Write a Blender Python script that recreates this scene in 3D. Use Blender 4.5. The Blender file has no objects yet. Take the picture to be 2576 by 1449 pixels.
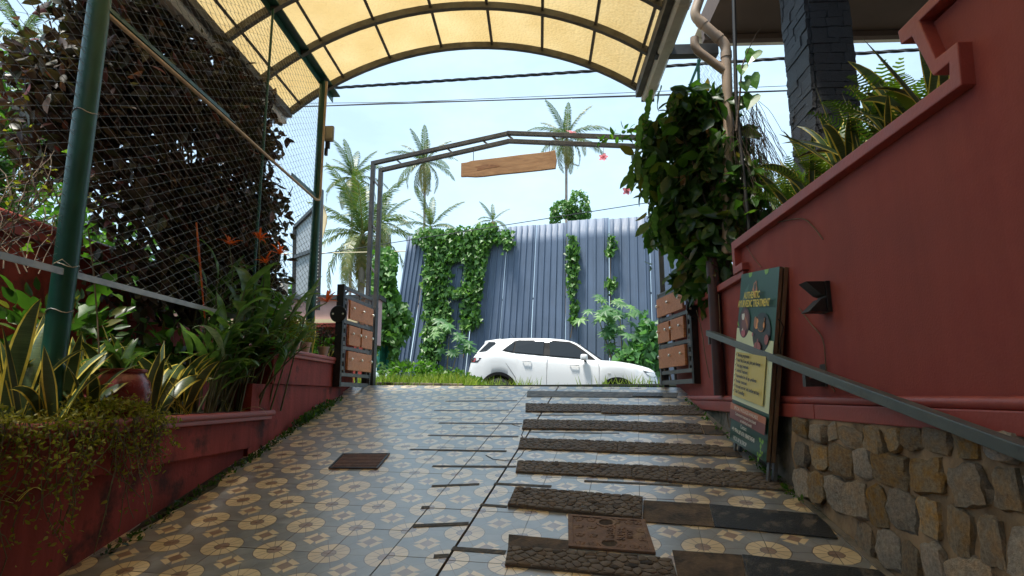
import bpy, bmesh, math, random
import numpy as np
from mathutils import Vector, Matrix, Euler, noise
R = math.radians
rng = np.random.default_rng(7)
random.seed(7)
scene = bpy.context.scene
COL = scene.collection

# ------------------------------------------------------------------ camera
cam_d = bpy.data.cameras.new('camera')
cam = bpy.data.objects.new('camera', cam_d); COL.objects.link(cam)
cam_d.sensor_width = 36.0; cam_d.lens = 21.52; cam_d.clip_start = 0.05; cam_d.clip_end = 4000
CAM = Vector((0, 0, 1.6)); PITCH = math.atan(270.5/1540); YAW = R(2.4)
cam.location = CAM; cam.rotation_euler = (R(90)+PITCH, 0, YAW)
scene.camera = cam

# ------------------------------------------------------------------ sky, sun, exposure
SUN_EL, SUN_AZ = R(73), R(232)      # azimuth measured clockwise from +Y: high, behind the left shoulder, hazy
w = bpy.data.worlds.new('World'); scene.world = w; w.use_nodes = True
nt = w.node_tree; nt.nodes.clear()
def wn(t, **k):
    n = nt.nodes.new(t)
    for a, b in k.items(): setattr(n, a, b)
    return n
sky = wn('ShaderNodeTexSky', sky_type='NISHITA', sun_disc=False, sun_elevation=SUN_EL, sun_rotation=SUN_AZ,
         altitude=20, air_density=1.0, dust_density=1.4, ozone_density=1.0)
tc = wn('ShaderNodeTexCoord'); mp = wn('ShaderNodeMapping'); mp.inputs['Scale'].default_value = (1.0, 1.0, 2.2)
nz = wn('ShaderNodeTexNoise'); nz.inputs['Scale'].default_value = 2.3; nz.inputs['Detail'].default_value = 7; nz.inputs['Roughness'].default_value = .6
rp = wn('ShaderNodeValToRGB'); rp.color_ramp.elements[0].position = .40; rp.color_ramp.elements[1].position = .72
rp.color_ramp.elements[0].color = (.58,)*3+(1,); rp.color_ramp.elements[1].color = (.97,)*3+(1,)
mx = wn('ShaderNodeMix', data_type='RGBA'); mx.inputs['B'].default_value = (4.7, 6.4, 7.7, 1)
bg = wn('ShaderNodeBackground'); bg.inputs['Strength'].default_value = 0.092
out = wn('ShaderNodeOutputWorld')
L = nt.links.new
L(tc.outputs['Generated'], mp.inputs['Vector']); L(mp.outputs[0], nz.inputs['Vector']); L(nz.outputs['Fac'], rp.inputs[0])
L(rp.outputs[0], mx.inputs['Factor']); L(sky.outputs[0], mx.inputs['A']); L(mx.outputs['Result'], bg.inputs['Color']); L(bg.outputs[0], out.inputs[0])
sd = bpy.data.lights.new('sun', 'SUN'); sun = bpy.data.objects.new('sun', sd); COL.objects.link(sun)
sd.energy = 3.5; sd.angle = R(9); sd.color = (1, .95, .86)
sdir = Vector((math.sin(SUN_AZ)*math.cos(SUN_EL), math.cos(SUN_AZ)*math.cos(SUN_EL), math.sin(SUN_EL)))
sun.rotation_euler = sdir.to_track_quat('Z', 'Y').to_euler(); sun.location = (-5, -4, 22)
scene.view_settings.view_transform = 'Standard'; scene.view_settings.look = 'None'
scene.view_settings.exposure = 1.15; scene.view_settings.gamma = 1.0
try: scene.view_settings.use_curve_mapping = False
except Exception: pass
scene.cycles.max_bounces = 8; scene.cycles.diffuse_bounces = 5; scene.cycles.transmission_bounces = 6; scene.cycles.transparent_max_bounces = 8

# ------------------------------------------------------------------ helpers: measured sight lines -> points in the place
_ct, _st, _cy, _sy = math.cos(PITCH), math.sin(PITCH), math.cos(YAW), math.sin(YAW)
def _ray(px, py):
    x, y, z = (px-1288)/1540, (py-724.5)/1540, 1.0
    x, y, z = x, z*_ct+y*_st, z*_st-y*_ct
    return Vector((x*_cy-y*_sy, y*_cy+x*_sy, z))
def PY(px, py, Y): r = _ray(px, py); return CAM + r*(Y/r.y)
def PX(px, py, X): r = _ray(px, py); return CAM + r*(X/r.x)
def ramp_z(x, y): return .0946+.0244*x+.2092*y
def PR(px, py):
    r = _ray(px, py); return CAM + r*((.0946-1.6)/(r.z-.0244*r.x-.2092*r.y))

# ------------------------------------------------------------------ helpers: objects
ORG = {}
def tag(o, label=None, cat=None, group=None, kind=None):
    if label: o['label'] = label
    if cat: o['category'] = cat
    if group: o['group'] = group
    if kind: o['kind'] = kind
    return o
def thing(name, label, cat, loc=(0, 0, 0), group=None):
    o = bpy.data.objects.new(name, None); COL.objects.link(o); o.location = loc; o.empty_display_size = .1
    ORG[o.name] = Vector(loc); return tag(o, label, cat, group)
def link(name, me, parent=None, loc=None):
    o = bpy.data.objects.new(name, me); COL.objects.link(o)
    if parent is not None: o.parent = parent; ORG[o.name] = ORG[parent.name]
    elif loc is not None: o.location = loc; ORG[o.name] = Vector(loc)
    else: ORG[o.name] = Vector((0, 0, 0))
    return o
def inst(name, me, parent, M):
    """shared mesh placed by a world matrix under a thing whose frame is a pure translation"""
    o = bpy.data.objects.new(name, me); COL.objects.link(o); o.parent = parent; ORG[o.name] = ORG[parent.name]
    o.matrix_basis = Matrix.Translation(-ORG[parent.name]) @ M
    return o
def smooth(me, ang=40):
    me.polygons.foreach_set('use_smooth', [True]*len(me.polygons))
    try: me.set_sharp_from_angle(angle=R(ang))
    except Exception: pass

class MB:
    def __init__(s): s.v = []; s.f = []; s.m = []; s.a = {}
    def add(s, vs, fs, mi=0):
        b = len(s.v); s.v += [tuple(v) for v in vs]; s.f += [tuple(i+b for i in f) for f in fs]; s.m += [mi]*len(fs); return s
    def box(s, c, d, rot=None, mi=0):
        vs = [Vector((x*d[0]/2, y*d[1]/2, z*d[2]/2)) for x in (-1, 1) for y in (-1, 1) for z in (-1, 1)]
        if rot is not None:
            m = rot if isinstance(rot, Matrix) else Euler(rot).to_matrix()
            vs = [m @ v for v in vs]
        c = Vector(c)
        return s.add([v+c for v in vs], [(0, 1, 3, 2), (4, 6, 7, 5), (0, 4, 5, 1), (2, 3, 7, 6), (0, 2, 6, 4), (1, 5, 7, 3)], mi)
    def lo_hi(s, a, b, mi=0):
        a, b = Vector(a), Vector(b); return s.box((a+b)/2, (b-a), None, mi)
    def beam(s, p, q, w, h, up=(0, 0, 1), mi=0):
        p, q = Vector(p), Vector(q); d = (q-p); L_ = d.length; d = d/L_
        u = Vector(up); u = u-d*u.dot(d)
        if u.length < 1e-4: u = Vector((1, 0, 0)); u = u-d*u.dot(d)
        u.normalize(); r = d.cross(u)
        return s.box((p+q)/2, (w, L_, h), Matrix((r, d, u)).transposed(), mi)
    def tube(s, pts, r, n=8, cap=True, mi=0):
        pts = [Vector(p) for p in pts]; k = len(pts); rr = r if hasattr(r, '__len__') else [r]*k
        vs = []; fs = []; prev = None
        for i, p in enumerate(pts):
            d = (pts[min(i+1, k-1)]-pts[max(i-1, 0)])
            d = d.normalized() if d.length > 1e-9 else Vector((0, 0, 1))
            if prev is None:
                u = d.orthogonal().normalized()
            else:
                u = prev-d*prev.dot(d); u = u.normalized() if u.length > 1e-6 else d.orthogonal().normalized()
            prev = u; v = d.cross(u)
            for j in range(n):
                a = 2*math.pi*j/n; vs.append(p+(u*math.cos(a)+v*math.sin(a))*rr[i])
        for i in range(k-1):
            for j in range(n):
                j2 = (j+1) % n; fs.append((i*n+j, i*n+j2, (i+1)*n+j2, (i+1)*n+j))
        if cap: fs.append(tuple(range(n-1, -1, -1))); fs.append(tuple((k-1)*n+j for j in range(n)))
        return s.add(vs, fs, mi)
    def lathe(s, prof, c, n=24, axis=None, mi=0):
        M = axis if axis is not None else Matrix.Identity(3); c = Vector(c); vs = []; fs = []; k = len(prof)
        for r, z in prof:
            for j in range(n):
                a = 2*math.pi*j/n; vs.append(c+M @ Vector((r*math.cos(a), r*math.sin(a), z)))
        for i in range(k-1):
            for j in range(n):
                j2 = (j+1) % n; fs.append((i*n+j, i*n+j2, (i+1)*n+j2, (i+1)*n+j))
        fs.append(tuple(range(n-1, -1, -1))); fs.append(tuple((k-1)*n+j for j in range(n)))
        return s.add(vs, fs, mi)
    def prism(s, poly, a, b, fn, mi=0):
        """poly: 2-D outline; fn(u,v,t) -> 3-D; extruded from t=a to t=b"""
        k = len(poly); vs = [fn(u, v, a) for u, v in poly]+[fn(u, v, b) for u, v in poly]
        fs = [tuple(range(k)), tuple(range(2*k-1, k-1, -1))]+[(i, i+k, (i+1) % k+k, (i+1) % k) for i in range(k)]
        return s.add(vs, fs, mi)
    def mesh(s, name, mats, off=Vector((0, 0, 0)), sm=0, bevel=0, fixn=False):
        me = bpy.data.meshes.new(name); o = off
        me.from_pydata([(v[0]-o[0], v[1]-o[1], v[2]-o[2]) for v in s.v], [], s.f)
        for m in (mats if isinstance(mats, (list, tuple)) else [mats]): me.materials.append(m)
        me.polygons.foreach_set('material_index', s.m)
        if bevel or fixn:
            bm = bmesh.new(); bm.from_mesh(me); bmesh.ops.recalc_face_normals(bm, faces=bm.faces)
            if bevel: bmesh.ops.bevel(bm, geom=[e for e in bm.edges if e.is_manifold and e.calc_face_angle(0) > .5], offset=bevel, segments=2, affect='EDGES', profile=.6)
            bm.to_mesh(me); bm.free()
        me.update()
        if sm: smooth(me, sm)
        return me
    def build(s, name, mats, parent=None, loc=None, sm=0, bevel=0, fixn=True):
        off = ORG[parent.name] if parent is not None else (Vector(loc) if loc is not None else Vector((0, 0, 0)))
        return link(name, s.mesh(name, mats, off, sm, bevel, fixn), parent, loc)

def np_obj(name, verts, faces, mats, parent=None, loc=None, tint=None, sm=False, mi=None):
    """verts (N,3), faces (M,k) equal-sized; tint: per-vertex float"""
    off = np.array(ORG[parent.name] if parent is not None else (loc if loc is not None else (0, 0, 0)), float)
    me = bpy.data.meshes.new(name); n = len(verts); m, k = faces.shape
    me.vertices.add(n); me.vertices.foreach_set('co', (verts-off).astype(np.float32).ravel())
    me.loops.add(m*k); me.loops.foreach_set('vertex_index', faces.astype(np.int32).ravel())
    me.polygons.add(m); me.polygons.foreach_set('loop_start', np.arange(0, m*k, k, dtype=np.int32))
    for mt in (mats if isinstance(mats, (list, tuple)) else [mats]): me.materials.append(mt)
    if mi is not None: me.polygons.foreach_set('material_index', np.asarray(mi, np.int32))
    me.update(calc_edges=True)
    if tint is not None:
        at = me.attributes.new('tint', 'FLOAT', 'POINT'); at.data.foreach_set('value', np.asarray(tint, np.float32))
    if sm: me.polygons.foreach_set('use_smooth', np.ones(m, bool))
    me.validate()
    return link(name, me, parent, loc)
# ------------------------------------------------------------------ materials
def _new(name):
    m = bpy.data.materials.new(name); m.use_nodes = True; t = m.node_tree; b = t.nodes['Principled BSDF']
    return m, t, b
def _n(t, ty, **k):
    n = t.nodes.new(ty)
    for a, b in k.items(): setattr(n, a, b)
    return n
def _ramp(t, src, cols):
    r = _n(t, 'ShaderNodeValToRGB'); e = r.color_ramp.elements
    while len(e) < len(cols): e.new(.5)
    for i, (p, c) in enumerate(cols): e[i].position = p; e[i].color = tuple(c)+(1,)
    t.links.new(src, r.inputs[0]); return r
def pm(name, col, rough=.6, metal=0.0, var=.18, scale=4.0, bump=0.0, bscale=40.0, spec=.5, dirt=None, dscale=1.5, dpos=(.5, .68), coat=0, streak=0):
    """painted / mineral / metal surface: base colour, blotchy variation, optional dirt patches and fine relief"""
    m, t, b = _new(name); l = t.links.new
    c = _n(t, 'ShaderNodeTexCoord'); nz = _n(t, 'ShaderNodeTexNoise'); nz.inputs['Scale'].default_value = scale; nz.inputs['Detail'].default_value = 6
    l(c.outputs['Object'], nz.inputs['Vector'])
    lo = [x*(1-var) for x in col]; hi = [min(1, x*(1+var)) for x in col]
    r = _ramp(t, nz.outputs['Fac'], [(.3, lo), (.7, hi)]); src = r.outputs[0]
    if dirt is not None:
        n2 = _n(t, 'ShaderNodeTexNoise'); n2.inputs['Scale'].default_value = dscale; n2.inputs['Detail'].default_value = 9; n2.inputs['Roughness'].default_value = .65
        l(c.outputs['Object'], n2.inputs['Vector']); r2 = _ramp(t, n2.outputs['Fac'], [(dpos[0], (0, 0, 0)), (dpos[1], (1, 1, 1))])
        mx = _n(t, 'ShaderNodeMix', data_type='RGBA'); mx.inputs['B'].default_value = tuple(dirt)+(1,)
        l(r2.outputs[0], mx.inputs['Factor']); l(src, mx.inputs['A']); src = mx.outputs['Result']
    if streak:
        mp = _n(t, 'ShaderNodeMapping'); mp.inputs['Scale'].default_value = (5, 5, .35); l(c.outputs['Object'], mp.inputs['Vector'])
        n4 = _n(t, 'ShaderNodeTexNoise'); n4.inputs['Scale'].default_value = 1.6; n4.inputs['Detail'].default_value = 8; n4.inputs['Roughness'].default_value = .65; l(mp.outputs[0], n4.inputs['Vector'])
        r4 = _ramp(t, n4.outputs['Fac'], [(.35, (1-streak,)*3), (.62, (1, 1, 1))]); m4 = _n(t, 'ShaderNodeMix', data_type='RGBA', blend_type='MULTIPLY'); m4.inputs['Factor'].default_value = 1
        l(src, m4.inputs['A']); l(r4.outputs[0], m4.inputs['B']); src = m4.outputs['Result']
    l(src, b.inputs['Base Color'])
    rr = _n(t, 'ShaderNodeMapRange'); rr.inputs['To Min'].default_value = max(0, rough-.08); rr.inputs['To Max'].default_value = min(1, rough+.1)
    l(nz.outputs['Fac'], rr.inputs['Value']); l(rr.outputs[0], b.inputs['Roughness'])
    b.inputs['Metallic'].default_value = metal; b.inputs['Specular IOR Level'].default_value = spec
    if coat: b.inputs['Coat Weight'].default_value = coat; b.inputs['Coat Roughness'].default_value = .06
    if bump:
        n3 = _n(t, 'ShaderNodeTexNoise'); n3.inputs['Scale'].default_value = bscale; n3.inputs['Detail'].default_value = 5
        l(c.outputs['Object'], n3.inputs['Vector']); bp = _n(t, 'ShaderNodeBump'); bp.inputs['Strength'].default_value = bump; bp.inputs['Distance'].default_value = .01
        l(n3.outputs['Fac'], bp.inputs['Height']); l(bp.outputs[0], b.inputs['Normal'])
    return m
def leafm(name, cols, rough=.45, trans=.35, spec=.4):
    """leaf: colour picked per leaf from the 'tint' attribute, part of the light passes through"""
    m, t, b = _new(name); l = t.links.new
    a = _n(t, 'ShaderNodeAttribute', attribute_name='tint'); k = len(cols)
    r = _ramp(t, a.outputs['Fac'], [(i/(k-1), c) for i, c in enumerate(cols)])
    l(r.outputs[0], b.inputs['Base Color']); b.inputs['Roughness'].default_value = rough; b.inputs['Specular IOR Level'].default_value = spec
    tr = _n(t, 'ShaderNodeBsdfTranslucent'); hs = _n(t, 'ShaderNodeMix', data_type='RGBA', blend_type='MULTIPLY'); hs.inputs['Factor'].default_value = 1
    hs.inputs['B'].default_value = (1.5, 1.7, .7, 1); l(r.outputs[0], hs.inputs['A']); l(hs.outputs['Result'], tr.inputs['Color'])
    mix = _n(t, 'ShaderNodeMixShader'); mix.inputs[0].default_value = trans
    l(b.outputs[0], mix.inputs[1]); l(tr.outputs[0], mix.inputs[2]); l(mix.outputs[0], t.nodes['Material Output'].inputs[0])
    return m
def leafplain(name, c1, c2, rough=.4, trans=.25, scale=14, stripes=0):
    """single big leaf: mottled or cross-banded green"""
    m, t, b = _new(name); l = t.links.new
    c = _n(t, 'ShaderNodeTexCoord'); nz = _n(t, 'ShaderNodeTexNoise'); nz.inputs['Scale'].default_value = scale; nz.inputs['Detail'].default_value = 4
    if stripes:
        mp = _n(t, 'ShaderNodeMapping'); mp.inputs['Scale'].default_value = (.35, .35, stripes); l(c.outputs['Object'], mp.inputs['Vector']); l(mp.outputs[0], nz.inputs['Vector'])
    else: l(c.outputs['Object'], nz.inputs['Vector'])
    r = _ramp(t, nz.outputs['Fac'], [(.35, c1), (.65, c2)])
    oi = _n(t, 'ShaderNodeObjectInfo'); hv = _n(t, 'ShaderNodeHueSaturation'); mr = _n(t, 'ShaderNodeMapRange')
    mr.inputs['To Min'].default_value = .7; mr.inputs['To Max'].default_value = 1.35
    l(oi.outputs['Random'], mr.inputs['Value']); l(mr.outputs[0], hv.inputs['Value']); l(r.outputs[0], hv.inputs['Color'])
    l(hv.outputs[0], b.inputs['Base Color']); b.inputs['Roughness'].default_value = rough
    tr = _n(t, 'ShaderNodeBsdfTranslucent'); l(hv.outputs[0], tr.inputs['Color'])
    mix = _n(t, 'ShaderNodeMixShader'); mix.inputs[0].default_value = trans
    l(b.outputs[0], mix.inputs[1]); l(tr.outputs[0], mix.inputs[2]); l(mix.outputs[0], t.nodes['Material Output'].inputs[0])
    return m

RED = (.295, .066, .053)
M = {}
M['red'] = pm('red_plaster', RED, .7, spec=.25, streak=.09, var=.14, scale=1.6, bump=.12, bscale=90, dirt=(.25, .046, .042), dscale=1.7, dpos=(.48, .72))
M['red_old'] = pm('red_plaster_weathered', (.32, .060, .050), .75, spec=.25, streak=.28, var=.16, scale=2.5, bump=.35, bscale=45, dirt=(.10, .036, .032), dscale=3.2, dpos=(.53, .66))
M['red_trim'] = pm('red_gloss_trim', (.335, .066, .053), .45, var=.12, scale=6, bump=.15, bscale=60)
M['maroon_pipe'] = pm('maroon_painted_pipe', (.045, .013, .013), .5, var=.3, scale=8)
M['terracotta'] = pm('dark_terracotta', (.20, .028, .03), .28, var=.25, scale=9, bump=.2, bscale=50, spec=.6)
M['steel_dark'] = pm('dark_grey_painted_steel', (.055, .057, .058), .42, .2, var=.25, scale=8, bump=.08, bscale=80)
M['steel_black'] = pm('black_painted_steel', (.012, .012, .013), .5, 0, var=.2, scale=10)
M['steel_gate'] = pm('grey_gate_steel', (.13, .134, .14), .45, .3, var=.2, scale=9, bump=.06)
M['rib'] = pm('canopy_rib_steel', (.10, .095, .085), .55, .1, var=.35, scale=6, bump=.15, dirt=(.07, .05, .032), dscale=5, dpos=(.5, .75))
M['rail'] = pm('grey_green_rail_steel', (.10, .125, .125), .38, .15, var=.15, scale=7, bump=.08, dirt=(.05, .055, .05), dscale=8, dpos=(.6, .75))
M['green_paint'] = pm('dark_green_painted_pipe', (.006, .07, .05), .38, 0, var=.2, scale=6, bump=.12, bscale=30)
M['rail_galv'] = pm('galvanised_bar', (.34, .33, .31), .45, .5, var=.25, scale=9, bump=.1)
M['wire'] = pm('galvanised_wire', (.30, .31, .29), .5, .5, var=.35, scale=30)
M['conduit'] = pm('cream_conduit', (.50, .36, .22), .55, 0, var=.2, scale=12)
M['pvc'] = pm('beige_drain_pipe', (.33, .245, .18), .5, 0, var=.2, scale=4, dirt=(.22, .16, .11), dscale=5, dpos=(.5, .8))
M['gutter'] = pm('white_gutter', (.72, .71, .66), .45, 0, var=.08, scale=6, dirt=(.45, .43, .38), dscale=4, dpos=(.55, .8))
M['soil'] = pm('dark_potting_soil', (.030, .020, .013), .95, 0, var=.5, scale=40, bump=.8, bscale=60)
M['concrete'] = pm('stained_concrete', (.20, .17, .14), .85, 0, var=.3, scale=5, bump=.5, bscale=30, dirt=(.045, .05, .03), dscale=3, dpos=(.45, .65))
M['mortar'] = pm('brown_mortar', (.34, .235, .14), .95, 0, var=.3, scale=9, bump=.8, bscale=35, dirt=(.15, .095, .05), dscale=5, dpos=(.45, .7))
M['wood'] = None
M['rubber'] = pm('brown_rubber_mat', (.115, .086, .064), .7, 0, var=.25, scale=9, bump=.2, bscale=80)
M['rubber_worn'] = pm('worn_brown_mat_base', (.115, .075, .045), .8, 0, var=.4, scale=14, bump=.5, bscale=60, dirt=(.035, .026, .02), dscale=6, dpos=(.45, .62))
M['rubber_grey'] = pm('grey_worn_mat_base', (.16, .155, .145), .75, 0, var=.3, scale=14, bump=.5, bscale=50, dirt=(.08, .08, .08), dscale=9, dpos=(.45, .6))
M['rubber_black'] = pm('black_wet_mat', (.010, .009, .008), .38, 0, var=.5, scale=30, bump=.9, bscale=160, dirt=(.11, .085, .065), dscale=7, dpos=(.54, .62))
M['strip'] = pm('worn_anti_slip_tape', (.075, .07, .066), .75, 0, var=.4, scale=30, bump=.4, bscale=150, dirt=(.16, .13, .10), dscale=14, dpos=(.55, .66))
M['strip_faint'] = pm('worn_grey_tape', (.11, .11, .115), .6, 0, var=.3, scale=30, bump=.2, bscale=120, dirt=(.2, .2, .2), dscale=12, dpos=(.5, .7))
M['stud'] = pm('polished_stud_head', (.82, .80, .74), .3, .75, var=.06, scale=30)
M['asphalt'] = pm('asphalt', (.05, .05, .05), .9, 0, var=.2, scale=6, bump=.4)
M['earth'] = pm('earth_with_litter', (.10, .075, .045), .95, 0, var=.35, scale=1.2, bump=.6, bscale=8, dirt=(.04, .07, .02), dscale=.8)
M['pink'] = pm('pale_pink_plaster', (.52, .34, .34), .7, 0, var=.12, scale=3)
M['cream'] = pm('cream_sheet', (.66, .55, .34), .6, 0, var=.12, scale=3)
M['hoard'] = pm('grey_hoarding_back', (.32, .36, .40), .6, 0, var=.15, scale=3)
M['bluesheet'] = pm('slate_blue_sheet_metal', (.108, .150, .225), .55, .0, streak=.18, var=.10, scale=1.3, bump=.06, bscale=6, dirt=(.12, .15, .22), dscale=2.5, dpos=(.6, .8))
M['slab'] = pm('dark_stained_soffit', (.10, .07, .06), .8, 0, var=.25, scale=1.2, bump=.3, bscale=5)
M['added_porch'] = pm('added_cream_plaster', (.42, .37, .30), .8, 0, var=.12, scale=2)  # pale to bounce fill light off the added unseen roof and facade
M['bark'] = pm('brown_bark', (.075, .052, .035), .9, 0, var=.4, scale=14, bump=.8, bscale=40)
M['palm_trunk'] = pm('grey_palm_trunk', (.26, .22, .19), .9, 0, var=.25, scale=3, bump=.6, bscale=12)
M['twig'] = pm('dry_twig', (.16, .115, .075), .85, 0, var=.3, scale=12)
M['rope'] = pm('black_cable', (.012, .014, .02), .6, 0, var=.2, scale=8)
M['slate'] = pm('black_slate_cladding', (.040, .043, .052), .5, 0, var=.35, scale=6, bump=.9, bscale=18, spec=.45)
M['net'] = pm('green_shade_net', (.015, .18, .13), .8, 0, var=.3, scale=9, bump=.5, bscale=50)

def stone_mat():
    m, t, b = _new('rubble_granite'); l = t.links.new
    c = _n(t, 'ShaderNodeTexCoord'); oi = _n(t, 'ShaderNodeObjectInfo'); ad = _n(t, 'ShaderNodeVectorMath', operation='ADD')
    l(c.outputs['Object'], ad.inputs[0]); l(oi.outputs['Location'], ad.inputs[1])
    n1 = _n(t, 'ShaderNodeTexNoise'); n1.inputs['Scale'].default_value = 11; n1.inputs['Detail'].default_value = 9; n1.inputs['Roughness'].default_value = .7
    l(ad.outputs[0], n1.inputs['Vector'])
    r = _ramp(t, n1.outputs['Fac'], [(.25, (.16, .12, .08)), (.45, (.35, .265, .17)), (.62, (.49, .385, .25)), (.78, (.63, .53, .39))])
    n2 = _n(t, 'ShaderNodeTexNoise'); n2.inputs['Scale'].default_value = 3; n2.inputs['Detail'].default_value = 4; l(ad.outputs[0], n2.inputs['Vector'])
    r2 = _ramp(t, n2.outputs['Fac'], [(.42, (.92, .95, 1.0)), (.66, (1.15, .88, .50))])
    mx = _n(t, 'ShaderNodeMix', data_type='RGBA', blend_type='MULTIPLY'); mx.inputs['Factor'].default_value = 1
    l(r.outputs[0], mx.inputs['A']); l(r2.outputs[0], mx.inputs['B'])
    hv = _n(t, 'ShaderNodeHueSaturation'); mr = _n(t, 'ShaderNodeMapRange'); mr.inputs['To Min'].default_value = .6; mr.inputs['To Max'].default_value = 1.35
    mr2 = _n(t, 'ShaderNodeMapRange'); mr2.inputs['To Min'].default_value = .45; mr2.inputs['To Max'].default_value = 1.15; sn_ = _n(t, 'ShaderNodeMath', operation='FRACT'); sm_ = _n(t, 'ShaderNodeMath', operation='MULTIPLY'); sm_.inputs[1].default_value = 7.3
    l(oi.outputs['Random'], sm_.inputs[0]); l(sm_.outputs[0], sn_.inputs[0]); l(sn_.outputs[0], mr2.inputs['Value']); l(mr2.outputs[0], hv.inputs['Saturation'])
    l(oi.outputs['Random'], mr.inputs['Value']); l(mr.outputs[0], hv.inputs['Value']); l(mx.outputs['Result'], hv.inputs['Color']); l(hv.outputs[0], b.inputs['Base Color']); b.inputs['Roughness'].default_value = .9
    n3 = _n(t, 'ShaderNodeTexNoise'); n3.inputs['Scale'].default_value = 38; n3.inputs['Detail'].default_value = 8; l(ad.outputs[0], n3.inputs['Vector'])
    bp = _n(t, 'ShaderNodeBump'); bp.inputs['Strength'].default_value = .9; bp.inputs['Distance'].default_value = .02; l(n3.outputs['Fac'], bp.inputs['Height']); l(bp.outputs[0], b.inputs['Normal'])
    return m
M['stone'] = stone_mat()

def wood_mat(name, c1, c2, scale=7, axis=0, rough=.5):
    m, t, b = _new(name); l = t.links.new
    c = _n(t, 'ShaderNodeTexCoord'); mp = _n(t, 'ShaderNodeMapping'); s = [scale*2.2]*3; s[axis] = scale*.22; mp.inputs['Scale'].default_value = s
    l(c.outputs['Object'], mp.inputs['Vector'])
    wv = _n(t, 'ShaderNodeTexNoise'); wv.inputs['Scale'].default_value = 2.2; wv.inputs['Detail'].default_value = 8; wv.inputs['Distortion'].default_value = 1.6; l(mp.outputs[0], wv.inputs['Vector'])
    r = _ramp(t, wv.outputs['Fac'], [(.35, c1), (.62, c2)]); l(r.outputs[0], b.inputs['Base Color']); b.inputs['Roughness'].default_value = rough
    bp = _n(t, 'ShaderNodeBump'); bp.inputs['Strength'].default_value = .2; bp.inputs['Distance'].default_value = .005; l(wv.outputs['Fac'], bp.inputs['Height']); l(bp.outputs[0], b.inputs['Normal'])
    return m
M['wood'] = wood_mat('orange_brown_wood', (.44, .155, .06), (.58, .235, .105))
M['wood_board'] = wood_mat('tan_teak_board', (.30, .165, .085), (.42, .25, .135), 3)
M['ply'] = wood_mat('brown_board_edge', (.12, .07, .04), (.18, .11, .065), 5, 2)

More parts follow.
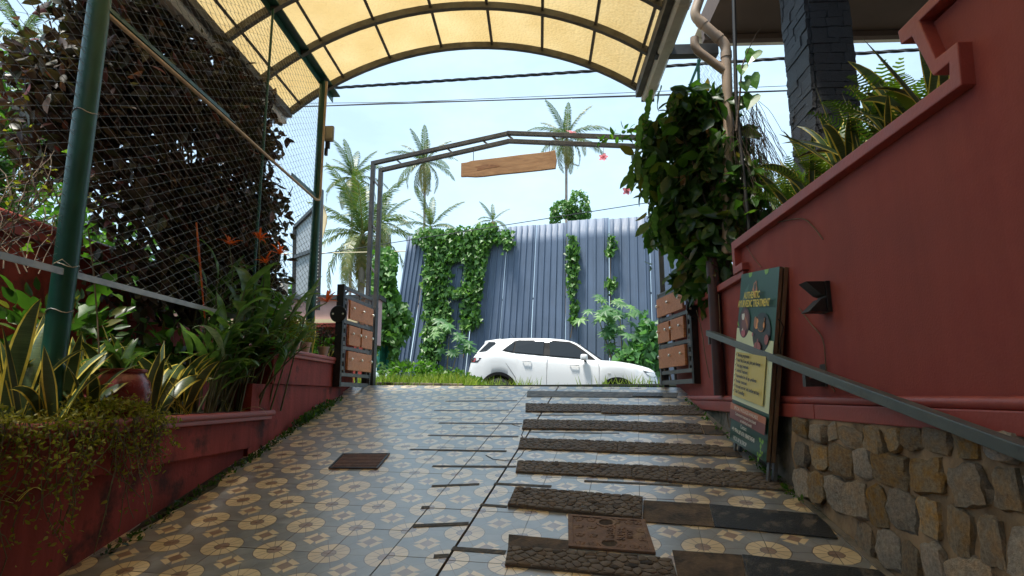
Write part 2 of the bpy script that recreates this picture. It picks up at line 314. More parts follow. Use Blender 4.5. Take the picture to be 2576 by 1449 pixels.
def tile_mat():
    """one patterned floor tile: cream wheels at its corners, a pinwheel square in the middle, on slate grey"""
    m, t, b = _new('patterned_ceramic_tile'); l = t.links.new
    def mth(op, a, bb=None, cc=None, clamp=False):
        n = _n(t, 'ShaderNodeMath', operation=op); n.use_clamp = clamp
        for i, v in enumerate((a, bb, cc)):
            if v is None: continue
            if isinstance(v, (int, float)): n.inputs[i].default_value = v
            else: l(v, n.inputs[i])
        return n.outputs[0]
    c = _n(t, 'ShaderNodeTexCoord'); sp = _n(t, 'ShaderNodeSeparateXYZ'); l(c.outputs['Object'], sp.inputs[0])
    U_ = .32
    x = mth('DIVIDE', sp.outputs[0], U_); y = mth('DIVIDE', sp.outputs[1], U_)
    ax = mth('SUBTRACT', .5, mth('ABSOLUTE', x)); ay = mth('SUBTRACT', .5, mth('ABSOLUTE', y))
    wob = _n(t, 'ShaderNodeTexNoise'); wob.inputs['Scale'].default_value = 22; wob.inputs['Detail'].default_value = 2; l(c.outputs['Object'], wob.inputs['Vector'])
    wv = mth('MULTIPLY', mth('SUBTRACT', wob.outputs['Fac'], .5), .035)
    d = mth('ADD', mth('SQRT', mth('ADD', mth('MULTIPLY', ax, ax), mth('MULTIPLY', ay, ay))), wv)
    ring = mth('MULTIPLY', mth('LESS_THAN', d, .345), mth('GREATER_THAN', d, .118))
    hub = mth('LESS_THAN', d, .118)
    line = mth('LESS_THAN', mth('ABSOLUTE', mth('SUBTRACT', d, .345)), .008)
    line0 = mth('LESS_THAN', mth('ABSOLUTE', mth('SUBTRACT', d, .118)), .007)
    arc = mth('LESS_THAN', mth('ABSOLUTE', mth('SUBTRACT', d, .555)), .006)
    ang = mth('ARCTAN2', ay, ax)
    sp12 = mth('FRACT', mth('ADD', mth('DIVIDE', ang, math.pi/6), .5))
    spoke = mth('LESS_THAN', mth('MULTIPLY', mth('ABSOLUTE', mth('SUBTRACT', sp12, .5)), d), .010)
    spoke = mth('MULTIPLY', spoke, mth('MULTIPLY', mth('LESS_THAN', d, .55), mth('GREATER_THAN', d, .118)))
    ca, sa = math.cos(R(31)), math.sin(R(31))
    p = mth('SUBTRACT', mth('MULTIPLY', x, ca), mth('MULTIPLY', y, sa)); q = mth('ADD', mth('MULTIPLY', x, sa), mth('MULTIPLY', y, ca))
    P_ = mth('ABSOLUTE', p); Q_ = mth('ABSOLUTE', q); h = .098
    sq = mth('LESS_THAN', mth('MAXIMUM', P_, Q_), h)
    w1 = mth('MULTIPLY', mth('LESS_THAN', P_, mth('ADD', h-.035, mth('MULTIPLY', mth('ABSOLUTE', mth('SUBTRACT', Q_, .04)), .42))), mth('LESS_THAN', Q_, .195))
    w2 = mth('MULTIPLY', mth('LESS_THAN', Q_, mth('ADD', h-.035, mth('MULTIPLY', mth('ABSOLUTE', mth('SUBTRACT', P_, .04)), .42))), mth('LESS_THAN', P_, .195))
    wing = mth('MAXIMUM', w1, w2)
    # colours
    def noisec(scale, cols, det=6):
        oi = _n(t, 'ShaderNodeObjectInfo'); ad = _n(t, 'ShaderNodeVectorMath', operation='ADD'); l(c.outputs['Object'], ad.inputs[0]); l(oi.outputs['Location'], ad.inputs[1])
        n = _n(t, 'ShaderNodeTexNoise'); n.inputs['Scale'].default_value = scale; n.inputs['Detail'].default_value = det; l(ad.outputs[0], n.inputs['Vector'])
        return _ramp(t, n.outputs['Fac'], cols).outputs[0], n.outputs['Fac']
    grey, gf = noisec(9, [(.3, (.175, .18, .185)), (.7, (.29, .295, .30))], 9)
    cream, _ = noisec(7, [(.3, (.70, .52, .29)), (.7, (.80, .64, .41))])
    brown, _ = noisec(12, [(.3, (.24, .14, .09)), (.7, (.34, .215, .145))])
    def mixc(fac, a, bb):
        n = _n(t, 'ShaderNodeMix', data_type='RGBA')
        l(fac, n.inputs['Factor'])
        for k, v in (('A', a), ('B', bb)):
            if isinstance(v, tuple): n.inputs[k].default_value = v+(1,)
            else: l(v, n.inputs[k])
        return n.outputs['Result']
    col = mixc(arc, grey, (.27, .26, .24)); col = mixc(ring, col, cream); col = mixc(mth('MULTIPLY', hub, 1.0), col, brown)
    col = mixc(mth('MAXIMUM', line, line0), col, (.10, .07, .05)); col = mixc(spoke, col, (.17, .115, .075))
    col = mixc(wing, col, cream); col = mixc(sq, col, brown)
    dirt, df = noisec(1.6, [(.60, (0, 0, 0)), (.82, (.30, .30, .30))], 9)
    col = mixc(dirt, col, (.075, .055, .035))
    oi2 = _n(t, 'ShaderNodeObjectInfo'); hv2 = _n(t, 'ShaderNodeHueSaturation'); mr9 = _n(t, 'ShaderNodeMapRange'); mr9.inputs['To Min'].default_value = .86; mr9.inputs['To Max'].default_value = 1.1
    l(oi2.outputs['Random'], mr9.inputs['Value']); l(mr9.outputs[0], hv2.inputs['Value']); l(col, hv2.inputs['Color']); l(hv2.outputs[0], b.inputs['Base Color'])
    rg = _n(t, 'ShaderNodeMapRange'); rg.inputs['To Min'].default_value = .26; rg.inputs['To Max'].default_value = .36; l(gf, rg.inputs['Value']); l(rg.outputs[0], b.inputs['Roughness'])
    hgt = mth('SUBTRACT', mth('MULTIPLY', gf, .5), mth('MULTIPLY', mth('MAXIMUM', mth('MAXIMUM', line, arc), spoke), .5))
    bp = _n(t, 'ShaderNodeBump'); bp.inputs['Strength'].default_value = .07; bp.inputs['Distance'].default_value = .004; l(hgt, bp.inputs['Height']); l(bp.outputs[0], b.inputs['Normal'])
    b.inputs['Specular IOR Level'].default_value = .8; b.inputs['Coat Weight'].default_value = 1.0; b.inputs['Coat Roughness'].default_value = .42; b.inputs['Coat IOR'].default_value = 1.75
    l(bp.outputs[0], b.inputs['Coat Normal'])
    return m
M['tile'] = tile_mat()

def poly_mat():
    m, t, b = _new('yellow_polycarbonate'); l = t.links.new
    c = _n(t, 'ShaderNodeTexCoord'); n = _n(t, 'ShaderNodeTexNoise'); n.inputs['Scale'].default_value = 2.0; n.inputs['Detail'].default_value = 8; l(c.outputs['Object'], n.inputs['Vector'])
    r = _ramp(t, n.outputs['Fac'], [(.3, (.85, .72, .47)), (.7, (.91, .80, .57))])
    d = _n(t, 'ShaderNodeBsdfDiffuse'); tr = _n(t, 'ShaderNodeBsdfTranslucent'); gl = _n(t, 'ShaderNodeBsdfGlossy'); gl.inputs['Roughness'].default_value = .25
    l(r.outputs[0], tr.inputs['Color']); l(r.outputs[0], d.inputs['Color'])
    vo = _n(t, 'ShaderNodeTexVoronoi'); vo.inputs['Scale'].default_value = 30; l(c.outputs['Object'], vo.inputs['Vector'])
    bp = _n(t, 'ShaderNodeBump'); bp.inputs['Strength'].default_value = .8; bp.inputs['Distance'].default_value = .01; l(vo.outputs['Distance'], bp.inputs['Height'])
    for k in (d, tr, gl): l(bp.outputs[0], k.inputs['Normal'])
    m1 = _n(t, 'ShaderNodeMixShader'); m1.inputs[0].default_value = .62; l(d.outputs[0], m1.inputs[1]); l(tr.outputs[0], m1.inputs[2])
    m2 = _n(t, 'ShaderNodeMixShader'); m2.inputs[0].default_value = .05; l(m1.outputs[0], m2.inputs[1]); l(gl.outputs[0], m2.inputs[2])
    l(m2.outputs[0], t.nodes['Material Output'].inputs[0]); return m
M['poly'] = poly_mat()
def flat(name, col, rough=.35, metal=0, coat=0, spec=.5):
    m, t, b = _new(name); b.inputs['Base Color'].default_value = tuple(col)+(1,); b.inputs['Roughness'].default_value = rough; b.inputs['Metallic'].default_value = metal
    b.inputs['Specular IOR Level'].default_value = spec
    if coat: b.inputs['Coat Weight'].default_value = coat; b.inputs['Coat Roughness'].default_value = .05
    return m
# leaves
M['lf_purple'] = leafm('dark_purple_bush_leaf', [(.036, .019, .019), (.055, .03, .025), (.05, .055, .024), (.17, .036, .042)], .45, .18)
M['lf_green'] = leafm('bright_green_leaf', [(.035, .085, .018), (.06, .15, .022), (.12, .22, .035)], .45, .45)
M['lf_ivy'] = leafm('ivy_leaf', [(.04, .11, .022), (.075, .19, .032), (.15, .28, .055)], .4, .3)
M['lf_creep'] = leafm('creeper_leaf', [(.018, .044, .012), (.032, .08, .016), (.06, .14, .024), (.16, .09, .03)], .35, .4)
M['lf_castor'] = leafm('castor_leaf', [(.05, .13, .045), (.085, .21, .075), (.14, .27, .08)], .45, .35)
M['lf_grass'] = leafm('grass_blade', [(.11, .19, .025), (.19, .29, .04), (.34, .36, .09)], .55, .4)
M['lf_trail'] = leafm('yellow_green_trailing_leaf', [(.09, .10, .015), (.18, .18, .022), (.30, .28, .04), (.11, .14, .025)], .5, .4)
M['lf_palm'] = leafm('palm_leaflet', [(.03, .065, .02), (.055, .10, .03), (.14, .16, .05), (.26, .23, .09)], .4, .3)
M['lf_fern'] = leafm('fern_leaflet', [(.04, .085, .016), (.08, .15, .022), (.18, .22, .035)], .5, .4)
M['snake'] = leafplain('snake_plant_green', (.028, .055, .022), (.09, .14, .06), .35, .12, 10, 26)
M['snake_edge'] = leafplain('snake_plant_yellow_margin', (.55, .45, .06), (.75, .62, .12), .4, .25)
M['heli'] = leafplain('heliconia_leaf', (.075, .17, .028), (.15, .28, .05), .32, .5, 7)
M['heli_stem'] = leafplain('heliconia_stem', (.08, .09, .03), (.15, .13, .05), .5, .1)
M['bract'] = leafplain('orange_red_bract', (.70, .07, .02), (.88, .24, .03), .45, .35)
M['petal'] = leafplain('pink_hibiscus_petal', (.75, .22, .28), (.85, .38, .42), .5, .4)
M['pothos'] = leafplain('green_pothos_leaf', (.06, .17, .02), (.11, .25, .035), .35, .5, 9)
M['pale'] = leafplain('pale_underside_leaf', (.16, .24, .13), (.26, .34, .19), .5, .35)
# ================================================================== ground, verge, road
def struct(o): o['kind'] = 'structure'; return o
mb = MB()
for a, b in (((-700, 8.6, 1.04), (700, 1500, 1.05)), ((-700, -60, 1.19), (-4.2, 8.6, 1.2)), ((2.6, -60, 1.19), (700, 8.6, 1.2))): mb.lo_hi(a, b)
struct(mb.build('ground', M['earth']))
def gate_y(x): return 7.86-.163*x
# grassy verge between the gate and the lane
mb = MB(); nx, ny = 60, 10; vs = []; fs = []
for j in range(ny+1):
    for i in range(nx+1):
        x = -11+22*i/nx; t = j/ny; y = gate_y(x)+.03+t*4.2
        z = (1.735+.004*x)-.02*t - (.50*max(0, t-.45)/.55)+.03*(noise.noise(Vector((x*1.3, y*1.3, 0))) if j else 0)
        vs.append((x, y, z))
for j in range(ny):
    for i in range(nx):
        a = j*(nx+1)+i; fs.append((a, a+1, a+nx+2, a+nx+1))
mb.add(vs, fs); struct(mb.build('verge', M['earth'], sm=60))
mb = MB(); vs = []; xs_ = [-80, -2.2, -1.5, 0, 1.5, 2.9, 3.6, 40]
for x in xs_:
    z = min(1.38, max(1.14, 1.262-.05*(x-.57))); vs += [(x, 12.0-.16*x, z), (x, 17.4-.16*x, z), (x, 17.6-.16*x, 1.04), (x, 11.9-.16*x, 1.04)]
fs = []
for i in range(len(xs_)-1): a = i*4; fs += [(a, a+4, a+5, a+1), (a+1, a+5, a+6, a+2), (a+3, a+7, a+4, a)]
mb.add(vs, fs)
struct(mb.build('road', M['asphalt']))

# ================================================================== the tiled ramp
U = .32; EA = Vector((.9834, -.1600, -.0095)).normalized(); EB0 = Vector((.1621, .9686, .2066))
EN = EA.cross(EB0).normalized(); EB = EN.cross(EA).normalized(); O = Vector((-2.061, 3.549, .787))
def T(u, v, h=0): return O+EA*(U*u)+EB*(U*v)+EN*h
def uv_of(p): d = Vector(p)-O; return d.dot(EA)/U, d.dot(EB)/U
mb = MB()
c = [(-2.9, -6), (2.2, -6), (2.2, gate_y(2.2)), (-2.9, gate_y(-2.9))]
vs = [(x, y, ramp_z(x, y)-.026) for x, y in c]+[(x, y, ramp_z(x, y)-.4) for x, y in c]
mb.add(vs, [(0, 1, 2, 3), (4, 7, 6, 5), (0, 4, 5, 1), (1, 5, 6, 2), (2, 6, 7, 3), (3, 7, 4, 0)])
grout = pm('dark_grout', (.09, .07, .055), .9, var=.3, scale=12)
ramp = struct(mb.build('ramp', grout, loc=(0, 0, 0)))
def tile_mesh(y0, y1):
    m = MB(); g = .0011; h = U/2-g
    m.lo_hi((-h, y0*U+g, -.022), (h, y1*U-g, -.001)); me = m.mesh('tile', M['tile'], bevel=.0010); return me
tm = tile_mesh(-.5, .5); tm_cut = tile_mesh(-.5, -.27)
Rm = Matrix((EA, EB, EN)).transposed().to_4x4()
for j in range(-6, 15):
    for i in range(-5, 13):
        du, dv = (0, 0) if i < 4 else ((.012, .055) if i == 4 else (.05, .03))
        p = T(i+.5+du, j+.5+(dv if j < 13 else 0), random.uniform(-.0012, .0012))
        if not (-2.60 < p.x < 1.92): continue
        o = inst('tile', tm if j < 14 else tm_cut, ramp, Matrix.Translation(p) @ Rm @ Euler((random.uniform(-.0008, .0008), random.uniform(-.0008, .0008), 0)).to_matrix().to_4x4())

# ---- rubber mats, worn strips of old mat, anti-slip tape
def quad_on_ramp(px): return [PR(*p) for p in px]
def slab(name, mat, px, h, label, cat, group=None, relief=0, seed=0, lift=0.002, proud=.007, cell=.058):
    q = quad_on_ramp(px); base = sum(q, Vector())/4
    m = MB(); m.add([p+EN*lift for p in q]+[p+EN*(lift+h) for p in q], [(3, 2, 1, 0), (4, 5, 6, 7), (0, 1, 5, 4), (1, 2, 6, 5), (2, 3, 7, 6), (3, 0, 4, 7)])
    if not relief: return tag(m.build(name, mat, loc=base, bevel=.002), label, cat, group)
    t = thing(name, label, cat, base, group); m.build('mat_base', M['rubber'], t)
    # moulded cobbles: cells of a jittered grid, cut against their neighbours
    rr = random.Random(seed); tl, tr, br, bl = q; W = (tr-tl).length; H = (bl-tl).length
    nx = max(3, int(W/cell)); ny = max(2, round(H/(cell*.72)))
    pts = {}
    for a in range(-1, nx+1):
        for b in range(-1, ny+1): pts[a, b] = ((a+.5+(b % 2)*.5+rr.uniform(-.36, .36))/nx*W, (b+.5+rr.uniform(-.33, .33))/ny*H)
    mc = MB(); k2 = MB()
    for (a, b), s0 in pts.items():
        poly = [(0, 0), (W, 0), (W, H), (0, H)]
        for da in (-2, -1, 0, 1, 2):
            for db in (-2, -1, 0, 1, 2):
                s1 = pts.get((a+da, b+db))
                if s1 is None or (da == 0 and db == 0): continue
                mxx, myy = (s0[0]+s1[0])/2, (s0[1]+s1[1])/2; nxx, nyy = s1[0]-s0[0], s1[1]-s0[1]; new = []
                for i in range(len(poly)):
                    p, q2 = poly[i], poly[(i+1) % len(poly)]
                    dp = (p[0]-mxx)*nxx+(p[1]-myy)*nyy; dq = (q2[0]-mxx)*nxx+(q2[1]-myy)*nyy
                    if dp <= 0: new.append(p)
                    if dp*dq < 0: s = dp/(dp-dq); new.append((p[0]+(q2[0]-p[0])*s, p[1]+(q2[1]-p[1])*s))
                poly = new
                if len(poly) < 3: break
            if len(poly) < 3: break
        if len(poly) < 3: continue
        ar = abs(sum(poly[i][0]*poly[(i+1) % len(poly)][1]-poly[(i+1) % len(poly)][0]*poly[i][1] for i in range(len(poly))))/2
        if ar < 2.5e-4: continue
        cx = sum(p[0] for p in poly)/len(poly); cy = sum(p[1] for p in poly)/len(poly)
        # round the corners off, then shrink
        cp = []
        for i in range(len(poly)):
            p, q2 = poly[i], poly[(i+1) % len(poly)]; cp += [(p[0]*.72+q2[0]*.28, p[1]*.72+q2[1]*.28), (p[0]*.28+q2[0]*.72, p[1]*.28+q2[1]*.72)]
        hh = proud*rr.uniform(.75, 1.15); rings = []
        for sc, z in ((.93, 0), (.88, hh*.75), (.72, hh)):
            rr_ = []
            for (x, y) in cp:
                x2, y2 = cx+(x-cx)*sc, cy+(y-cy)*sc; u_, v_ = x2/W, y2/H
                pt = (tl*(1-u_)+tr*u_)*(1-v_)+(bl*(1-u_)+br*u_)*v_
                rr_.append(pt+EN*(lift+h+z))
            rings += rr_
        n = len(cp); f = [tuple(range(2*n, 3*n))]
        for r_ in range(2):
            for i in range(n): f.append((r_*n+i, r_*n+(i+1) % n, (r_+1)*n+(i+1) % n, (r_+1)*n+i))
        mc.add(rings, f, 1 if rr.random() < .13 else 0)
    cob = mc.build('cobble_relief', [M['rubber'], M['rubber_worn']], t, sm=50); cob['kind'] = 'stuff'
    return t
G = 'cobble-patterned rubber mats laid across the ramp'
row_names = {2: 'second mat row below the gate', 3: 'third mat row below the gate', 4: 'fourth mat row below the gate', 5: 'fifth mat row below the gate'}
def cob(px, label, seed, h=.006, **k): return slab('rubber_mat', None, px, h, label, 'rubber mat', G, relief=1, seed=seed, **k)
slab('worn_mat', M['rubber_grey'], [(1327, 984), (1706, 989), (1702, 1001), (1325, 999)], .004, 'grey worn-down mat nearest the gate, its pattern rubbed off', 'rubber mat')
slab('mat_scrap', M['rubber_black'], [(1594, 992), (1667, 993), (1667, 1000), (1591, 999)], .008, 'small black mat scrap lying on the grey mat nearest the gate', 'mat scrap', lift=.007)
cob([(1322, 1017), (1515, 1019), (1512, 1038), (1322, 1037)], 'left cobble-patterned mat of the second row below the gate', 1)
cob([(1515, 1020), (1757, 1024), (1779, 1046), (1512, 1041)], 'right cobble-patterned mat of the second row below the gate', 2)
cob([(1317, 1057), (1536, 1061), (1534, 1083), (1313, 1081)], 'left cobble-patterned mat of the third row below the gate', 3)
cob([(1536, 1061), (1762, 1069), (1771, 1093), (1534, 1083)], 'right cobble-patterned mat of the third row below the gate', 4)
cob([(1309, 1104), (1556, 1113), (1554, 1140), (1303, 1130)], 'left cobble-patterned mat of the fourth row below the gate', 5)
cob([(1556, 1113), (1809, 1123), (1826, 1149), (1554, 1140)], 'right cobble-patterned mat of the fourth row, left of the signboard', 6)
cob([(1302, 1161), (1591, 1172), (1592, 1205), (1297, 1190)], 'left cobble-patterned mat of the fifth row below the gate', 7)
cob([(1591, 1172), (1678, 1176), (1682, 1214), (1592, 1205)], 'short middle cobble-patterned mat of the fifth row', 8)
cob([(1678, 1175), (1948, 1195), (1978, 1237), (1682, 1215)], 'right cobble-patterned mat of the fifth row, under the signboard legs', 9)
cob([(1297, 1231), (1617, 1256), (1615, 1311), (1277, 1276)], 'thick cobble-patterned mat just above the brown manhole cover', 10, h=.016)
cob([(1279, 1379), (1690, 1411), (1706, 1466), (1270, 1425)], 'big cobble-patterned mat nearest the viewer, below the manhole cover', 11, h=.010)
def worn(px, label, mat='rubber_worn', h=.004, name='worn_mat', **k): slab(name, M[mat], px, h, label, 'rubber mat', **k)
worn([(1764, 1070), (1816, 1073), (1838, 1095), (1773, 1094)], 'worn brown mat stub ending the third row at the wall')
worn([(1811, 1124), (1850, 1127), (1868, 1152), (1828, 1150)], 'worn brown mat stub behind the signboard in the fourth row')
worn([(1619, 1260), (1784, 1270), (1797, 1327), (1616, 1314)], 'worn brown mat between the thick mat and the black wet mat')
worn([(1785, 1270), (2066, 1297), (2108, 1357), (1798, 1327)], 'black wet mat beside the stone wall, upper one', 'rubber_black', .005, 'wet_mat')
worn([(1280, 1346), (1430, 1361), (1432, 1391), (1278, 1378)], 'bare brown mat strip left of the manhole cover')
worn([(1691, 1386), (1866, 1398), (1880, 1472), (1708, 1466)], 'bare brown mat strip right of the nearest cobble mat')
worn([(1867, 1397), (2240, 1440), (2290, 1510), (1882, 1473)], 'black wet mat at the lower right corner beside the stone wall', 'rubber_black', .005, 'wet_mat')
strips = [((1121, 1009), (1301, 1008), .030, 'uppermost thin grey tape strip across the tiles'), ((1092, 1033), (1280, 1032), .030, 'second thin grey tape strip from the gate'),
 ((1104, 1064), (1313, 1066), .034, 'third tape strip from the gate, left of the mats'), ((1077, 1095), (1304, 1098), .034, 'fourth tape strip from the gate, left of the mats'),
 ((1031, 1131), (1274, 1135), .036, 'longest dark tape strip, over the cracked tile'), ((1088, 1173), (1298, 1174), .036, 'dark tape strip level with the left drain cover bottom'),
 ((1086, 1223), (1206, 1218), .036, 'torn dark tape strip left of the joint, above the dark patch'), ((1243, 1217), (1387, 1224), .040, 'dark tape strip just above the thick mat'),
 ((1208, 1270), (1276, 1275), .036, 'short dark tape strip butting the left end of the thick mat'), ((1039, 1323), (1179, 1317), .040, 'mottled dark tape strip between the two long joints'),
 ((1137, 1380), (1272, 1390), .044, 'dark tape strip butting the nearest mat'), ((1091, 1400), (1129, 1398), .040, 'square brown tape patch between the joints nearest the viewer'),
 ((1060, 1277), (1081, 1276), .04, 'small dark tape patch on the left joint'), ((1349, 1044), (1558, 1044), .030, 'faint tape strip under the second mat row'),
 ((1334, 1087), (1558, 1090), .032, 'faint tape strip under the third mat row'), ((1470, 1210), (1717, 1222), .036, 'tape strip under the fifth mat row')]
for a, b, wd, lb in strips:
    p, q = PR(*a), PR(*b); s = MB(); s.beam(p+EN*.001, q+EN*.001, wd, .0022, up=EN)
    tag(s.build('tape_strip', M['strip_faint' if wd < .035 else 'strip'], loc=(p+q)/2), lb, 'tape strip', 'anti-slip tape strips on the ramp tiles')

# ---- hairline cracks in the broken tiles and damp grime along the left wall
crackm = pm('dark_crack', (.03, .022, .018), .9, var=.3, scale=20)
for pts in ([(1330, 1136), (1360, 1130), (1385, 1122), (1402, 1118)], [(1222, 1145), (1240, 1155), (1268, 1158), (1300, 1156)], [(1300, 1156), (1312, 1145), (1318, 1134), (1330, 1126)], [(1322, 1069), (1318, 1082), (1312, 1094), (1316, 1102)], [(1282, 1065), (1296, 1070), (1308, 1073)]):
    P3 = [PR(*p)+EN*.0008 for p in pts]; s = MB()
    for a, b in zip(P3[:-1], P3[1:]): s.beam(a, b, .007, .0012, up=EN)
    s.build('crack', crackm, ramp)
grime = pm('damp_grime', (.035, .032, .02), .6, 0, var=.5, scale=14, bump=.4)
rg_ = random.Random(8)
for k, (px, py, a, b_) in enumerate(((500, 1232, .10, .28), (545, 1190, .07, .22), (455, 1262, .08, .2), (612, 1160, .06, .12), (395, 1300, .05, .2))):
    c_ = PR(px, py); s = MB(); n = 26; s.add([c_+EN*(.0006)+Vector((1, 0, .0244))*(a*(1+.5*noise.noise(Vector((math.cos(t_)*2, math.sin(t_)*2, k*3.))))*math.cos(t_))+Vector((0, 1, .2092))*(b_*(1+.6*noise.noise(Vector((math.cos(t_)*2.5, math.sin(t_)*2.5, k*5.+9))))*math.sin(t_)) for t_ in [2*math.pi*i/n for i in range(n)]], [tuple(range(n))]); s.build('grime_patch', grime, ramp, fixn=False)
# ---- drain covers
def quadpt(q, u, v): return (q[0]*(1-u)+q[1]*u)*(1-v)+(q[3]*(1-u)+q[2]*u)*v
M['cover_brown'] = pm('rusty_brown_cover', (.17, .095, .06), .7, 0, var=.3, scale=18, bump=.5, bscale=70, dirt=(.27, .19, .11), dscale=9, dpos=(.55, .75))
M['cover_red'] = pm('reddish_ribbed_cover', (.14, .07, .05), .7, 0, var=.3, scale=20, bump=.4)
q = quad_on_ramp([(1429, 1299), (1623, 1313), (1650, 1397), (1430, 1380)])
t = thing('manhole_cover', 'square brown moulded manhole cover with two finger holes among the mats', 'manhole cover', sum(q, Vector())/4)
def plate(m, u0, u1, v0, v1, h0, h1, qq, mi=0):
    cs = [(u0, v0), (u1, v0), (u1, v1), (u0, v1)]; ps = [quadpt(qq, *c) for c in cs]
    m.add([p+EN*h0 for p in ps]+[p+EN*h1 for p in ps], [(3, 2, 1, 0), (4, 5, 6, 7), (0, 1, 5, 4), (1, 2, 6, 5), (2, 3, 7, 6), (3, 0, 4, 7)], mi)
m = MB(); plate(m, 0, 1, 0, 1, .002, .010, q); m.build('cover_plate', M['cover_brown'], t, bevel=.003)
m = MB()
for a in ((0, 1, 0, .06), (0, 1, .94, 1), (0, .06, .06, .94), (.94, 1, .06, .94)): plate(m, *a, .010, .016, q)
m.build('rim', M['cover_brown'], t, bevel=.002)
for cu, cv in ((.49, .19), (.49, .83)):
    cpt = quadpt(q, cu, cv)+EN*.010; m = MB(); vs = []; fs = []; n = 20
    for k in range(n):
        a = 2*math.pi*k/n; d = (EA*math.cos(a)+EB*math.sin(a))
        vs += [cpt+d*.040, cpt+d*.042+EN*.005, cpt+d*.056+EN*.005, cpt+d*.058]
    for k in range(n):
        a, b = k*4, ((k+1) % n)*4
        for e in range(3): fs.append((a+e, b+e, b+e+1, a+e+1))
    m.add(vs, fs); hole = m.build('finger_hole', M['cover_brown'], t, sm=60)
    m = MB(); m.add([cpt+(EA*math.cos(2*math.pi*k/n)+EB*math.sin(2*math.pi*k/n))*.040+EN*.0006 for k in range(n)], [tuple(range(n))]); m.build('hole_bottom', pm('dark_hole_bottom%d' % int(cv*10), (.05, .032, .018), .95, var=.5, scale=50), hole)  # darker brown mottled disc at the bottom of each finger hole
m = MB()
for gu in (.14, .3, .62, .78, .9):
    for gv in (.12, .36, .62, .86):
        if .4 < gu < .8 and .25 < gv < .75: continue
        cpt = quadpt(q, gu, gv)
        for k in range(5):
            a = 2*math.pi*k/5+.3; m.lathe([(.013, .0095), (.012, .0125), (.006, .0145)], (0, 0, 0), 8)
            nn = len(m.v)-24
            for z in range(nn, len(m.v)):
                v = m.v[z]; pt = cpt+EA*(v[0]+.016*math.cos(a))+EB*(v[1]+.016*math.sin(a))+EN*v[2]; m.v[z] = tuple(pt)
fl = m.build('flower_emboss', M['cover_brown'], t, sm=50); fl['kind'] = 'stuff'
def text_mesh(s, size, depth=.0008, font_bold=0, align='CENTER', spacing=1.0, xs=1.0):
    cu = bpy.data.curves.new('txt', 'FONT'); cu.body = s; cu.size = size; cu.extrude = depth; cu.align_x = align; cu.align_y = 'CENTER'; cu.offset = font_bold; cu.space_character = spacing
    cu.resolution_u = 3
    ob = bpy.data.objects.new('txt', cu); COL.objects.link(ob); bpy.context.view_layer.update()
    me = bpy.data.meshes.new_from_object(ob.evaluated_get(bpy.context.evaluated_depsgraph_get()))
    bpy.data.objects.remove(ob); bpy.data.curves.remove(cu)
    if xs != 1.0:
        for v in me.vertices: v.co.x *= xs
    return me
for s, gu, sz in (('WELBO', .53, .062), ('SUPER', .66, .058), ('16X16', .76, .040)):
    me = text_mesh(s, sz, .003, .0015); me.materials.append(M['cover_brown'])
    inst('lettering', me, t, Matrix.Translation(quadpt(q, gu, .51)+EN*.012) @ Matrix((EB, -EA, EN)).transposed().to_4x4())
m = MB()
for a in ((.455, .465, .33, .70), (.465, .60, .33, .345), (.465, .60, .685, .70)): plate(m, *a, .010, .0135, q)
m.build('letter_frame', M['cover_brown'], t)
q = quad_on_ramp([(862, 1144), (981, 1143), (950, 1181), (826, 1180)])
t = thing('drain_cover', 'reddish brown ribbed drain cover set in the tiles on the left', 'drain cover', sum(q, Vector())/4)
m = MB(); plate(m, 0, 1, 0, 1, .001, .006, q); m.build('cover_plate', M['cover_red'], t)
m = MB()
for a in ((0, 1, 0, .04), (0, 1, .96, 1), (0, .035, .04, .96), (.965, 1, .04, .96)): plate(m, *a, .006, .012, q)
m.build('rim', M['steel_black'], t)
for k in range(9): m = MB(); plate(m, .06, .94, .07+k*.098, .07+k*.098+.06, .006, .011, q); m.build('rib', M['cover_red'], t, bevel=.001)

# ================================================================== left planters (stepped red masonry)
LX = -2.38
def left_box(m, y0, y1, z0, z1, x0, x1): m.lo_hi((x0, y0, z0), (x1, y1, z1))
t = thing('planter', 'low red plastered planter in the left foreground under the trailing plant', 'planter', (LX, 3, .6))
m = MB(); left_box(m, -3.0, 5.10, -.9, 1.17, -2.75, LX-.045); m.build('base_wall', M['red_old'], t, bevel=.006)
m = MB(); left_box(m, -3.0, 5.12, 1.172, 1.395, -2.75, LX); m.build('fascia', M['red_old'], t, bevel=.008)
m = MB(); left_box(m, -3.0, 5.42, 1.397, 1.425, -2.75, LX+.035); m.tube([(LX+.025, -3.0, 1.449), (LX+.025, 5.46, 1.449)], .026, 12); left_box(m, -3.0, 5.44, 1.426, 1.470, -2.75, LX+.025); m.build('rim', M['red_trim'], t, bevel=.004, sm=50)
m = MB(); left_box(m, -3, 5.4, 1.40, 1.474, -3.7, -2.45); m.build('soil', M['soil'], t)
t = thing('planter', 'higher red plastered planter beside the open left gate leaf', 'planter', (LX, 6.4, 1.2))
m = MB(); left_box(m, 5.12, 7.56, .6, 1.70, -2.75, LX-.02); m.build('base_wall', M['red_old'], t, bevel=.006)
m = MB(); left_box(m, 5.45, 7.42, 1.702, 1.96, -2.75, LX+.004); m.build('fascia', M['red_old'], t, bevel=.008)
m = MB(); left_box(m, 5.40, 7.46, 1.962, 1.99, -2.75, LX+.035); m.tube([(LX+.022, 5.38, 2.012), (LX+.022, 7.48, 2.012)], .024, 12); left_box(m, 5.40, 7.46, 1.991, 2.034, -2.75, LX+.02); m.build('rim', M['red_trim'], t, bevel=.004, sm=50)
m = MB(); left_box(m, 5.40, 7.4, 1.9, 2.038, -3.7, -2.42); m.build('soil', M['soil'], t)
t = thing('gate_pier', 'short red pier with overhanging cap behind the left gate leaf', 'pier', (-2.72, 7.9, 1.7))
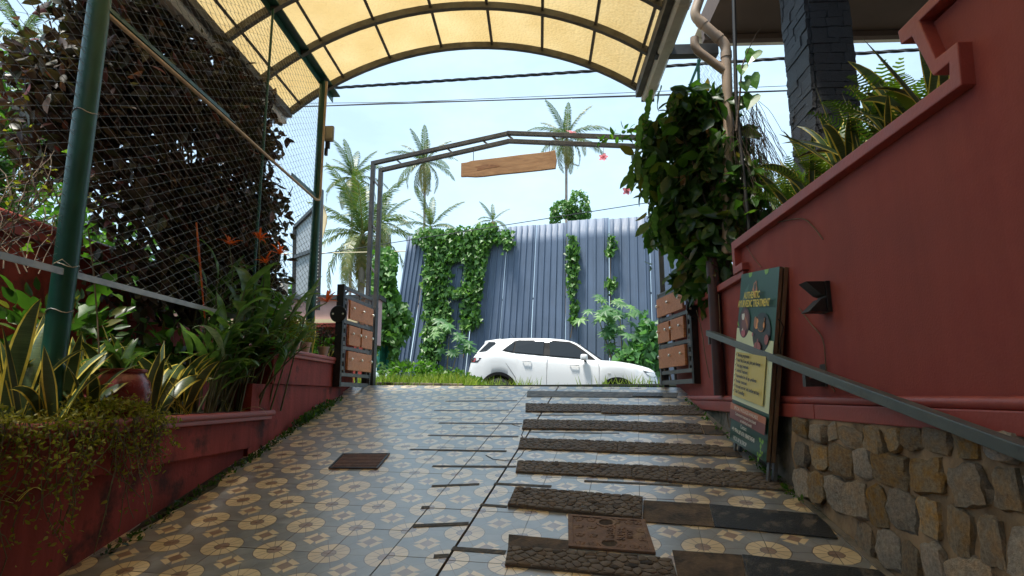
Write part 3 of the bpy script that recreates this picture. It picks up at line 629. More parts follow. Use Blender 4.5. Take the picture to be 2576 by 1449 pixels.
m = MB(); m.lo_hi((-3.0, 7.58, 1.2), (-2.45, 8.1, 2.36)); m.build('shaft', M['red_old'], t, bevel=.006)
m = MB(); m.lo_hi((-3.06, 7.52, 2.362), (-2.39, 8.16, 2.43)); m.lo_hi((-3.10, 7.48, 2.432), (-2.35, 8.2, 2.49)); m.build('cap', M['red_trim'], t, bevel=.008)
# stepped garden wall behind the chain-link
t = thing('garden_wall', 'stepped dark red garden wall behind the chain-link fence', 'wall', (-3.7, 4, 1.3))
m = MB(); m.lo_hi((-3.95, -3, 1.2), (-3.72, 5.3, 2.72)); m.build('high_wall', M['red_old'], t, bevel=.006)
m = MB(); m.lo_hi((-4.02, -3, 2.722), (-3.66, 5.36, 2.80)); m.tube([(-3.66, -3, 2.83), (-3.66, 5.38, 2.83)], .032, 10); m.lo_hi((-4.02, -3, 2.802), (-3.66, 5.38, 2.865)); m.build('coping', M['red_trim'], t, sm=50)
m = MB(); m.lo_hi((-3.93, 5.302, 1.2), (-3.74, 7.5, 2.28)); m.build('low_wall', M['red_old'], t, bevel=.006)
m = MB(); m.lo_hi((-3.98, 5.38, 2.282), (-3.69, 7.5, 2.35)); m.build('low_coping', M['red_trim'], t, bevel=.006)
for yb in (3.55, 4.95): m = MB(); m.lo_hi((-3.72, yb, 1.2), (-3.60, yb+.28, 2.6)); m.build('buttress', M['red_old'], t, bevel=.008)

# ================================================================== right wall
WX = 1.68
yz = lambda u, v, tt: (tt, u, v)
t = thing('boundary_wall', 'tall red plastered wall with zigzag coping rising along the right side', 'wall', (WX, 3, 1.48))
m = MB(); m.prism([(5.02, 1.46), (5.02, 2.80), (2.26, 2.785), (2.25, 2.92), (2.375, 2.92), (2.46, 3.15), (-4, 3.18), (-4, 1.46)], WX, WX+.22, yz); m.build('wall_face', M['red'], t, fixn=True)
cop = [(5.06, 2.86), (2.30, 2.83), (2.29, 2.89), (2.39, 2.89), (2.49, 3.13), (2.57, 3.14), (2.58, 3.21), (-4, 3.23), (-4, 3.16), (2.43, 3.165), (2.36, 2.95), (2.23, 2.945), (2.24, 2.77), (4.995, 2.79), (4.995, 2.645), (4.83, 2.645), (4.83, 2.585), (5.06, 2.585)]
m = MB(); m.prism(cop, WX-.055, WX+.26, yz); m.build('coping', M['red_trim'], t, bevel=.006)
m = MB(); m.prism([(7.62, 1.46), (7.62, 2.53), (5.021, 2.53), (5.021, 1.46)], WX+.004, WX+.2, yz); m.build('low_wall_face', M['red'], t)
m = MB(); m.prism([(7.66, 2.53), (7.66, 2.60), (4.86, 2.585), (4.86, 2.53)], WX-.04, WX+.24, yz); m.build('low_coping', M['red_trim'], t, bevel=.006)
m = MB(); y_ = -4.0
m = MB(); m.lo_hi((WX-.05, -4, 1.462), (WX+.1, 3.76, 1.548)); m.build('trim_band', M['red_trim'], t, bevel=.006)
m = MB(); m.lo_hi((WX-.05, 3.768, 1.462), (WX+.1, 7.3, 1.548)); m.build('trim_band', M['red_trim'], t, bevel=.006)
m = MB(); m.tube([(WX-.022, -4, 1.572), (WX-.022, 7.3, 1.572)], .026, 14); m.build('bead', M['red_trim'], t, sm=60)
# rubble plinth: mortar core with individual stones
t = thing('stone_plinth', 'rough rubble stone plinth in brown mortar under the red wall', 'stone wall', (WX, 3, .8))
m = MB(); vs = []; ys = [-4+.5*k for k in range(0, 17)]; nyy = 44; nzz = 14; fs = []
for i in range(nyy+1):
    for j in range(nzz+1):
        y = -1.5+5.65*i/nyy; z0 = ramp_z(1.6, y)-.1; z = z0+(1.462-z0)*j/nzz
        vs.append((WX-.038+.022*noise.noise(Vector((y*5, z*5, 3.1))), y, z))
for i in range(nyy):
    for j in range(nzz): a = i*(nzz+1)+j; fs.append((a, a+1, a+nzz+2, a+nzz+1))
m.add(vs, fs); mc = m.build('mortar', M['mortar'], t, sm=80, fixn=False)
m = MB(); m.lo_hi((WX+.02, -4, -1.2), (WX+.25, 4.15, 1.458)); m.build('core', M['mortar'], t)
def stone_mesh(seed):
    bm = bmesh.new(); bmesh.ops.create_cube(bm, size=1.0); bmesh.ops.subdivide_edges(bm, edges=bm.edges, cuts=4, use_grid_fill=True)
    off = Vector((seed*7.3, seed*3.1, seed*1.7))
    rs = random.Random(seed); ch = [Vector((rs.uniform(.1, .5), rs.uniform(-1, 1), rs.uniform(-1, 1))).normalized() for _ in range(5)]
    for v in bm.verts:
        p = v.co.copy(); q = p.normalized()*.62; k = p.lerp(q, .33)
        for nrm in ch:
            d = k.dot(nrm)-.44
            if d > 0: k -= nrm*d*.8
        k *= 1+.22*noise.noise(p*2.1+off); k += Vector([.075*noise.noise(p*4.5+off+Vector((i*9, 0, 0))) for i in range(3)])
        v.co = k
    me = bpy.data.meshes.new('stone'); bm.to_mesh(me); bm.free(); me.materials.append(M['stone']); smooth(me, 28); return me
sms = [stone_mesh(k) for k in range(14)]
rs = random.Random(5); row = 0; z_top = 1.455
bands = [(1.345, 1.462), (1.175, 1.345), (.985, 1.175), (.79, .985), (.60, .79), (.40, .60), (.20, .40)]
for z0, z1 in bands:
    y = 4.12-rs.uniform(0, .05)
    while y > .9:
        wd = rs.uniform(.10, .25)*(1.05 if z1-z0 > .14 else .95); zc = (z0+z1)/2+rs.uniform(-.015, .015)+.012*math.sin(y*3)
        hh = (z1-z0)*rs.uniform(.78, .98)
        if zc > ramp_z(1.6, y-wd/2)+.0:
            Mx = Matrix.Translation((WX-.020+rs.uniform(-.008, .008), y-wd/2, zc)) @ Euler((rs.uniform(-.2, .2), rs.uniform(-.12, .15), rs.uniform(-.15, .15))).to_matrix().to_4x4() @ Matrix.Diagonal((.085, wd*1.0, hh*1.0, 1))
            inst('stone', rs.choice(sms), t, Mx)
        y -= wd+rs.uniform(.012, .04)
t = thing('plinth', 'mossy grey concrete plinth below the red wall behind the signboard', 'plinth', (WX, 5.5, 1.2))
m = MB(); vs = []; fs = []; n = 30
for i in range(n+1):
    y = 4.15+3.2*i/n; zr = ramp_z(1.66, y); zt = 1.461
    for x, z in ((WX-.012, zt), (WX-.012+.02*noise.noise(Vector((y*4, 1, 0))), (zt+zr)/2), (WX-.02, zr+.02), (WX-.05+.03*noise.noise(Vector((y*6, 5, 0))), zr-.05)): vs.append((x, y, min(z, zt)))
for i in range(n):
    for j in range(3): a = i*4+j; fs.append((a, a+1, a+5, a+4))
m.add(vs, fs); m.build('face', M['concrete'], t, sm=60)
# drain channel edge along the wall foot
m = MB(); m.beam((1.60, 0.5, ramp_z(1.6, .5)+.002), (1.63, 6.9, ramp_z(1.63, 6.9)+.002), .04, .014, up=EN); tag(m.build('floor_edging', M['concrete'], loc=(1.62, 4, .9)), 'mossy cement edging where the tiles meet the right wall', 'edging')
# ================================================================== barrel canopy
def circ3(a, b, c):
    (ax, ay), (bx, by), (cx, cy) = a, b, c; d = 2*(ax*(by-cy)+bx*(cy-ay)+cx*(ay-by))
    ux = ((ax*ax+ay*ay)*(by-cy)+(bx*bx+by*by)*(cy-ay)+(cx*cx+cy*cy)*(ay-by))/d
    uy = ((ax*ax+ay*ay)*(cx-bx)+(bx*bx+by*by)*(ax-cx)+(cx*cx+cy*cy)*(bx-ax))/d
    return ux, uy, math.hypot(ax-ux, ay-uy)
ccx, ccz, cr = circ3((-3.05, 5.07), (-.70, 5.91), (1.22, 5.30))
a0 = math.atan2(5.07-ccz, -3.05-ccx); a1 = math.atan2(5.30-ccz, 1.22-ccx)
def arc(t, dr=0): a = a0+(a1-a0)*t; return Vector((ccx+(cr+dr)*math.cos(a), 0, ccz+(cr+dr)*math.sin(a)))
def arc_t(x):
    lo, hi = 0., 1.
    for _ in range(40):
        mid = (lo+hi)/2
        if arc(mid).x < x: lo = mid
        else: hi = mid
    return lo
t = thing('canopy', 'arched yellow polycarbonate canopy on dark steel ribs over the ramp', 'canopy', (-.9, 3, 5.1))
rib_ys = [7.05-.80*k for k in range(11)]
NS = 26
def arch_strip(m, y0, y1, r0, r1, n=NS):
    vs = []; fs = []
    for i in range(n+1):
        p, q = arc(i/n, r0), arc(i/n, r1); vs += [(p.x, y0, p.z), (p.x, y1, p.z), (q.x, y1, q.z), (q.x, y0, q.z)]
    for i in range(n):
        a = i*4; b = a+4
        for k in range(4): fs.append((a+k, a+(k+1) % 4, b+(k+1) % 4, b+k))
    fs += [(0, 1, 2, 3), (n*4+3, n*4+2, n*4+1, n*4)]
    m.add(vs, fs)
for k, y in enumerate(rib_ys):
    m = MB(); arch_strip(m, y-.028, y+.028, 0 if k else .0, .075); m.build('rib', M['rib'], t, sm=30)
pur = [-2.93, -2.40, -1.82, -1.18, -.55, .07, .65, 1.16]
for x in pur:
    tt = arc_t(x); p = arc(tt, .052); a = a0+(a1-a0)*tt; up = Vector((math.cos(a), 0, math.sin(a)))
    m = MB(); m.beam((p.x, rib_ys[-1], p.z), (p.x, 7.07, p.z), .03, .032, up=up); m.build('purlin', M['rib'], t)
for k in range(len(rib_ys)-1):
    m = MB(); arch_strip(m, rib_ys[k+1]+.003, rib_ys[k]-.003 if k else 7.10, .0775, .0815, 40); m.build('roof_sheet', M['poly'], t, sm=30)
pr = arc(1.0, .03); pl = arc(0.0, .03)
m = MB(); m.lo_hi((pr.x-.01, rib_ys[-1], pr.z-.11), (pr.x+.06, 7.08, pr.z+.02)); m.build('eaves_beam', M['rib'], t, bevel=.004)
m = MB(); m.lo_hi((pl.x-.06, rib_ys[-1], pl.z-.06), (pl.x+.01, 7.08, pl.z+.03)); m.build('eaves_beam', M['rib'], t, bevel=.004)
gutter_prof = [(0, .16), (0, 0), (.03, -.03), (.12, -.03), (.15, 0), (.16, .16), (.145, .16), (.137, .01), (.115, -.015), (.035, -.015), (.015, .005), (.015, .16)]
for nm, x0, sg, z0, y1 in (('right', pr.x+.065, 1, pr.z-.12, 7.12), ('left', pl.x-.065, -1, pl.z-.10, 7.10)):
    m = MB(); m.prism([(x0+sg*u, z0+v) for u, v in gutter_prof], rib_ys[-1], y1-.012, lambda u, v, tt: (u, tt, v)); g = m.build('gutter', M['gutter'], t)
    m = MB(); m.lo_hi((min(x0, x0+sg*.16), y1-.010, z0-.03), (max(x0, x0+sg*.16), y1, z0+.165)); m.build('end_cap', M['steel_dark'] if sg > 0 else M['gutter'], g)
    for yy in (6.85, 6.80, 6.75, 5.3, 5.25, 5.2, 3.9, 3.85):
        m = MB(); m.prism([(x0+sg*u*1.03, z0+v-.004) for u, v in gutter_prof[:6]]+[(x0+sg*.155, z0+.15), (x0+sg*.02, z0+.15)], yy, yy+.018, lambda u, v, tt: (u, tt, v)); m.build('gutter_rib', M['gutter'], g)
m = MB(); m.beam((pr.x+.05, 6.12, pr.z-.08), (1.95, 6.12, pr.z-.08), .10, .12); m.build('wall_bracket', M['steel_dark'], t, bevel=.004)
m = MB(); m.beam((-2.60, rib_ys[-1], 5.44), (-2.60, 7.33, 5.44), .10, .018); m.beam((-2.645, rib_ys[-1], 5.40), (-2.645, 7.33, 5.40), .012, .085); m.build('support_beam', M['green_paint'], t, bevel=.002)

# ================================================================== chain-link fence on green posts
FX = -2.60
t = thing('chain_link_fence', 'chain-link fence on dark green round posts above the left planters', 'fence', (FX, 5, 1.45))
m = MB(); m.tube([(FX, 3.20, 1.40), (FX, 3.20, 5.39)], .060, 20); m.build('post', M['green_paint'], t, sm=50)
m = MB(); m.tube([(FX, 6.86, 1.95), (FX, 6.86, 5.39)], .048, 20); m.build('post', M['green_paint'], t, sm=50)
m = MB(); m.beam((FX+.03, -1, 2.262), (FX+.03, 6.80, 2.262), .008, .036); m.build('bottom_bar', M['rail_galv'], t)
m = MB(); m.beam((FX, 3.2, 3.905), (FX, 4.75, 3.905), .012, .07); m.beam((FX+.03, 3.2, 3.868), (FX+.03, 4.75, 3.868), .06, .008); m.build('angle_bar', M['green_paint'], t)
m = MB(); m.beam((FX, 6.1, 3.905), (FX, 6.82, 3.905), .012, .06); m.build('angle_bar', M['green_paint'], t)
m = MB(); m.tube([(FX, 5.42, 2.3), (FX, 5.40, 5.38)], .013, 8); m.build('tension_rod', M['green_paint'], t, sm=50)
P_ = .072; segs = []
for k in range(int((6.82+.6)/P_)):
    y0 = -.6+k*P_; sag = .0
    pts = []
    for j in range(int((5.36-2.27)/(P_*.5))):
        z = 2.27+j*P_*.5; yy = y0+(P_*.5 if (j+k) % 2 else -P_*.5)+.006*math.sin(z*3+k*.7)
        pts.append((FX+(.004 if (j+k) % 2 else -.004)+.012*math.sin(y0*1.1+z*.8), yy, z))
    segs.append(np.array(pts))
vv = []; ff = []; base = 0; r_ = .0024
for pts in segs:
    n = len(pts); off = np.array([[r_, 0, 0], [-r_*.5, r_*.87, 0], [-r_*.5, -r_*.87, 0]])
    ring = (pts[:, None, :]+off[None]).reshape(-1, 3); vv.append(ring)
    i = np.arange(n-1)[:, None]*3; j = np.arange(3)[None]; j2 = (j+1) % 3
    ff.append((np.stack([i+j, i+j2, i+3+j2, i+3+j], -1).reshape(-1, 4))+base); base += len(ring)
o = np_obj('wire_mesh', np.concatenate(vv), np.concatenate(ff), M['wire'], t); o['kind'] = 'stuff'
for z in (2.05, 2.30, 3.2, 4.2):
    m = MB(); m.tube([(FX+.063*math.cos(a), 3.20+.063*math.sin(a), z+.01*math.sin(3*a)) for a in [2*math.pi*k/16 for k in range(17)]], .003, 5); m.build('tie_wire', M['rail_galv'], t, sm=60)
m = MB(); m.tube([(FX+.06, 3.17, 2.29), (FX+.09, 3.06, 2.31), (FX+.08, 3.02, 2.28)], .0025, 5)
m.build('tie_wire', M['rail_galv'], t, sm=60)
# conduit along the rail and up the far post
m = MB(); m.tube([(FX+.045, 3.22, 3.845), (FX+.045, 4.4, 3.85), (FX+.045, 5.6, 3.84), (FX+.048, 6.70, 3.835), (FX+.055, 6.79, 3.86), (FX+.06, 6.80, 3.93), (FX+.055, 6.805, 4.6), (FX+.06, 6.80, 5.36)], .014, 8)
tag(m.build('conduit', M['conduit'], loc=(FX, 5, 3.85), sm=60), 'cream electrical conduit along the fence rail and up the far post', 'conduit')
t = thing('floodlight', 'grey floodlight fixed to the far green fence post', 'floodlight', (FX+.09, 6.86, 4.6))
def rounded(m, c, d): m.box(c, d)
m = MB(); m.box((FX+.10, 6.88, 4.72), (.11, .05, .20)); m.build('housing', pm('grey_lamp_casting', (.26, .24, .20), .55, .3, var=.1), t, bevel=.018, sm=40)
m = MB(); m.box((FX+.10, 6.853, 4.725), (.085, .006, .15)); m.build('lens', pm('dusty_lens', (.42, .39, .33), .4, var=.2), t, bevel=.002)
m = MB(); m.box((FX+.085, 6.88, 4.575), (.05, .04, .08)); m.box((FX+.07, 6.88, 4.49), (.035, .035, .09)); m.build('bracket', M['steel_black'], t, bevel=.004)

# ================================================================== gate portal and leaves
GL = Vector((-2.21, 8.20, 0)); GR = Vector((1.52, 7.59, 0)); gd = (GR-GL).normalized(); gn = Vector((gd.y, -gd.x, 0))
def gp(s, z): return Vector((GL.x, GL.y, z))+gd*s
GW = (GR-GL).length
t = thing('gate_portal', 'dark steel gate portal of twin tubes with a shallow peaked top', 'gate portal', gp(GW/2, 1.73))
TU = .055
apex_s = (Vector((-.37, 7.9, 0))-GL).dot(gd)
outer = [gp(-.12, 2.80), gp(-.12, 4.87), gp(apex_s, 5.145), gp(GW-.15, 4.92), gp(GW+1.15, 4.86)]
inner = [gp(.0, 2.80), gp(.0, 4.755), gp(apex_s, 5.03), gp(GW-.15, 4.80), gp(GW+1.15, 4.745)]
for pl_ in (outer, inner):
    for a, b in zip(pl_[:-1], pl_[1:]):
        up = Vector((0, 0, 1)) if abs((b-a).normalized().z) < .9 else gn
        m = MB(); d = (b-a).normalized(); m.beam(a-d*(TU*.48), b+d*(TU*.0), TU, TU, up=up); m.build('tube', M['steel_dark'], t, bevel=.003)
for z in (4.55, 3.90, 3.30): m = MB(); m.beam(gp(-.12+TU/2, z+.05), gp(-TU/2, z-.03), .022, .03, up=gn); m.build('tie', M['steel_gate'], t)
for s in (.25, 1.0, apex_s-.35, apex_s, apex_s+.62, apex_s+1.25):
    zo = 4.87+(5.145-4.87)*min(1, (s+.12)/(apex_s+.12)) if s <= apex_s else 5.145-(s-apex_s)/(GW-.15-apex_s)*.225
    m = MB(); m.beam(gp(s-.02, zo-TU/2), gp(s+.05, zo-.115+TU/2), .022, .03, up=gn); m.build('tie', M['steel_gate'], t)
m = MB(); m.beam(gp(-.06, 1.70), gp(-.06, 2.79), .17, .09, up=gn); m.build('gate_post', M['steel_dark'], t, bevel=.006)
m = MB(); m.beam(gp(GW+.04, 1.68), gp(GW+.04, 4.80), .06, .06, up=gn); m.build('gate_post', M['steel_dark'], t, bevel=.004)
m = MB(); m.beam(gp(GW+1.15, 3.0), gp(GW+1.15, 4.86), .06, .06, up=gn); m.build('gate_post', M['steel_dark'], t, bevel=.004)
def gate_leaf(label, hinge, near, z0, H, side):
    """a leaf swung open towards the viewer; side = +1 when its planks face +X"""
    a, b = Vector(near), Vector(hinge); L_ = (b-a).length; d = (b-a)/L_; n = Vector((d.y, -d.x, 0))
    if n.x*side < 0: n = -n
    t = thing('gate_leaf', label, 'gate leaf', (a.x, a.y, z0))
    P = lambda s, z, o=0: Vector((a.x, a.y, z0+z))+d*s+n*o
    def bar(nm, s0, z0_, s1, z1_, w_, th, mat, o=0, par=t, bev=.002):
        m = MB(); m.beam(P(s0, z0_, o), P(s1, z1_, o), th, w_, up=(d if abs(s1-s0) < 1e-6 else Vector((0, 0, 1)))); return m.build(nm, M[mat], par, bevel=bev)
    bar('meeting_stile', .02, 0, .02, H, .05, .085, 'steel_black')
    bar('stile', .075, .0, .075, H, .05, .03, 'steel_gate'); bar('stile', .185, .15, .185, H-.12, .03, .028, 'steel_gate')
    bar('stile', L_-.02, 0, L_-.02, H, .035, .04, 'steel_gate'); bar('stile', L_-.14, .15, L_-.14, H-.12, .028, .028, 'steel_gate')
    bar('stile', L_*.58, .0, L_*.58, H-.03, .03, .024, 'steel_gate')
    for z in (.03, .145, .46, .775, 1.075, H-.02): bar('rail', .10, z, L_-.04, z, .05 if z < .1 else .042, .03, 'steel_gate')
    for k in range(9):
        z = .22+k*.098; bar('rung', .10, z, .17, z, .045, .026, 'steel_gate'); bar('rung', L_-.127, z, L_-.038, z, .045, .026, 'steel_gate')
    def plank(s0, s1, za, zb, studs):
        m = MB(); cs = [(s0, za), (s1, za), (s1, zb), (s0, zb)]
        m.add([P(u, v, .018) for u, v in cs]+[P(u, v, .045) for u, v in cs], [(3, 2, 1, 0), (4, 5, 6, 7), (0, 1, 5, 4), (1, 2, 6, 5), (2, 3, 7, 6), (3, 0, 4, 7)])
        pk = m.build('plank', M['wood'], t, bevel=.004)
        for s in studs:
            ax = Matrix((d, Vector((0, 0, 1)), n)).transposed(); m = MB()
            m.lathe([(.006, 0), (.006, .016), (.017, .018), (.018, .026), (.012, .033), (.004, .036)], P(s, (za+zb)/2+.02, .045), 12, ax); m.build('stud', M['stud'], pk, sm=50)
    s0, s1 = .215, L_-.05
    plank(s0, s1, .20, .425, (s0+.07, (s0+s1)/2, s1-.06)); plank(s0, L_*.55, .50, .735, (s0+.08, L_*.55-.05)); plank(L_*.60, s1, .50, .735, (L_*.60+.07, s1-.05)); plank(s0, s1, .815, 1.04, (s0+.07, (s0+s1)/2, s1-.06))
    m = MB(); ax = Matrix((n, Vector((0, 0, 1)), -d)).transposed()
    m.lathe([(.098, 0), (.10, .004), (.10, .012), (.096, .016)], P(-.03, H*.70, 0), 28, ax); lk = m.build('lock_plate', M['steel_black'], t, sm=40)
    for q in (-.06, .062): m = MB(); m.lathe([(.012, 0), (.012, .003), (.008, .005)], P(-.048, H*.70, q*1.0), 10, ax); m.build('lock_bolt', M['stud'], lk, sm=40)
    bar('latch', .02, H-.13, .16, H-.05, .02, .02, 'steel_black', .03)
    return t
gate_leaf('left gate leaf of grey slats and orange planks, swung open by the planter', (-2.24, 8.12, 0), (-2.325, 7.05, 0), 1.70, 1.20, 1)
gate_leaf('right gate leaf of grey slats and orange planks, under the creeper', (1.50, 7.57, 0), (1.655, 6.48, 0), 1.72, 1.11, -1)
# hanging blank wooden board
bl_, br_ = Vector((-1.03, 7.96, 0)), Vector((.275, 7.745, 0)); bdv = (br_-bl_).normalized(); bw = (br_-bl_).length
t = thing('hanging_board', 'blank live-edge wooden board hanging from the portal', 'wooden board', (-.38, 7.85, 4.55))
top = [(0, 4.745), (.08, 4.748), (.15, 4.765), (.35, 4.772), (.6, 4.782), (.85, 4.795), (1.05, 4.80), (1.18, 4.805), (1.30, 4.82)]
bot = [(1.318, 4.68), (1.30, 4.565), (1.1, 4.555), (.8, 4.545), (.55, 4.54), (.32, 4.528), (.2, 4.53), (.08, 4.545), (0, 4.548)]
bn = Vector((bdv.y, -bdv.x, 0))
m = MB(); m.prism([(u*bw/1.32, v) for u, v in top+bot], -.02, .02, lambda u, v, tt: tuple(bl_+bdv*u+bn*tt+Vector((0, 0, v)))); m.build('board', M['wood_board'], t, bevel=.004)
m = MB(); n_ = 22
kn = [(.30+.10*(1+.35*math.sin(3*a+1))*math.cos(a)+(.12*max(0, math.cos(a))**4), 4.655+.038*(1+.3*math.sin(2*a+.5))*math.sin(a)) for a in [2*math.pi*k/n_ for k in range(n_)]]
m.prism(kn, .0195, .0215, lambda u, v, tt: tuple(bl_+bdv*u+bn*tt+Vector((0, 0, v)))); m.build('knot', wood_mat('dark_knot', (.20, .09, .045), (.30, .155, .08), 9), t)
for s in (.17, 1.22):
    m = MB(); p = bl_+bdv*s; m.tube([p+Vector((0, 0, 4.76)), p+Vector((0, 0, 4.955))], .005, 6); m.build('hanger', M['steel_black'], t)

# ================================================================== handrail
t = thing('handrail', 'grey square-tube handrail bracketed off the right wall', 'handrail', (1.58, 4, 1.8))
ra, rb = Vector((1.575, 5.70, 2.168)), Vector((1.575, -1.5, 2.168-.2085*7.2))
m = MB(); m.beam(ra, rb, .052, .052); m.build('rail', M['rail'], t, bevel=.005)
m = MB(); m.beam(ra+Vector((.0, -.026, 0)), ra+Vector((.12, -.026, 0)), .05, .05); m.build('wall_return', M['rail'], t, bevel=.004)
for yb in (5.66, 3.70, 1.5):
    z = 2.168-.2085*(5.70-yb); m = MB(); m.lo_hi((1.671, yb-.035, z-.10), (1.679, yb+.035, z+.03)); m.lo_hi((1.585, yb-.02, z-.10), (1.67, yb+.02, z-.052)); m.lo_hi((1.56, yb-.02, z-.10), (1.584, yb+.02, z-.03)); m.build('bracket', M['steel_dark'], t)

# ================================================================== wall lamp (hourglass)
t = thing('wall_lamp', 'black hourglass-shaped up-and-down wall lamp on the red wall', 'wall lamp', (WX, 3.58, 2.16))
m = MB(); m.lo_hi((WX-.028, 3.525, 2.07), (WX-.002, 3.645, 2.25)); m.build('back_box', M['steel_black'], t, bevel=.003)
for sg in (1, -1):
    m = MB(); prof = [(WX-.030, 2.16+sg*.004), (WX-.055, 2.16+sg*.012), (WX-.135, 2.16+sg*.088), (WX-.030, 2.16+sg*.088)]
    m.prism(prof, 3.53, 3.64, lambda u, v, tt: (u, tt, v)); m.build('shade', M['steel_black'], t, bevel=.003)
# ================================================================== downpipe on the wall, roots and wires
m = MB(); m.tube([(1.625, 5.62, 1.60), (1.625, 5.62, 2.3), (1.63, 5.66, 2.9)], .055, 16); tag(m.build('downpipe', M['maroon_pipe'], loc=(1.62, 5.62, 1.6), sm=60), 'red-painted downpipe on the wall behind the signboard', 'pipe')
def wire(name, pts, r, mat, label, cat, n=6, group=None):
    P3 = [Vector(p) for p in pts]; out = []
    for i in range(len(P3)-1):
        p0, p1, p2, p3 = P3[max(i-1, 0)], P3[i], P3[i+1], P3[min(i+2, len(P3)-1)]
        for k in range(6):
            u = k/6; out.append(.5*((2*p1)+(p2-p0)*u+(2*p0-5*p1+4*p2-p3)*u*u+(3*p1-p0-3*p2+p3)*u**3))
    out.append(P3[-1]); m = MB(); m.tube(out, r, n); return tag(m.build(name, mat, loc=P3[0], sm=60), label, cat, group)
wx = WX-.012
wire('dry_tendril', [PX(1950, 560, wx), PX(2015, 550, wx), PX(2045, 570, wx), PX(2070, 602, wx)], .0035, M['twig'], 'dry tendril curling over the top of the red wall', 'tendril')
wire('dry_tendril', [PX(1868, 600, wx), PX(1890, 640, wx), PX(1915, 672, wx)], .0025, M['twig'], 'dry tendril running down towards the signboard top', 'tendril')
wire('dry_tendril', [PX(2010, 775, wx), PX(2040, 815, wx), PX(2070, 855, wx), PX(2078, 930, wx), PX(2085, 960, wx), PX(2100, 985, wx)], .0035, M['twig'], 'dry tendril trailing down below the wall lamp', 'tendril')
wire('dry_tendril', [PX(1752, 780, wx-.02), PX(1765, 830, wx-.02), PX(1775, 900, wx-.02), PX(1785, 950, wx-.02)], .004, M['twig'], 'dark tendril on the low wall beside the right gate leaf', 'tendril')
wire('dry_tendril', [PX(1808, 740, wx-.03), PX(1812, 840, wx-.03), PX(1813, 950, wx-.03), PX(1822, 1010, wx-.03), PX(1835, 1075, wx-.03)], .004, M['twig'], 'long tendril hanging down the wall left of the signboard', 'tendril')

# ================================================================== signboard pair leaning on the wall
bn_, bf_ = Vector((1.50, 4.235, 1.165)), Vector((1.50, 5.00, 1.262)); tn_, tf_ = Vector((1.622, 3.985, 2.43)), Vector((1.622, 4.745, 2.585))
sx = (bn_-bf_).normalized(); sy = ((tn_-bn_)+(tf_-bf_)).normalized(); sn = sx.cross(sy).normalized(); sy = sn.cross(sx).normalized()
if sn.x > 0: sn = -sn
SW = .765; SH = 1.30; SO = bf_.copy()                     # origin: lower far corner, u to the near side, v up
def S(u, v, o=0): return SO+sx*u+sy*v+sn*o
sc_u = lambda u: u*SW
t = thing('signboard', 'green and yellow treatment signboard pair leaning on the red wall', 'signboard', (1.55, 4.6, 1.0))
m = MB()
def sq(m, u0, u1, v0, v1, o0, o1, mi=0):
    cs = [(u0, v0), (u1, v0), (u1, v1), (u0, v1)]
    m.add([S(u, v, o0) for u, v in cs]+[S(u, v, o1) for u, v in cs], [(3, 2, 1, 0), (4, 5, 6, 7), (0, 1, 5, 4), (1, 2, 6, 5), (2, 3, 7, 6), (3, 0, 4, 7)], mi)
sq(m, 0, SW, 0, SH, -.024, 0); front = m.build('front_board', M['ply'], t, bevel=.002)
m = MB(); sq(m, 0, SW, 0, SH, -.060, -.034); m.build('back_board', M['ply'], t, bevel=.002)
for u in (.035, SW-.035):
    m = MB(); sq(m, u-.018, u+.018, -.155, .05, -.040, -.026); m.build('leg', M['steel_gate'], t); m = MB(); sq(m, u-.018, u+.018, -.155, .05, -.086, -.0605); m.build('leg', M['steel_gate'], t)
m = MB(); m.tube([S(SW+.004, .95, -.01), S(SW+.012, .93, -.03), S(SW+.006, .90, -.05), S(SW+.01, .78, -.03), S(SW+.008, .72, -.045)], .004, 6); m.build('cord', M['steel_black'], t)
pg = {k: flat('print_'+k, tuple(min(.85, 1.3*v) for v in c), .3) for k, c in dict(green=(.012, .06, .042), pale=(.58, .62, .40), yellow=(.52, .42, .11), orange=(.40, .13, .06), maroon=(.17, .05, .045), white=(.62, .60, .54), gold=(.62, .48, .035),
     black=(.02, .02, .02), leaf=(.16, .34, .03), plum=(.07, .022, .026), copper=(.36, .14, .06), pot=(.055, .035, .022), onion=(.30, .07, .07), dark=(.018, .012, .012), flame=(.75, .28, .08), pink=(.42, .09, .13), sheen=(.05, .12, .10)).items()}
prt = {}
layer = [0]
def panel(name, key, u0, u1, v0, v1):
    layer[0] += 1; o = .0006*layer[0]; m = MB(); sq(m, u0, u1, v0, v1, o-.0004, o); return m.build(name, pg[key], front)
def blob(name, key, poly):
    layer[0] += 1; o = .0006*layer[0]; m = MB(); m.prism(poly, o-.0004, o, lambda u, v, tt: tuple(S(u, v, tt))); return m.build(name, pg[key], front)
def ell(cu, cv, ru, rv, a0=0, a1=360, n=28): return [(cu+ru*math.cos(R(a0+(a1-a0)*k/n)), cv+rv*math.sin(R(a0+(a1-a0)*k/n))) for k in range(n if a1-a0 >= 360 else n+1)]
panel('print_ground', 'green', 0, SW, 0, SH)
blob('printed_leaf', 'sheen', [(.02, .98), (.05, 1.08), (.12, 1.17), (.20, 1.22), (.17, 1.13), (.11, 1.05), (.05, 1.0)])
for cu in (.20, .53): blob('printed_leaf', 'leaf', [(cu-.03, SH-.001), (cu-.02, SH-.025), (cu, SH-.04), (cu+.04, SH-.03), (cu+.05, SH-.001)])
blob('printed_leaf', 'leaf', [(0, .90), (.05, .88), (.0, .93)])
blob('emblem', 'copper', [(.335+.045*math.cos(a)*(1+.18*math.cos(6*a)), 1.165+.062*math.sin(a)*(1+.12*math.cos(5*a))) for a in [2*math.pi*k/40 for k in range(40)]])
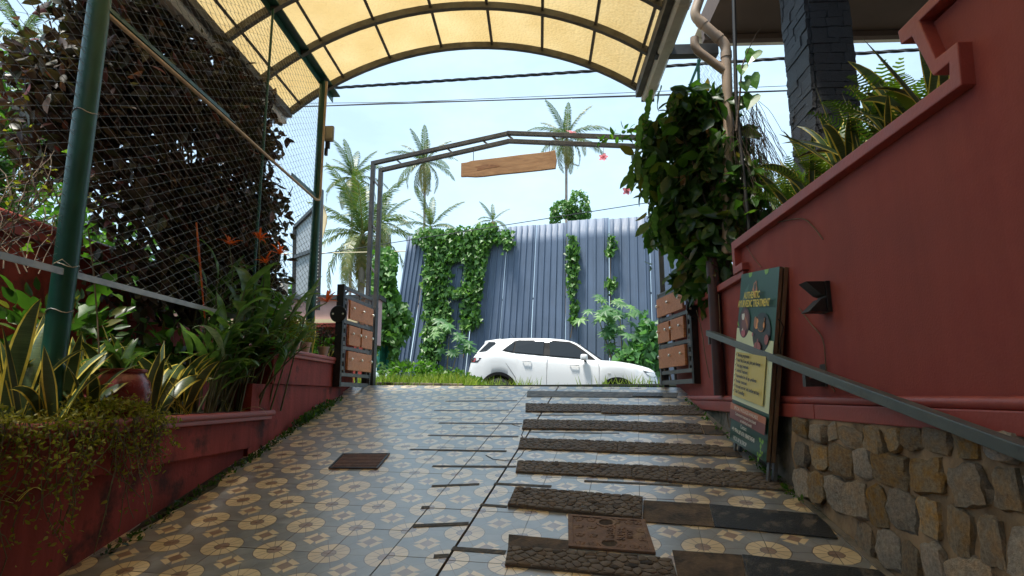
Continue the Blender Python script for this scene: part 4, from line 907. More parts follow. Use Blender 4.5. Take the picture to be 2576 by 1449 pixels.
blob('emblem_core', 'pot', ell(.335, 1.185, .022, .03)); blob('emblem_core', 'flame', ell(.335, 1.135, .012, .018))
# cream field with two photo ovals
fL = lambda pl_: [(u, .92+(v-.775)*.76) for u, v in pl_]; fR = lambda pl_: [(u, .85+(v-.745)*.70) for u, v in pl_]
blob('print_field', 'pale', [(0, .316), (SW, .316), (SW, .80), (.70, .80), (.36, .845), (.28, .86), (.05, .875), (0, .875)])
blob('photo_oval', 'plum', fL(ell(.165, .775, .118, .155))); blob('photo_oval', 'dark', fR(ell(.53, .745, .172, .205)))
blob('printed_shape', 'maroon', fL(ell(.175, .79, .075, .11))); blob('printed_shape', 'white', fL([(.10, .86), (.16, .865), (.165, .835), (.155, .80), (.115, .80), (.10, .83)]))
blob('printed_shape', 'copper', fL([(.165, .85), (.22, .80), (.255, .75), (.25, .70), (.225, .745), (.19, .79)])); blob('printed_shape', 'white', fL([(.125, .70), (.145, .72), (.16, .68), (.17, .64), (.13, .64)]))
blob('printed_shape', 'pink', fL(ell(.165, .665, .045, .035))); blob('printed_shape', 'flame', fR(ell(.435, .835, .04, .055))); blob('printed_shape', 'copper', fR(ell(.41, .85, .025, .06)))
pot = [(.455, .905), (.60, .895), (.595, .87), (.585, .86), (.605, .83), (.60, .79), (.565, .755), (.525, .75), (.485, .765), (.46, .80), (.458, .835), (.475, .86), (.465, .88)]
blob('printed_shape', 'copper', fR(pot)); blob('printed_shape', 'pot', fR([(.53+(u-.53)*.86, .83+(v-.83)*.86) for u, v in pot])); blob('printed_shape', 'dark', fR(ell(.527, .895, .062, .014))); blob('printed_shape', 'flame', fR(ell(.585, .82, .012, .028)))
blob('printed_shape', 'onion', fR([(.42, .60), (.44, .635), (.475, .65), (.49, .685), (.50, .65), (.54, .635), (.56, .60), (.55, .565), (.52, .548), (.45, .55), (.425, .57)]))
blob('printed_shape', 'maroon', fR([(.47, .64), (.49, .66), (.485, .56), (.465, .56)])); blob('printed_shape', 'onion', fR(ell(.655, .68, .036, .05))); blob('printed_shape', 'pink', fR(ell(.385, .72, .012, .02)))
panel('print_box', 'yellow', .055, .68, .352, .69)
panel('print_ribbon', 'orange', .012, SW-.012, .243, .290); panel('print_box', 'maroon', .012, SW-.012, .172, .2425)
for cu, cv, s in ((.70, .115, .05), (.72, .05, .03), (.68, .022, .04)):
    for a in (20, 150, 270): blob('printed_leaf', 'leaf', [(cu, cv), (cu+s*math.cos(R(a+35))*.6, cv+s*math.sin(R(a+35))*.6), (cu+s*math.cos(R(a)), cv+s*math.sin(R(a))), (cu+s*math.cos(R(a-35))*.6, cv+s*math.sin(R(a-35))*.6)])
SM = Matrix((sx, sy, sn if sx.cross(sy).dot(sn) > 0 else -sn)).transposed().to_4x4()
layer[0] += 2
def words(s, u, v, size, key, align='CENTER', bold=.0, xs=1.0):
    me = text_mesh(s, size, .0002, bold, align, 1.0, xs); me.materials.append(pg[key])
    inst('lettering', me, front, Matrix.Translation(S(u, v, .0006*layer[0]+.0006)) @ SM)
words('AUTHENTIC', .335, 1.12, .070, 'gold', bold=.002, xs=.86); words('AYURVEDIC TREATMENT', .375, 1.058, .072, 'gold', bold=.002, xs=.80)
items = ['Slimming programme', 'Neck Pain, Knee pain, Joint pain therapy', 'Anti aging treatment', 'Arthritis Treatment', 'Rejuvenation for old age  problems', 'Psoriasis  treatment', 'Post natal care for both mother and baby', 'Diet Counselling']
for k, s in enumerate(items):
    v = .668-k*.0395
    words(s, .12, v, .034, 'black', 'LEFT', .0010, .88)
    layer[0] += 0; m = MB(); o = .0006*layer[0]+.0006
    ck = [(.075, v+.002), (.084, v-.008), (.108, v+.014), (.104, v+.017), (.085, v+.0), (.079, v+.006)]
    m.prism(ck, o-.0003, o, lambda u, vv_, tt: tuple(S(u, vv_, tt))); m.build('tick', pg['green'], front)
words('SPECIAL PACKAGES AVAILABLE' , .38, .266, .037, 'white', xs=.98); words('Customized treatment plans based', .38, .226, .034, 'white', xs=.92); words('on individual needs', .40, .191, .034, 'white', xs=.92)
words('Contact:', .36, .150, .042, 'white', xs=.9); words('+91 9746 367 676 / 8848734540', .35, .103, .042, 'white', bold=.0006, xs=.88); words('PICK UP & DROP', .30, .042, .042, 'white', xs=.92)
# ================================================================== slate column, building soffit, pipes, added roof and facade behind the viewer
t = thing('slate_column', 'square column clad in black slate strips behind the right wall planting', 'column', (2.68, 5.45, 1.2))
c0, c1, d0, d1 = 2.50, 2.88, 5.22, 5.70
m = MB(); m.lo_hi((c0, d0, 1.2), (c1, d1, 6.1)); m.build('core', M['slate'], t)
rs = random.Random(11); z = 2.6
slm = []
for k in range(8):
    bm = bmesh.new(); bmesh.ops.create_cube(bm, size=1); bmesh.ops.subdivide_edges(bm, edges=bm.edges, cuts=2, use_grid_fill=True)
    for v in bm.verts: v.co += Vector([.055*noise.noise(v.co*3+Vector((k*5, i*7, 2))) for i in range(3)])*Vector((1.6, .4, .5)).x
    me = bpy.data.meshes.new('slate_strip'); bm.to_mesh(me); bm.free(); me.materials.append(M['slate']); smooth(me, 20); slm.append(me)
while z < 5.7:
    h = rs.choice((.055, .07, .09, .11)); y = d0-.012
    while y < d1-.02:                                     # face towards the ramp
        wd = min(rs.uniform(.10, .30), d1+.012-y); 
        inst('slate_strip', rs.choice(slm), t, Matrix.Translation((c0-.004-rs.uniform(0, .014), y+wd/2, z+h/2)) @ Matrix.Diagonal((.03, wd-.004, h-.005, 1))); y += wd
    x = c0+.012
    while x < c1-.02:                                     # face towards the viewer
        wd = min(rs.uniform(.12, .30), c1-x); inst('slate_strip', rs.choice(slm), t, Matrix.Translation((x+wd/2, d0-.004-rs.uniform(0, .014), z+h/2)) @ Matrix.Diagonal((wd-.004, .03, h-.005, 1))); x += wd
    z += h
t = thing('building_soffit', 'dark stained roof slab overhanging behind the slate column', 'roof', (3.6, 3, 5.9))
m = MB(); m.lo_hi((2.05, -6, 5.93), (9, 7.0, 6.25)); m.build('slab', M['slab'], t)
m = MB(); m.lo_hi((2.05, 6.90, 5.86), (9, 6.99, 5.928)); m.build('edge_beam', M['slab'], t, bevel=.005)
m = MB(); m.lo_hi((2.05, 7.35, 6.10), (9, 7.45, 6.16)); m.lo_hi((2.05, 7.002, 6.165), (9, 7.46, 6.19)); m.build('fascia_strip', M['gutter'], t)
for x in (3.0, 4.1, 5.2): m = MB(); m.beam((x, 7.0, 5.98), (x+.06, 7.4, 6.12), .02, .02); m.build('strut', M['steel_dark'], t)
t = thing('added_porch', 'plain roof slab out of view, added to dim the near end of the ramp', 'added_porch', (-.8, -2, 5.0))  # unseen roof, added to cut overhead light near the viewer
m = MB(); m.lo_hi((-3.4, -6.08, 5.0), (2.04, -1.02, 5.2)); m.build('roof_slab', M['added_porch'], t)
m = MB(); m.lo_hi((-3.4, -1.25, 4.75), (2.04, -1.04, 4.998)); m.build('edge_beam', M['added_porch'], t)
t = thing('added_rear_facade', 'plain unseen building front added so that light comes from the gate end', 'building', (0, -6, -1))  # unseen facade, added to block sky light from behind the viewer
m = MB(); m.lo_hi((-9, -6.6, -1.6), (9, -6.1, 7.5)); m.build('wall', M['added_porch'], t)
m = MB(); m.lo_hi((-1.4, -6.09, -1.15), (.9, -6.04, 1.3)); m.build('door', M['ply'], t, bevel=.01)
t = thing('side_building', 'plain wall of the house standing beyond the slate column', 'building', (6, 0, 1))
m = MB(); m.lo_hi((4.6, -6, 1.2), (4.9, 3.8, 5.92)); m.build('wall', M['red_old'], t)

t = thing('drain_pipe', 'beige drain pipes joining in a Y beside the canopy gutter', 'pipe', (1.9, 6.2, 5.2))
def smoothpath(P, n=7):
    P = [Vector(p) for p in P]; out = [P[0]]
    for i in range(1, len(P)-1):
        a = P[i]+(P[i-1]-P[i]).normalized()*.075; b = P[i]+(P[i+1]-P[i]).normalized()*.075
        for k in range(n): u = k/(n-1); out.append(a*(1-u)**2+P[i]*2*u*(1-u)+b*u*u)
    return out+[P[-1]]
yp = 5.9
pa = [PY(1772, -40, yp), PY(1745, 40, yp), PY(1826, 112, yp), PY(1832, 300, yp), PY(1829, 640, yp)]
m = MB(); m.tube(smoothpath(pa), .052, 14); m.build('main_pipe', M['pvc'], t, sm=60)
pb = [PY(1747, 95, yp), PY(1747, 122, yp), PY(1822, 178, yp)]
m = MB(); m.tube(smoothpath(pb), .044, 14); m.build('branch_pipe', M['pvc'], t, sm=60)
for a, b, r in ((pa[1], pa[2], .058), (pa[2], pa[1], .058), (pa[2], pa[3], .058)):
    d = (b-a).normalized(); m = MB(); m.tube([a+d*.085, a+d*.15], r, 14); m.build('socket', M['pvc'], t, sm=60)
# dark pole and green angle frame with netting on the right
m = MB(); m.tube([(2.02, 5.6, 1.3), PY(1852, 250, 5.75), PY(1845, -40, 5.75)], .02, 8); tag(m.build('creeper_pole', M['steel_black'], loc=(2.0, 5.6, 1.3), sm=50), 'thin black pole rising through the creeper', 'pole')
t = thing('net_frame', 'green angle-iron frame with loose wire netting above the creeper', 'frame', PY(1725, 200, 6.9))
m = MB(); m.beam(PY(1765, 140, 6.9), PY(1690, 330, 6.9), .03, .03); m.build('brace', M['green_paint'], t); m = MB(); m.beam(PY(1757, 150, 6.9), PY(1759, 420, 6.9), .03, .03); m.build('upright', M['green_paint'], t)
m = MB()
for k in range(16):
    x0 = 1762+k*6
    pts = [PY(x0+(5 if j % 2 else -2)+2*math.sin(k*2.1+j), 130+j*9+k*1.2, 6.85) for j in range(26)]
    m.tube(pts, .0022, 3, False)
nb = m.build('wire_net', M['wire'], t, fixn=False); nb['kind'] = 'stuff'

# ================================================================== overhead cables
def sagline(name, a, b, r, label, sag=.25, twist=0, mat='rope'):
    a, b = Vector(a), Vector(b); n = 40; base = [a.lerp(b, k/n)-Vector((0, 0, sag*4*(k/n)*(1-k/n))) for k in range(n+1)]
    m = MB()
    if twist:
        fine = []
        for k in range(n*10+1):
            i = min(k//10, n-1); fine.append(base[i].lerp(base[i+1], k/10-i))
        for s in range(3):
            m.tube([p+Vector((0, math.cos(k*.42+s*2.09), math.sin(k*.42+s*2.09)))*r*.62 for k, p in enumerate(fine)], r*.58, 5)
    else: m.tube(base, r, 6)
    return tag(m.build(name, M[mat], loc=a, sm=60), label, 'cable', 'overhead cables across the lane')
def thru(p, q, Y1, Y2, ext):
    a, b = PY(*p, Y1), PY(*q, Y2); d = b-a; return a-d*ext, b+d*ext
sagline('overhead_cable', *thru((885, 218), (1452, 181), 12.6, 11.6, 1.6), .030, 'thick twisted black cable highest across the sky', 0.0, 1)
sagline('overhead_cable', *thru((885, 235), (1560, 218), 13.2, 12.2, 1.6), .006, 'hair-thin cable between the twisted cable and the paired lines')
sagline('overhead_cable', *thru((830, 266), (1580, 241), 12.9, 11.9, 1.6), .013, 'lower black line of the paired overhead cables', .0)
sagline('overhead_cable', *thru((830, 265), (1580, 233), 12.9, 11.9, 1.6), .006, 'thin messenger line just over the paired cable', .0)
sagline('overhead_cable', *thru((800, 640), (1610, 513), 14.6, 13.0, 1.3), .009, 'low sloping cable crossing in front of the blue fence', .0)
sagline('overhead_cable', *thru((800, 637), (1040, 632), 20.0, 19.5, .6), .016, 'yellowish sleeve cable behind the left gate post', .0, 0, 'cream')

# ================================================================== blue sheet-metal hoarding
fd = Vector((.968, -.25, 0)).normalized(); fn_ = Vector((fd.y, -fd.x, 0))
t = thing('metal_fence', 'tall slate-blue ribbed sheet-metal fence across the lane, sheets fanning out to the left', 'fence', (0, 16.8, 1.2))
F0 = PY(1530, 548, 15.9); ZT = F0.z; F0 = Vector((F0.x, F0.y, 0)); PWD = 1.0
def fpt(s, z, o=0): return F0+fd*s+fn_*o+Vector((0, 0, z))
seam_top = [2.9, 2.05, 1.06, .02, -1.12, -1.98, -2.80, -3.62, -4.40, -5.22, -5.90]
seam_bot = [2.95, 2.08, 1.02, -.10, -1.28, -2.26, -3.22, -4.15, -5.05, -5.92, -6.55]
top_z = [ZT-.06, ZT-.05, ZT-.05, ZT, ZT-.04, ZT-.03, ZT-.06, ZT-.02, ZT-.1, ZT-.06]
def rib_profile(w_):
    pr_ = [(0, 0)]
    for c in (.08, .28, .48, .68, .88): pr_ += [((c-.030)*w_, 0), ((c-.016)*w_, .030), ((c+.016)*w_, .030), ((c+.030)*w_, 0)]
    return pr_+[(w_, 0)]
for k in range(len(seam_top)-1):
    a1_, a0_ = seam_top[k], seam_top[k+1]; b1_, b0_ = seam_bot[k], seam_bot[k+1]; g = .006
    prof = rib_profile(1.0); vs = []; fs = []; nz_ = 10
    zt = top_z[k] if k != 2 else ZT-.04
    for j in range(nz_+1):
        v = j/nz_; z = 1.02+(zt-1.02)*v
        for u, o in prof:
            s = (b0_+g+(b1_-b0_-2*g)*u)*(1-v)+(a0_+g+(a1_-a0_-2*g)*u)*v
            vs.append(fpt(s, z, o+.012*(k % 2)+.02*noise.noise(Vector((u*1.5+k, v*4, 3.)))))
    n = len(prof)
    for j in range(nz_):
        for i in range(n-1): q_ = j*n+i; fs.append((q_, q_+1, q_+n+1, q_+n))
    m = MB(); m.add(vs, fs); o = m.build('sheet', M['bluesheet'], t, sm=25, fixn=False)
    md = o.modifiers.new('thick', 'SOLIDIFY'); md.thickness = .004
for z in (2.0, 4.2): m = MB(); m.beam(fpt(-6.6, z, -.06), fpt(3.2, z, -.06), .05, .05); m.build('rail', M['steel_dark'], t)
# second stretch of sheet fence seen through the chain-link on the left
t = thing('metal_fence', 'lower blue sheet fence glimpsed through the chain-link behind the bush', 'fence', (-9, 17, 1.2))
for k in range(7):
    vs = []; fs = []; prof = rib_profile(1.05)
    for z in (1.02, 4.25):
        for u, o in prof: vs.append(Vector((-12.6+k*1.06+u, 16.4+o*-1, z)))
    n = len(prof); m = MB(); m.add(vs, [(i, i+1, i+n+1, i+n) for i in range(n-1)]); o = m.build('sheet', M['bluesheet'], t, fixn=False); o.modifiers.new('thick', 'SOLIDIFY').thickness = .004

# pink low building and the hoarding frame left of the gate
t = thing('pink_wall', 'pale pink low wall with dark top and red base beyond the left gate leaf', 'wall', (-5, 11.5, 1.2))
m = MB(); m.lo_hi((-8.5, 11.5, 2.55), (-3.05, 11.8, 3.42)); m.build('wall_face', M['pink'], t)
m = MB(); m.lo_hi((-8.5, 11.42, 3.422), (-3.0, 11.9, 3.50)); m.build('coping', M['steel_dark'], t)
m = MB(); m.lo_hi((-8.5, 11.40, 2.96), (-3.05, 11.498, 3.03)); m.build('string_course', M['cream'], t)
m = MB(); m.lo_hi((-8.5, 11.44, 1.02), (-3.05, 11.5, 2.548)); m.build('base', M['red_old'], t)
t = thing('hoarding', 'grey sign hoarding in a dark steel frame seen side-on behind the far green post', 'hoarding', PY(770, 730, 9.6))
hp = [PY(744, 572, 10.4), PY(806, 512, 8.9), PY(800, 772, 8.9), PY(742, 742, 10.4)]
m = MB(); m.add(hp+[p+Vector((.02, .012, 0)) for p in hp], [(0, 1, 2, 3), (7, 6, 5, 4), (0, 4, 5, 1), (1, 5, 6, 2), (2, 6, 7, 3), (3, 7, 4, 0)]); m.build('panel', M['hoard'], t)
for a, b in ((hp[0], hp[1]), (hp[1], hp[2]), (hp[2], hp[3]), (hp[3], hp[0]), (hp[0].lerp(hp[3], .45), hp[1].lerp(hp[2], .45))): m = MB(); m.beam(a+Vector((0, -.04, 0)), b+Vector((0, -.04, 0)), .045, .06); m.build('frame_bar', M['steel_black'], t)
m = MB(); p = PY(808, 478, 8.6); q_ = PY(798, 780, 8.6); m.beam(p, q_, .06, .06, up=(0, 1, 0)); ang = m.build('slotted_angle', M['steel_dark'], t)
m = MB()
for k in range(34): c_ = p.lerp(q_, (k+.5)/34); m.box(c_+Vector((.0, -.031, 0)), (.014, .002, .016))
hl = m.build('slot', M['stud'], ang); hl['kind'] = 'stuff'
m = MB(); m.add([PY(811, 505, 8.8), PY(823, 542, 8.8), PY(823, 560, 8.8), PY(812, 600, 8.8), PY(807, 600, 8.9), PY(806, 505, 8.9)], [(0, 1, 2, 3, 4, 5)]); o = m.build('cream_flap', M['cream'], t, fixn=False); o.modifiers.new('thick', 'SOLIDIFY').thickness = .006
t = thing('meter_box', 'small pale utility box behind the chain-link fence', 'utility box', PY(690, 760, 8.5))
m = MB(); a = PY(690, 715, 8.6); m.box(a+Vector((0, 0, -.15)), (.34, .2, .34)); m.build('case', M['gutter'], t, bevel=.01); m = MB(); m.box(a+Vector((-.02, -.104, -.15)), (.22, .006, .22)); m.build('door', M['hoard'], t)
# ================================================================== parked white car
def lerpT(tab, x):
    if x <= tab[0][0]: return tab[0][1]
    for (a, b), (c, d) in zip(tab[:-1], tab[1:]):
        if x <= c: u = (x-a)/(c-a); return b+(d-b)*u
    return tab[-1][1]
def smoothT(tab, x, h=.05): return sum(lerpT(tab, x+k*h) for k in (-1, -.5, 0, .5, 1))/5
DZ = -.07
T_sh = [(0, .80), (.02, 1.06), (.10, 1.20), (.18, 1.29), (.5, 1.345), (.81, 1.362), (1.10, 1.315), (1.86, 1.272), (2.68, 1.235), (3.05, 1.222), (3.26, 1.22), (3.5, 1.205), (3.76, 1.17), (4.0, 1.12), (4.13, 1.087), (4.23, 1.03), (4.29, .93), (4.32, .72)]
T_w = [(0, .74), (.06, .80), (.2, .855), (.5, .885), (.9, .895), (3.5, .895), (3.8, .88), (4.0, .84), (4.15, .77), (4.25, .68), (4.32, .55)]
T_roof = [(.18, 1.29), (.36, 1.585), (.6, 1.645), (.95, 1.69), (1.4, 1.71), (1.89, 1.715), (2.2, 1.695), (2.42, 1.65), (2.6, 1.55), (2.85, 1.385), (3.09, 1.222)]
AX = (.78, 3.47); AR = .405; AZ = .345
def z_sill(x):
    z = .235 if .25 < x < 4.0 else (.235+(.25-x)*1.1 if x <= .25 else .235+(x-4.0)*.35)
    for xc in AX:
        d = abs(x-xc)
        if d < AR: z = max(z, AZ+math.sqrt(AR*AR-d*d))
    return z
car_c = PY(1417, 905, 14.35); cd = Vector((.982, -.19, 0)).normalized()
CM = Matrix.Translation(Vector((car_c.x-.01, car_c.y, 1.265))) @ Matrix((cd, Vector((-cd.y, cd.x, 0)), Vector((0, 0, 1)))).transposed().to_4x4() @ Euler((0, R(2.86), 0)).to_matrix().to_4x4() @ Matrix.Scale(.975, 4) @ Matrix.Translation((-2.16, 0, 0))
def CW(x, y, z): return CM @ Vector((x, y, z))
paint = flat('white_car_paint', (.74, .755, .77), .32, 0, .6)
cblack = flat('black_plastic_trim', (.014, .014, .015), .6, 0, 0, .12); cglass = flat('tinted_car_glass', (.012, .015, .018), .06, 0, 0, .45)
tyre = pm('tyre_rubber', (.018, .018, .018), .85, var=.2, scale=20); alloy = flat('alloy_wheel', (.35, .36, .37), .3, .9)
t = thing('parked_car', 'white SUV parked side-on beyond the gate before the blue fence', 'car', CW(2.16, 0, 0))
xs = sorted(set([round(.0+.04*k, 3) for k in range(109)]+[xc+s*AR*.999 for xc in AX for s in (-1, 1)]+[4.32]))
def section(x):
    w_ = smoothT(T_w, x, .04); zs = z_sill(x); zh = smoothT(T_sh, x, .03)+DZ; zs = min(zs, zh-.04); h = zh-zs
    base = .235
    return [(w_*.93, zs), (w_*.985, zs+min(.06, h*.1)), (w_*1.0, zs+h*.35), (w_*1.0, zs+h*.62), (w_*.985, zs+h*.84), (w_*.955, zs+h*.95), (w_*.90, zh), (w_*.6, zh+.022), (0, zh+.035)]
vs = []; fs = []; ns = 17
for x in xs:
    s = section(x); ring = [(-y, z) for y, z in s]+[(y, z) for y, z in reversed(s[:-1])]
    vs += [CW(x, y, z) for y, z in ring]
for i in range(len(xs)-1):
    for j in range(ns-1): a = i*ns+j; fs.append((a, a+1, a+ns+1, a+ns))
fs.append(tuple(range(ns))); fs.append(tuple((len(xs)-1)*ns+j for j in range(ns-1, -1, -1)))
m = MB(); m.add(vs, fs); body = m.build('body', paint, t, sm=38)
# greenhouse
def half(x, z):
    zh = smoothT(T_sh, x, .03)+DZ; zr = lerpT(T_roof, x)+DZ; wb = smoothT(T_w, x, .04)*.905; wt = .64
    k = max(0, min(1.1, (z-zh)/max(.30, (1.60+DZ)-zh))); return wb+(wt-wb)*k
gx = [.19+.05*k for k in range(59)]; vs = []; fs = []; ns = 13
for x in gx:
    zh = smoothT(T_sh, x, .03)+DZ-.01; zr = smoothT(T_roof, x, .03)+DZ; zr = max(zr, zh+.012); zs_ = zh+(zr-zh)*.9
    s = [(half(x, zh), zh), (half(x, zh+(zs_-zh)*.5), zh+(zs_-zh)*.5), (half(x, zs_), zs_), (half(x, zs_)-.035, zs_+(zr-zs_)*.55), (half(x, zs_)-.11, zs_+(zr-zs_)*.85), (half(x, zs_)*.5, zr), (0, zr+.008)]
    ring = [(-y, z) for y, z in s]+[(y, z) for y, z in reversed(s[:-1])]; vs += [CW(x, y, z) for y, z in ring]
for i in range(len(gx)-1):
    for j in range(ns-1): a = i*ns+j; fs.append((a, a+1, a+ns+1, a+ns))
fs.append(tuple(range(ns))); fs.append(tuple((len(gx)-1)*ns+j for j in range(ns-1, -1, -1)))
m = MB(); m.add(vs, fs); cabin = m.build('cabin', paint, t, sm=40)
def side_panel(name, poly, mat, par, off, sgn, body_side=False):
    # dense outline so the panel follows the curved side
    pts = []
    for (a, b), (c, d) in zip(poly, poly[1:]+poly[:1]):
        for k in range(6): pts.append((a+(c-a)*k/6, b+(d-b)*k/6))
    def yy(x, z):
        if body_side:
            s = section(x); 
            for (y0, z0), (y1, z1) in zip(s[:-1], s[1:]):
                if z0 <= z <= z1: return y0+(y1-y0)*(z-z0)/max(1e-6, z1-z0)
            return s[3][0]
        return half(x, z)
    m = MB(); vs = [CW(x, sgn*(yy(x, z)+off), z) for x, z in pts]; vi = [CW(x, sgn*(yy(x, z)-.01), z) for x, z in pts]; n = len(pts)
    m.add(vs+vi, [tuple(range(n))]+[(i, i+n, (i+1) % n+n, (i+1) % n) for i in range(n)]); return m.build(name, mat, par)
D = lambda L_: [(x, z+DZ) for x, z in L_]
for sgn in (-1, 1):
    side_panel('window_frame', D([(.80, 1.372), (1.06, 1.335), (1.86, 1.285), (2.68, 1.248), (2.96, 1.24), (2.72, 1.42), (2.50, 1.565), (2.34, 1.635), (1.85, 1.66), (1.15, 1.640), (1.05, 1.615)]), cblack, cabin, .009, sgn)
    side_panel('side_window', D([(.86, 1.385), (1.06, 1.352), (1.065, 1.595), (1.0, 1.555)]), cglass, cabin, .030, sgn)
    side_panel('side_window', D([(1.095, 1.347), (1.77, 1.308), (1.755, 1.628), (1.16, 1.615), (1.10, 1.60)]), cglass, cabin, .030, sgn)
    side_panel('side_window', D([(1.93, 1.298), (2.70, 1.262), (2.66, 1.40), (2.46, 1.545), (2.31, 1.605), (1.88, 1.632)]), cglass, cabin, .030, sgn)
    side_panel('rear_glass_flank', D([(.24, 1.33), (.42, 1.36), (.62, 1.54), (.60, 1.575), (.44, 1.575)]), cglass, cabin, .014, sgn)
    side_panel('tail_lamp', D([(.06, 1.19), (.33, 1.185), (.24, 1.075), (.06, 1.07)]), flat('tail_lamp_smoke%d' % sgn, (.02, .012, .012), .1, 0, 1), body, .006, sgn, True)
    side_panel('tail_lamp_lens', D([(.10, 1.165), (.20, 1.165), (.17, 1.09), (.10, 1.09)]), flat('tail_lamp_red%d' % sgn, (.35, .012, .015), .1, 0, 1), body, .010, sgn, True)
    side_panel('headlamp', D([(3.99, 1.045), (4.26, .995), (4.27, .905), (4.10, .935)]), flat('headlamp_glass%d' % sgn, (.18, .19, .20), .08, .5, 1), body, .006, sgn, True)
    side_panel('fog_recess', D([(4.12, .83), (4.27, .82), (4.27, .66), (4.15, .64)]), cblack, body, .006, sgn, True)
    side_panel('side_marker', D([(3.24, .955), (3.31, .95), (3.30, .925), (3.24, .93)]), flat('side_marker%d' % sgn, (.5, .5, .48), .2), body, .004, sgn, True)
    side_panel('sill_cladding', [(1.2, .24), (3.05, .24), (3.05, .36), (1.2, .38)], cblack, body, .006, sgn, True)
    for xc in AX:                                        # arch cladding ring
        m = MB(); vs = []; fs = []; n = 24
        for k in range(n+1):
            a = math.pi*k/n; 
            for r_ in (AR-.012, AR+.055):
                x, z = xc+r_*math.cos(a), AZ+r_*math.sin(a); z_ = max(z, .26); s = section(min(max(x, .02), 4.25)); yv = max(p[0] for p in s[:4])
                vs.append(CW(x, sgn*(yv+.005), z_))
        for k in range(n): fs.append((2*k, 2*k+1, 2*k+3, 2*k+2))
        m.add(vs, fs); o = m.build('arch_cladding', cblack if xc < 9 else paint, body, fixn=False); o.modifiers.new('thick', 'SOLIDIFY').thickness = .012
    for x in (1.42, 2.50):                                # door handles
        zc = 1.07 if x < 2 else 1.03
        m = MB(); m.tube([CW(x-.10, sgn*.895, zc), CW(x-.08, sgn*.925, zc+.006), CW(x+.08, sgn*.925, zc+.002), CW(x+.10, sgn*.895, zc-.004)], [.010, .014, .014, .010], 8); m.build('door_handle', paint, body, sm=60)
    def seam(P):
        m = MB(); m.tube([CW(x, sgn*(section(x)[3][0]*k_+.0015), z) for x, z, k_ in P], .0035, 5); m.build('door_gap', cblack, body)
    seam([(1.88, 1.19, .955), (1.88, 1.05, .995), (1.885, .8, 1), (1.89, .5, 1), (1.89, .34, .995)]); seam([(3.02, 1.13, .965), (3.05, 1.0, .992), (3.06, .8, 1), (3.05, .5, 1), (3.04, .34, .995)]); seam([(.80, 1.27, .95), (.83, 1.12, .99), (.98, .95, 1), (1.17, .7, 1), (1.22, .4, .995)])
    m = MB(); m.box((0, 0, 0), (.16, .13, .14)); me = m.mesh('mirror', paint, bevel=.045, sm=60); inst('mirror', me, t, CM @ Matrix.Translation((2.72, sgn*.97, 1.275+DZ)))
    m = MB(); m.beam(CW(2.74, sgn*.86, 1.20+DZ), CW(2.74, sgn*.95, 1.235+DZ), .06, .04); m.build('mirror_arm', cblack, t, bevel=.006)
    for xc in AX:
        Mw = CM @ Matrix.Translation((xc, sgn*.79, .335)) @ Euler((R(90), 0, 0)).to_matrix().to_4x4(); rot = Mw.to_3x3(); w_ = thing('x', 'x', 'x') if 0 else None
        m = MB(); m.lathe([(.20, -.10), (.30, -.105), (.33, -.085), (.335, 0), (.33, .085), (.30, .105), (.20, .10)], Mw.translation, 28, rot); tr_ = m.build('wheel', tyre, t, sm=50)
        m = MB(); m.lathe([(.05, -.108), (.07, -.100), (.18, -.104), (.205, -.114), (.205, .114), (.18, .104), (.07, .100), (.05, .108)], Mw.translation, 28, rot); m.build('rim', alloy, tr_, sm=40)
# wells, glass front and back, spoiler, antenna
m = MB()
for xc in AX: m.box((0, 0, 0), (AR*1.98, 1.5, .50))
m = MB(); bx0 = MB()
for xc in AX:
    m = MB(); m.box((xc, 0, .50), (AR*1.96, 1.56, .56)); m.v = [tuple(CW(*v)) for v in m.v]; m.build('wheel_well', cblack, t)
ws = [(2.50, 1.60), (2.62, 1.525), (2.85, 1.375), (3.06, 1.235)]
vs = []; fs = []
for x, z in ws:
    zt = smoothT(T_roof, x, .03)+DZ+.012; hw = half(x, zt)-.10
    for k in range(7): vs.append(CW(x, hw*(-1+k/3), zt+.003+.004*(1-(k/3-1)**2)))
for i in range(3):
    for k in range(6): a = i*7+k; fs.append((a, a+1, a+8, a+7))
m = MB(); m.add(vs, fs); o = m.build('windscreen', cglass, cabin, sm=50, fixn=False); o.modifiers.new('thick', 'SOLIDIFY').thickness = .006
m = MB(); m.prism([(.30, 1.545), (.33, 1.60), (.70, 1.665), (.70, 1.63), (.40, 1.56)], -.60, .60, lambda u, v, tt: tuple(CW(u, tt, v+DZ))); m.build('spoiler', paint, t, bevel=.006, sm=40)
m = MB(); m.tube([CW(.92, 0, 1.69+DZ), CW(.78, 0, 1.86+DZ)], [.006, .003], 6); m.build('antenna', cblack, t)
m = MB(); m.prism([(.02, .62), (.26, .62), (.30, .30), (.10, .34)], -.78, .78, lambda u, v, tt: tuple(CW(u, tt, v))); m.build('rear_skirt', cblack, t, bevel=.01)
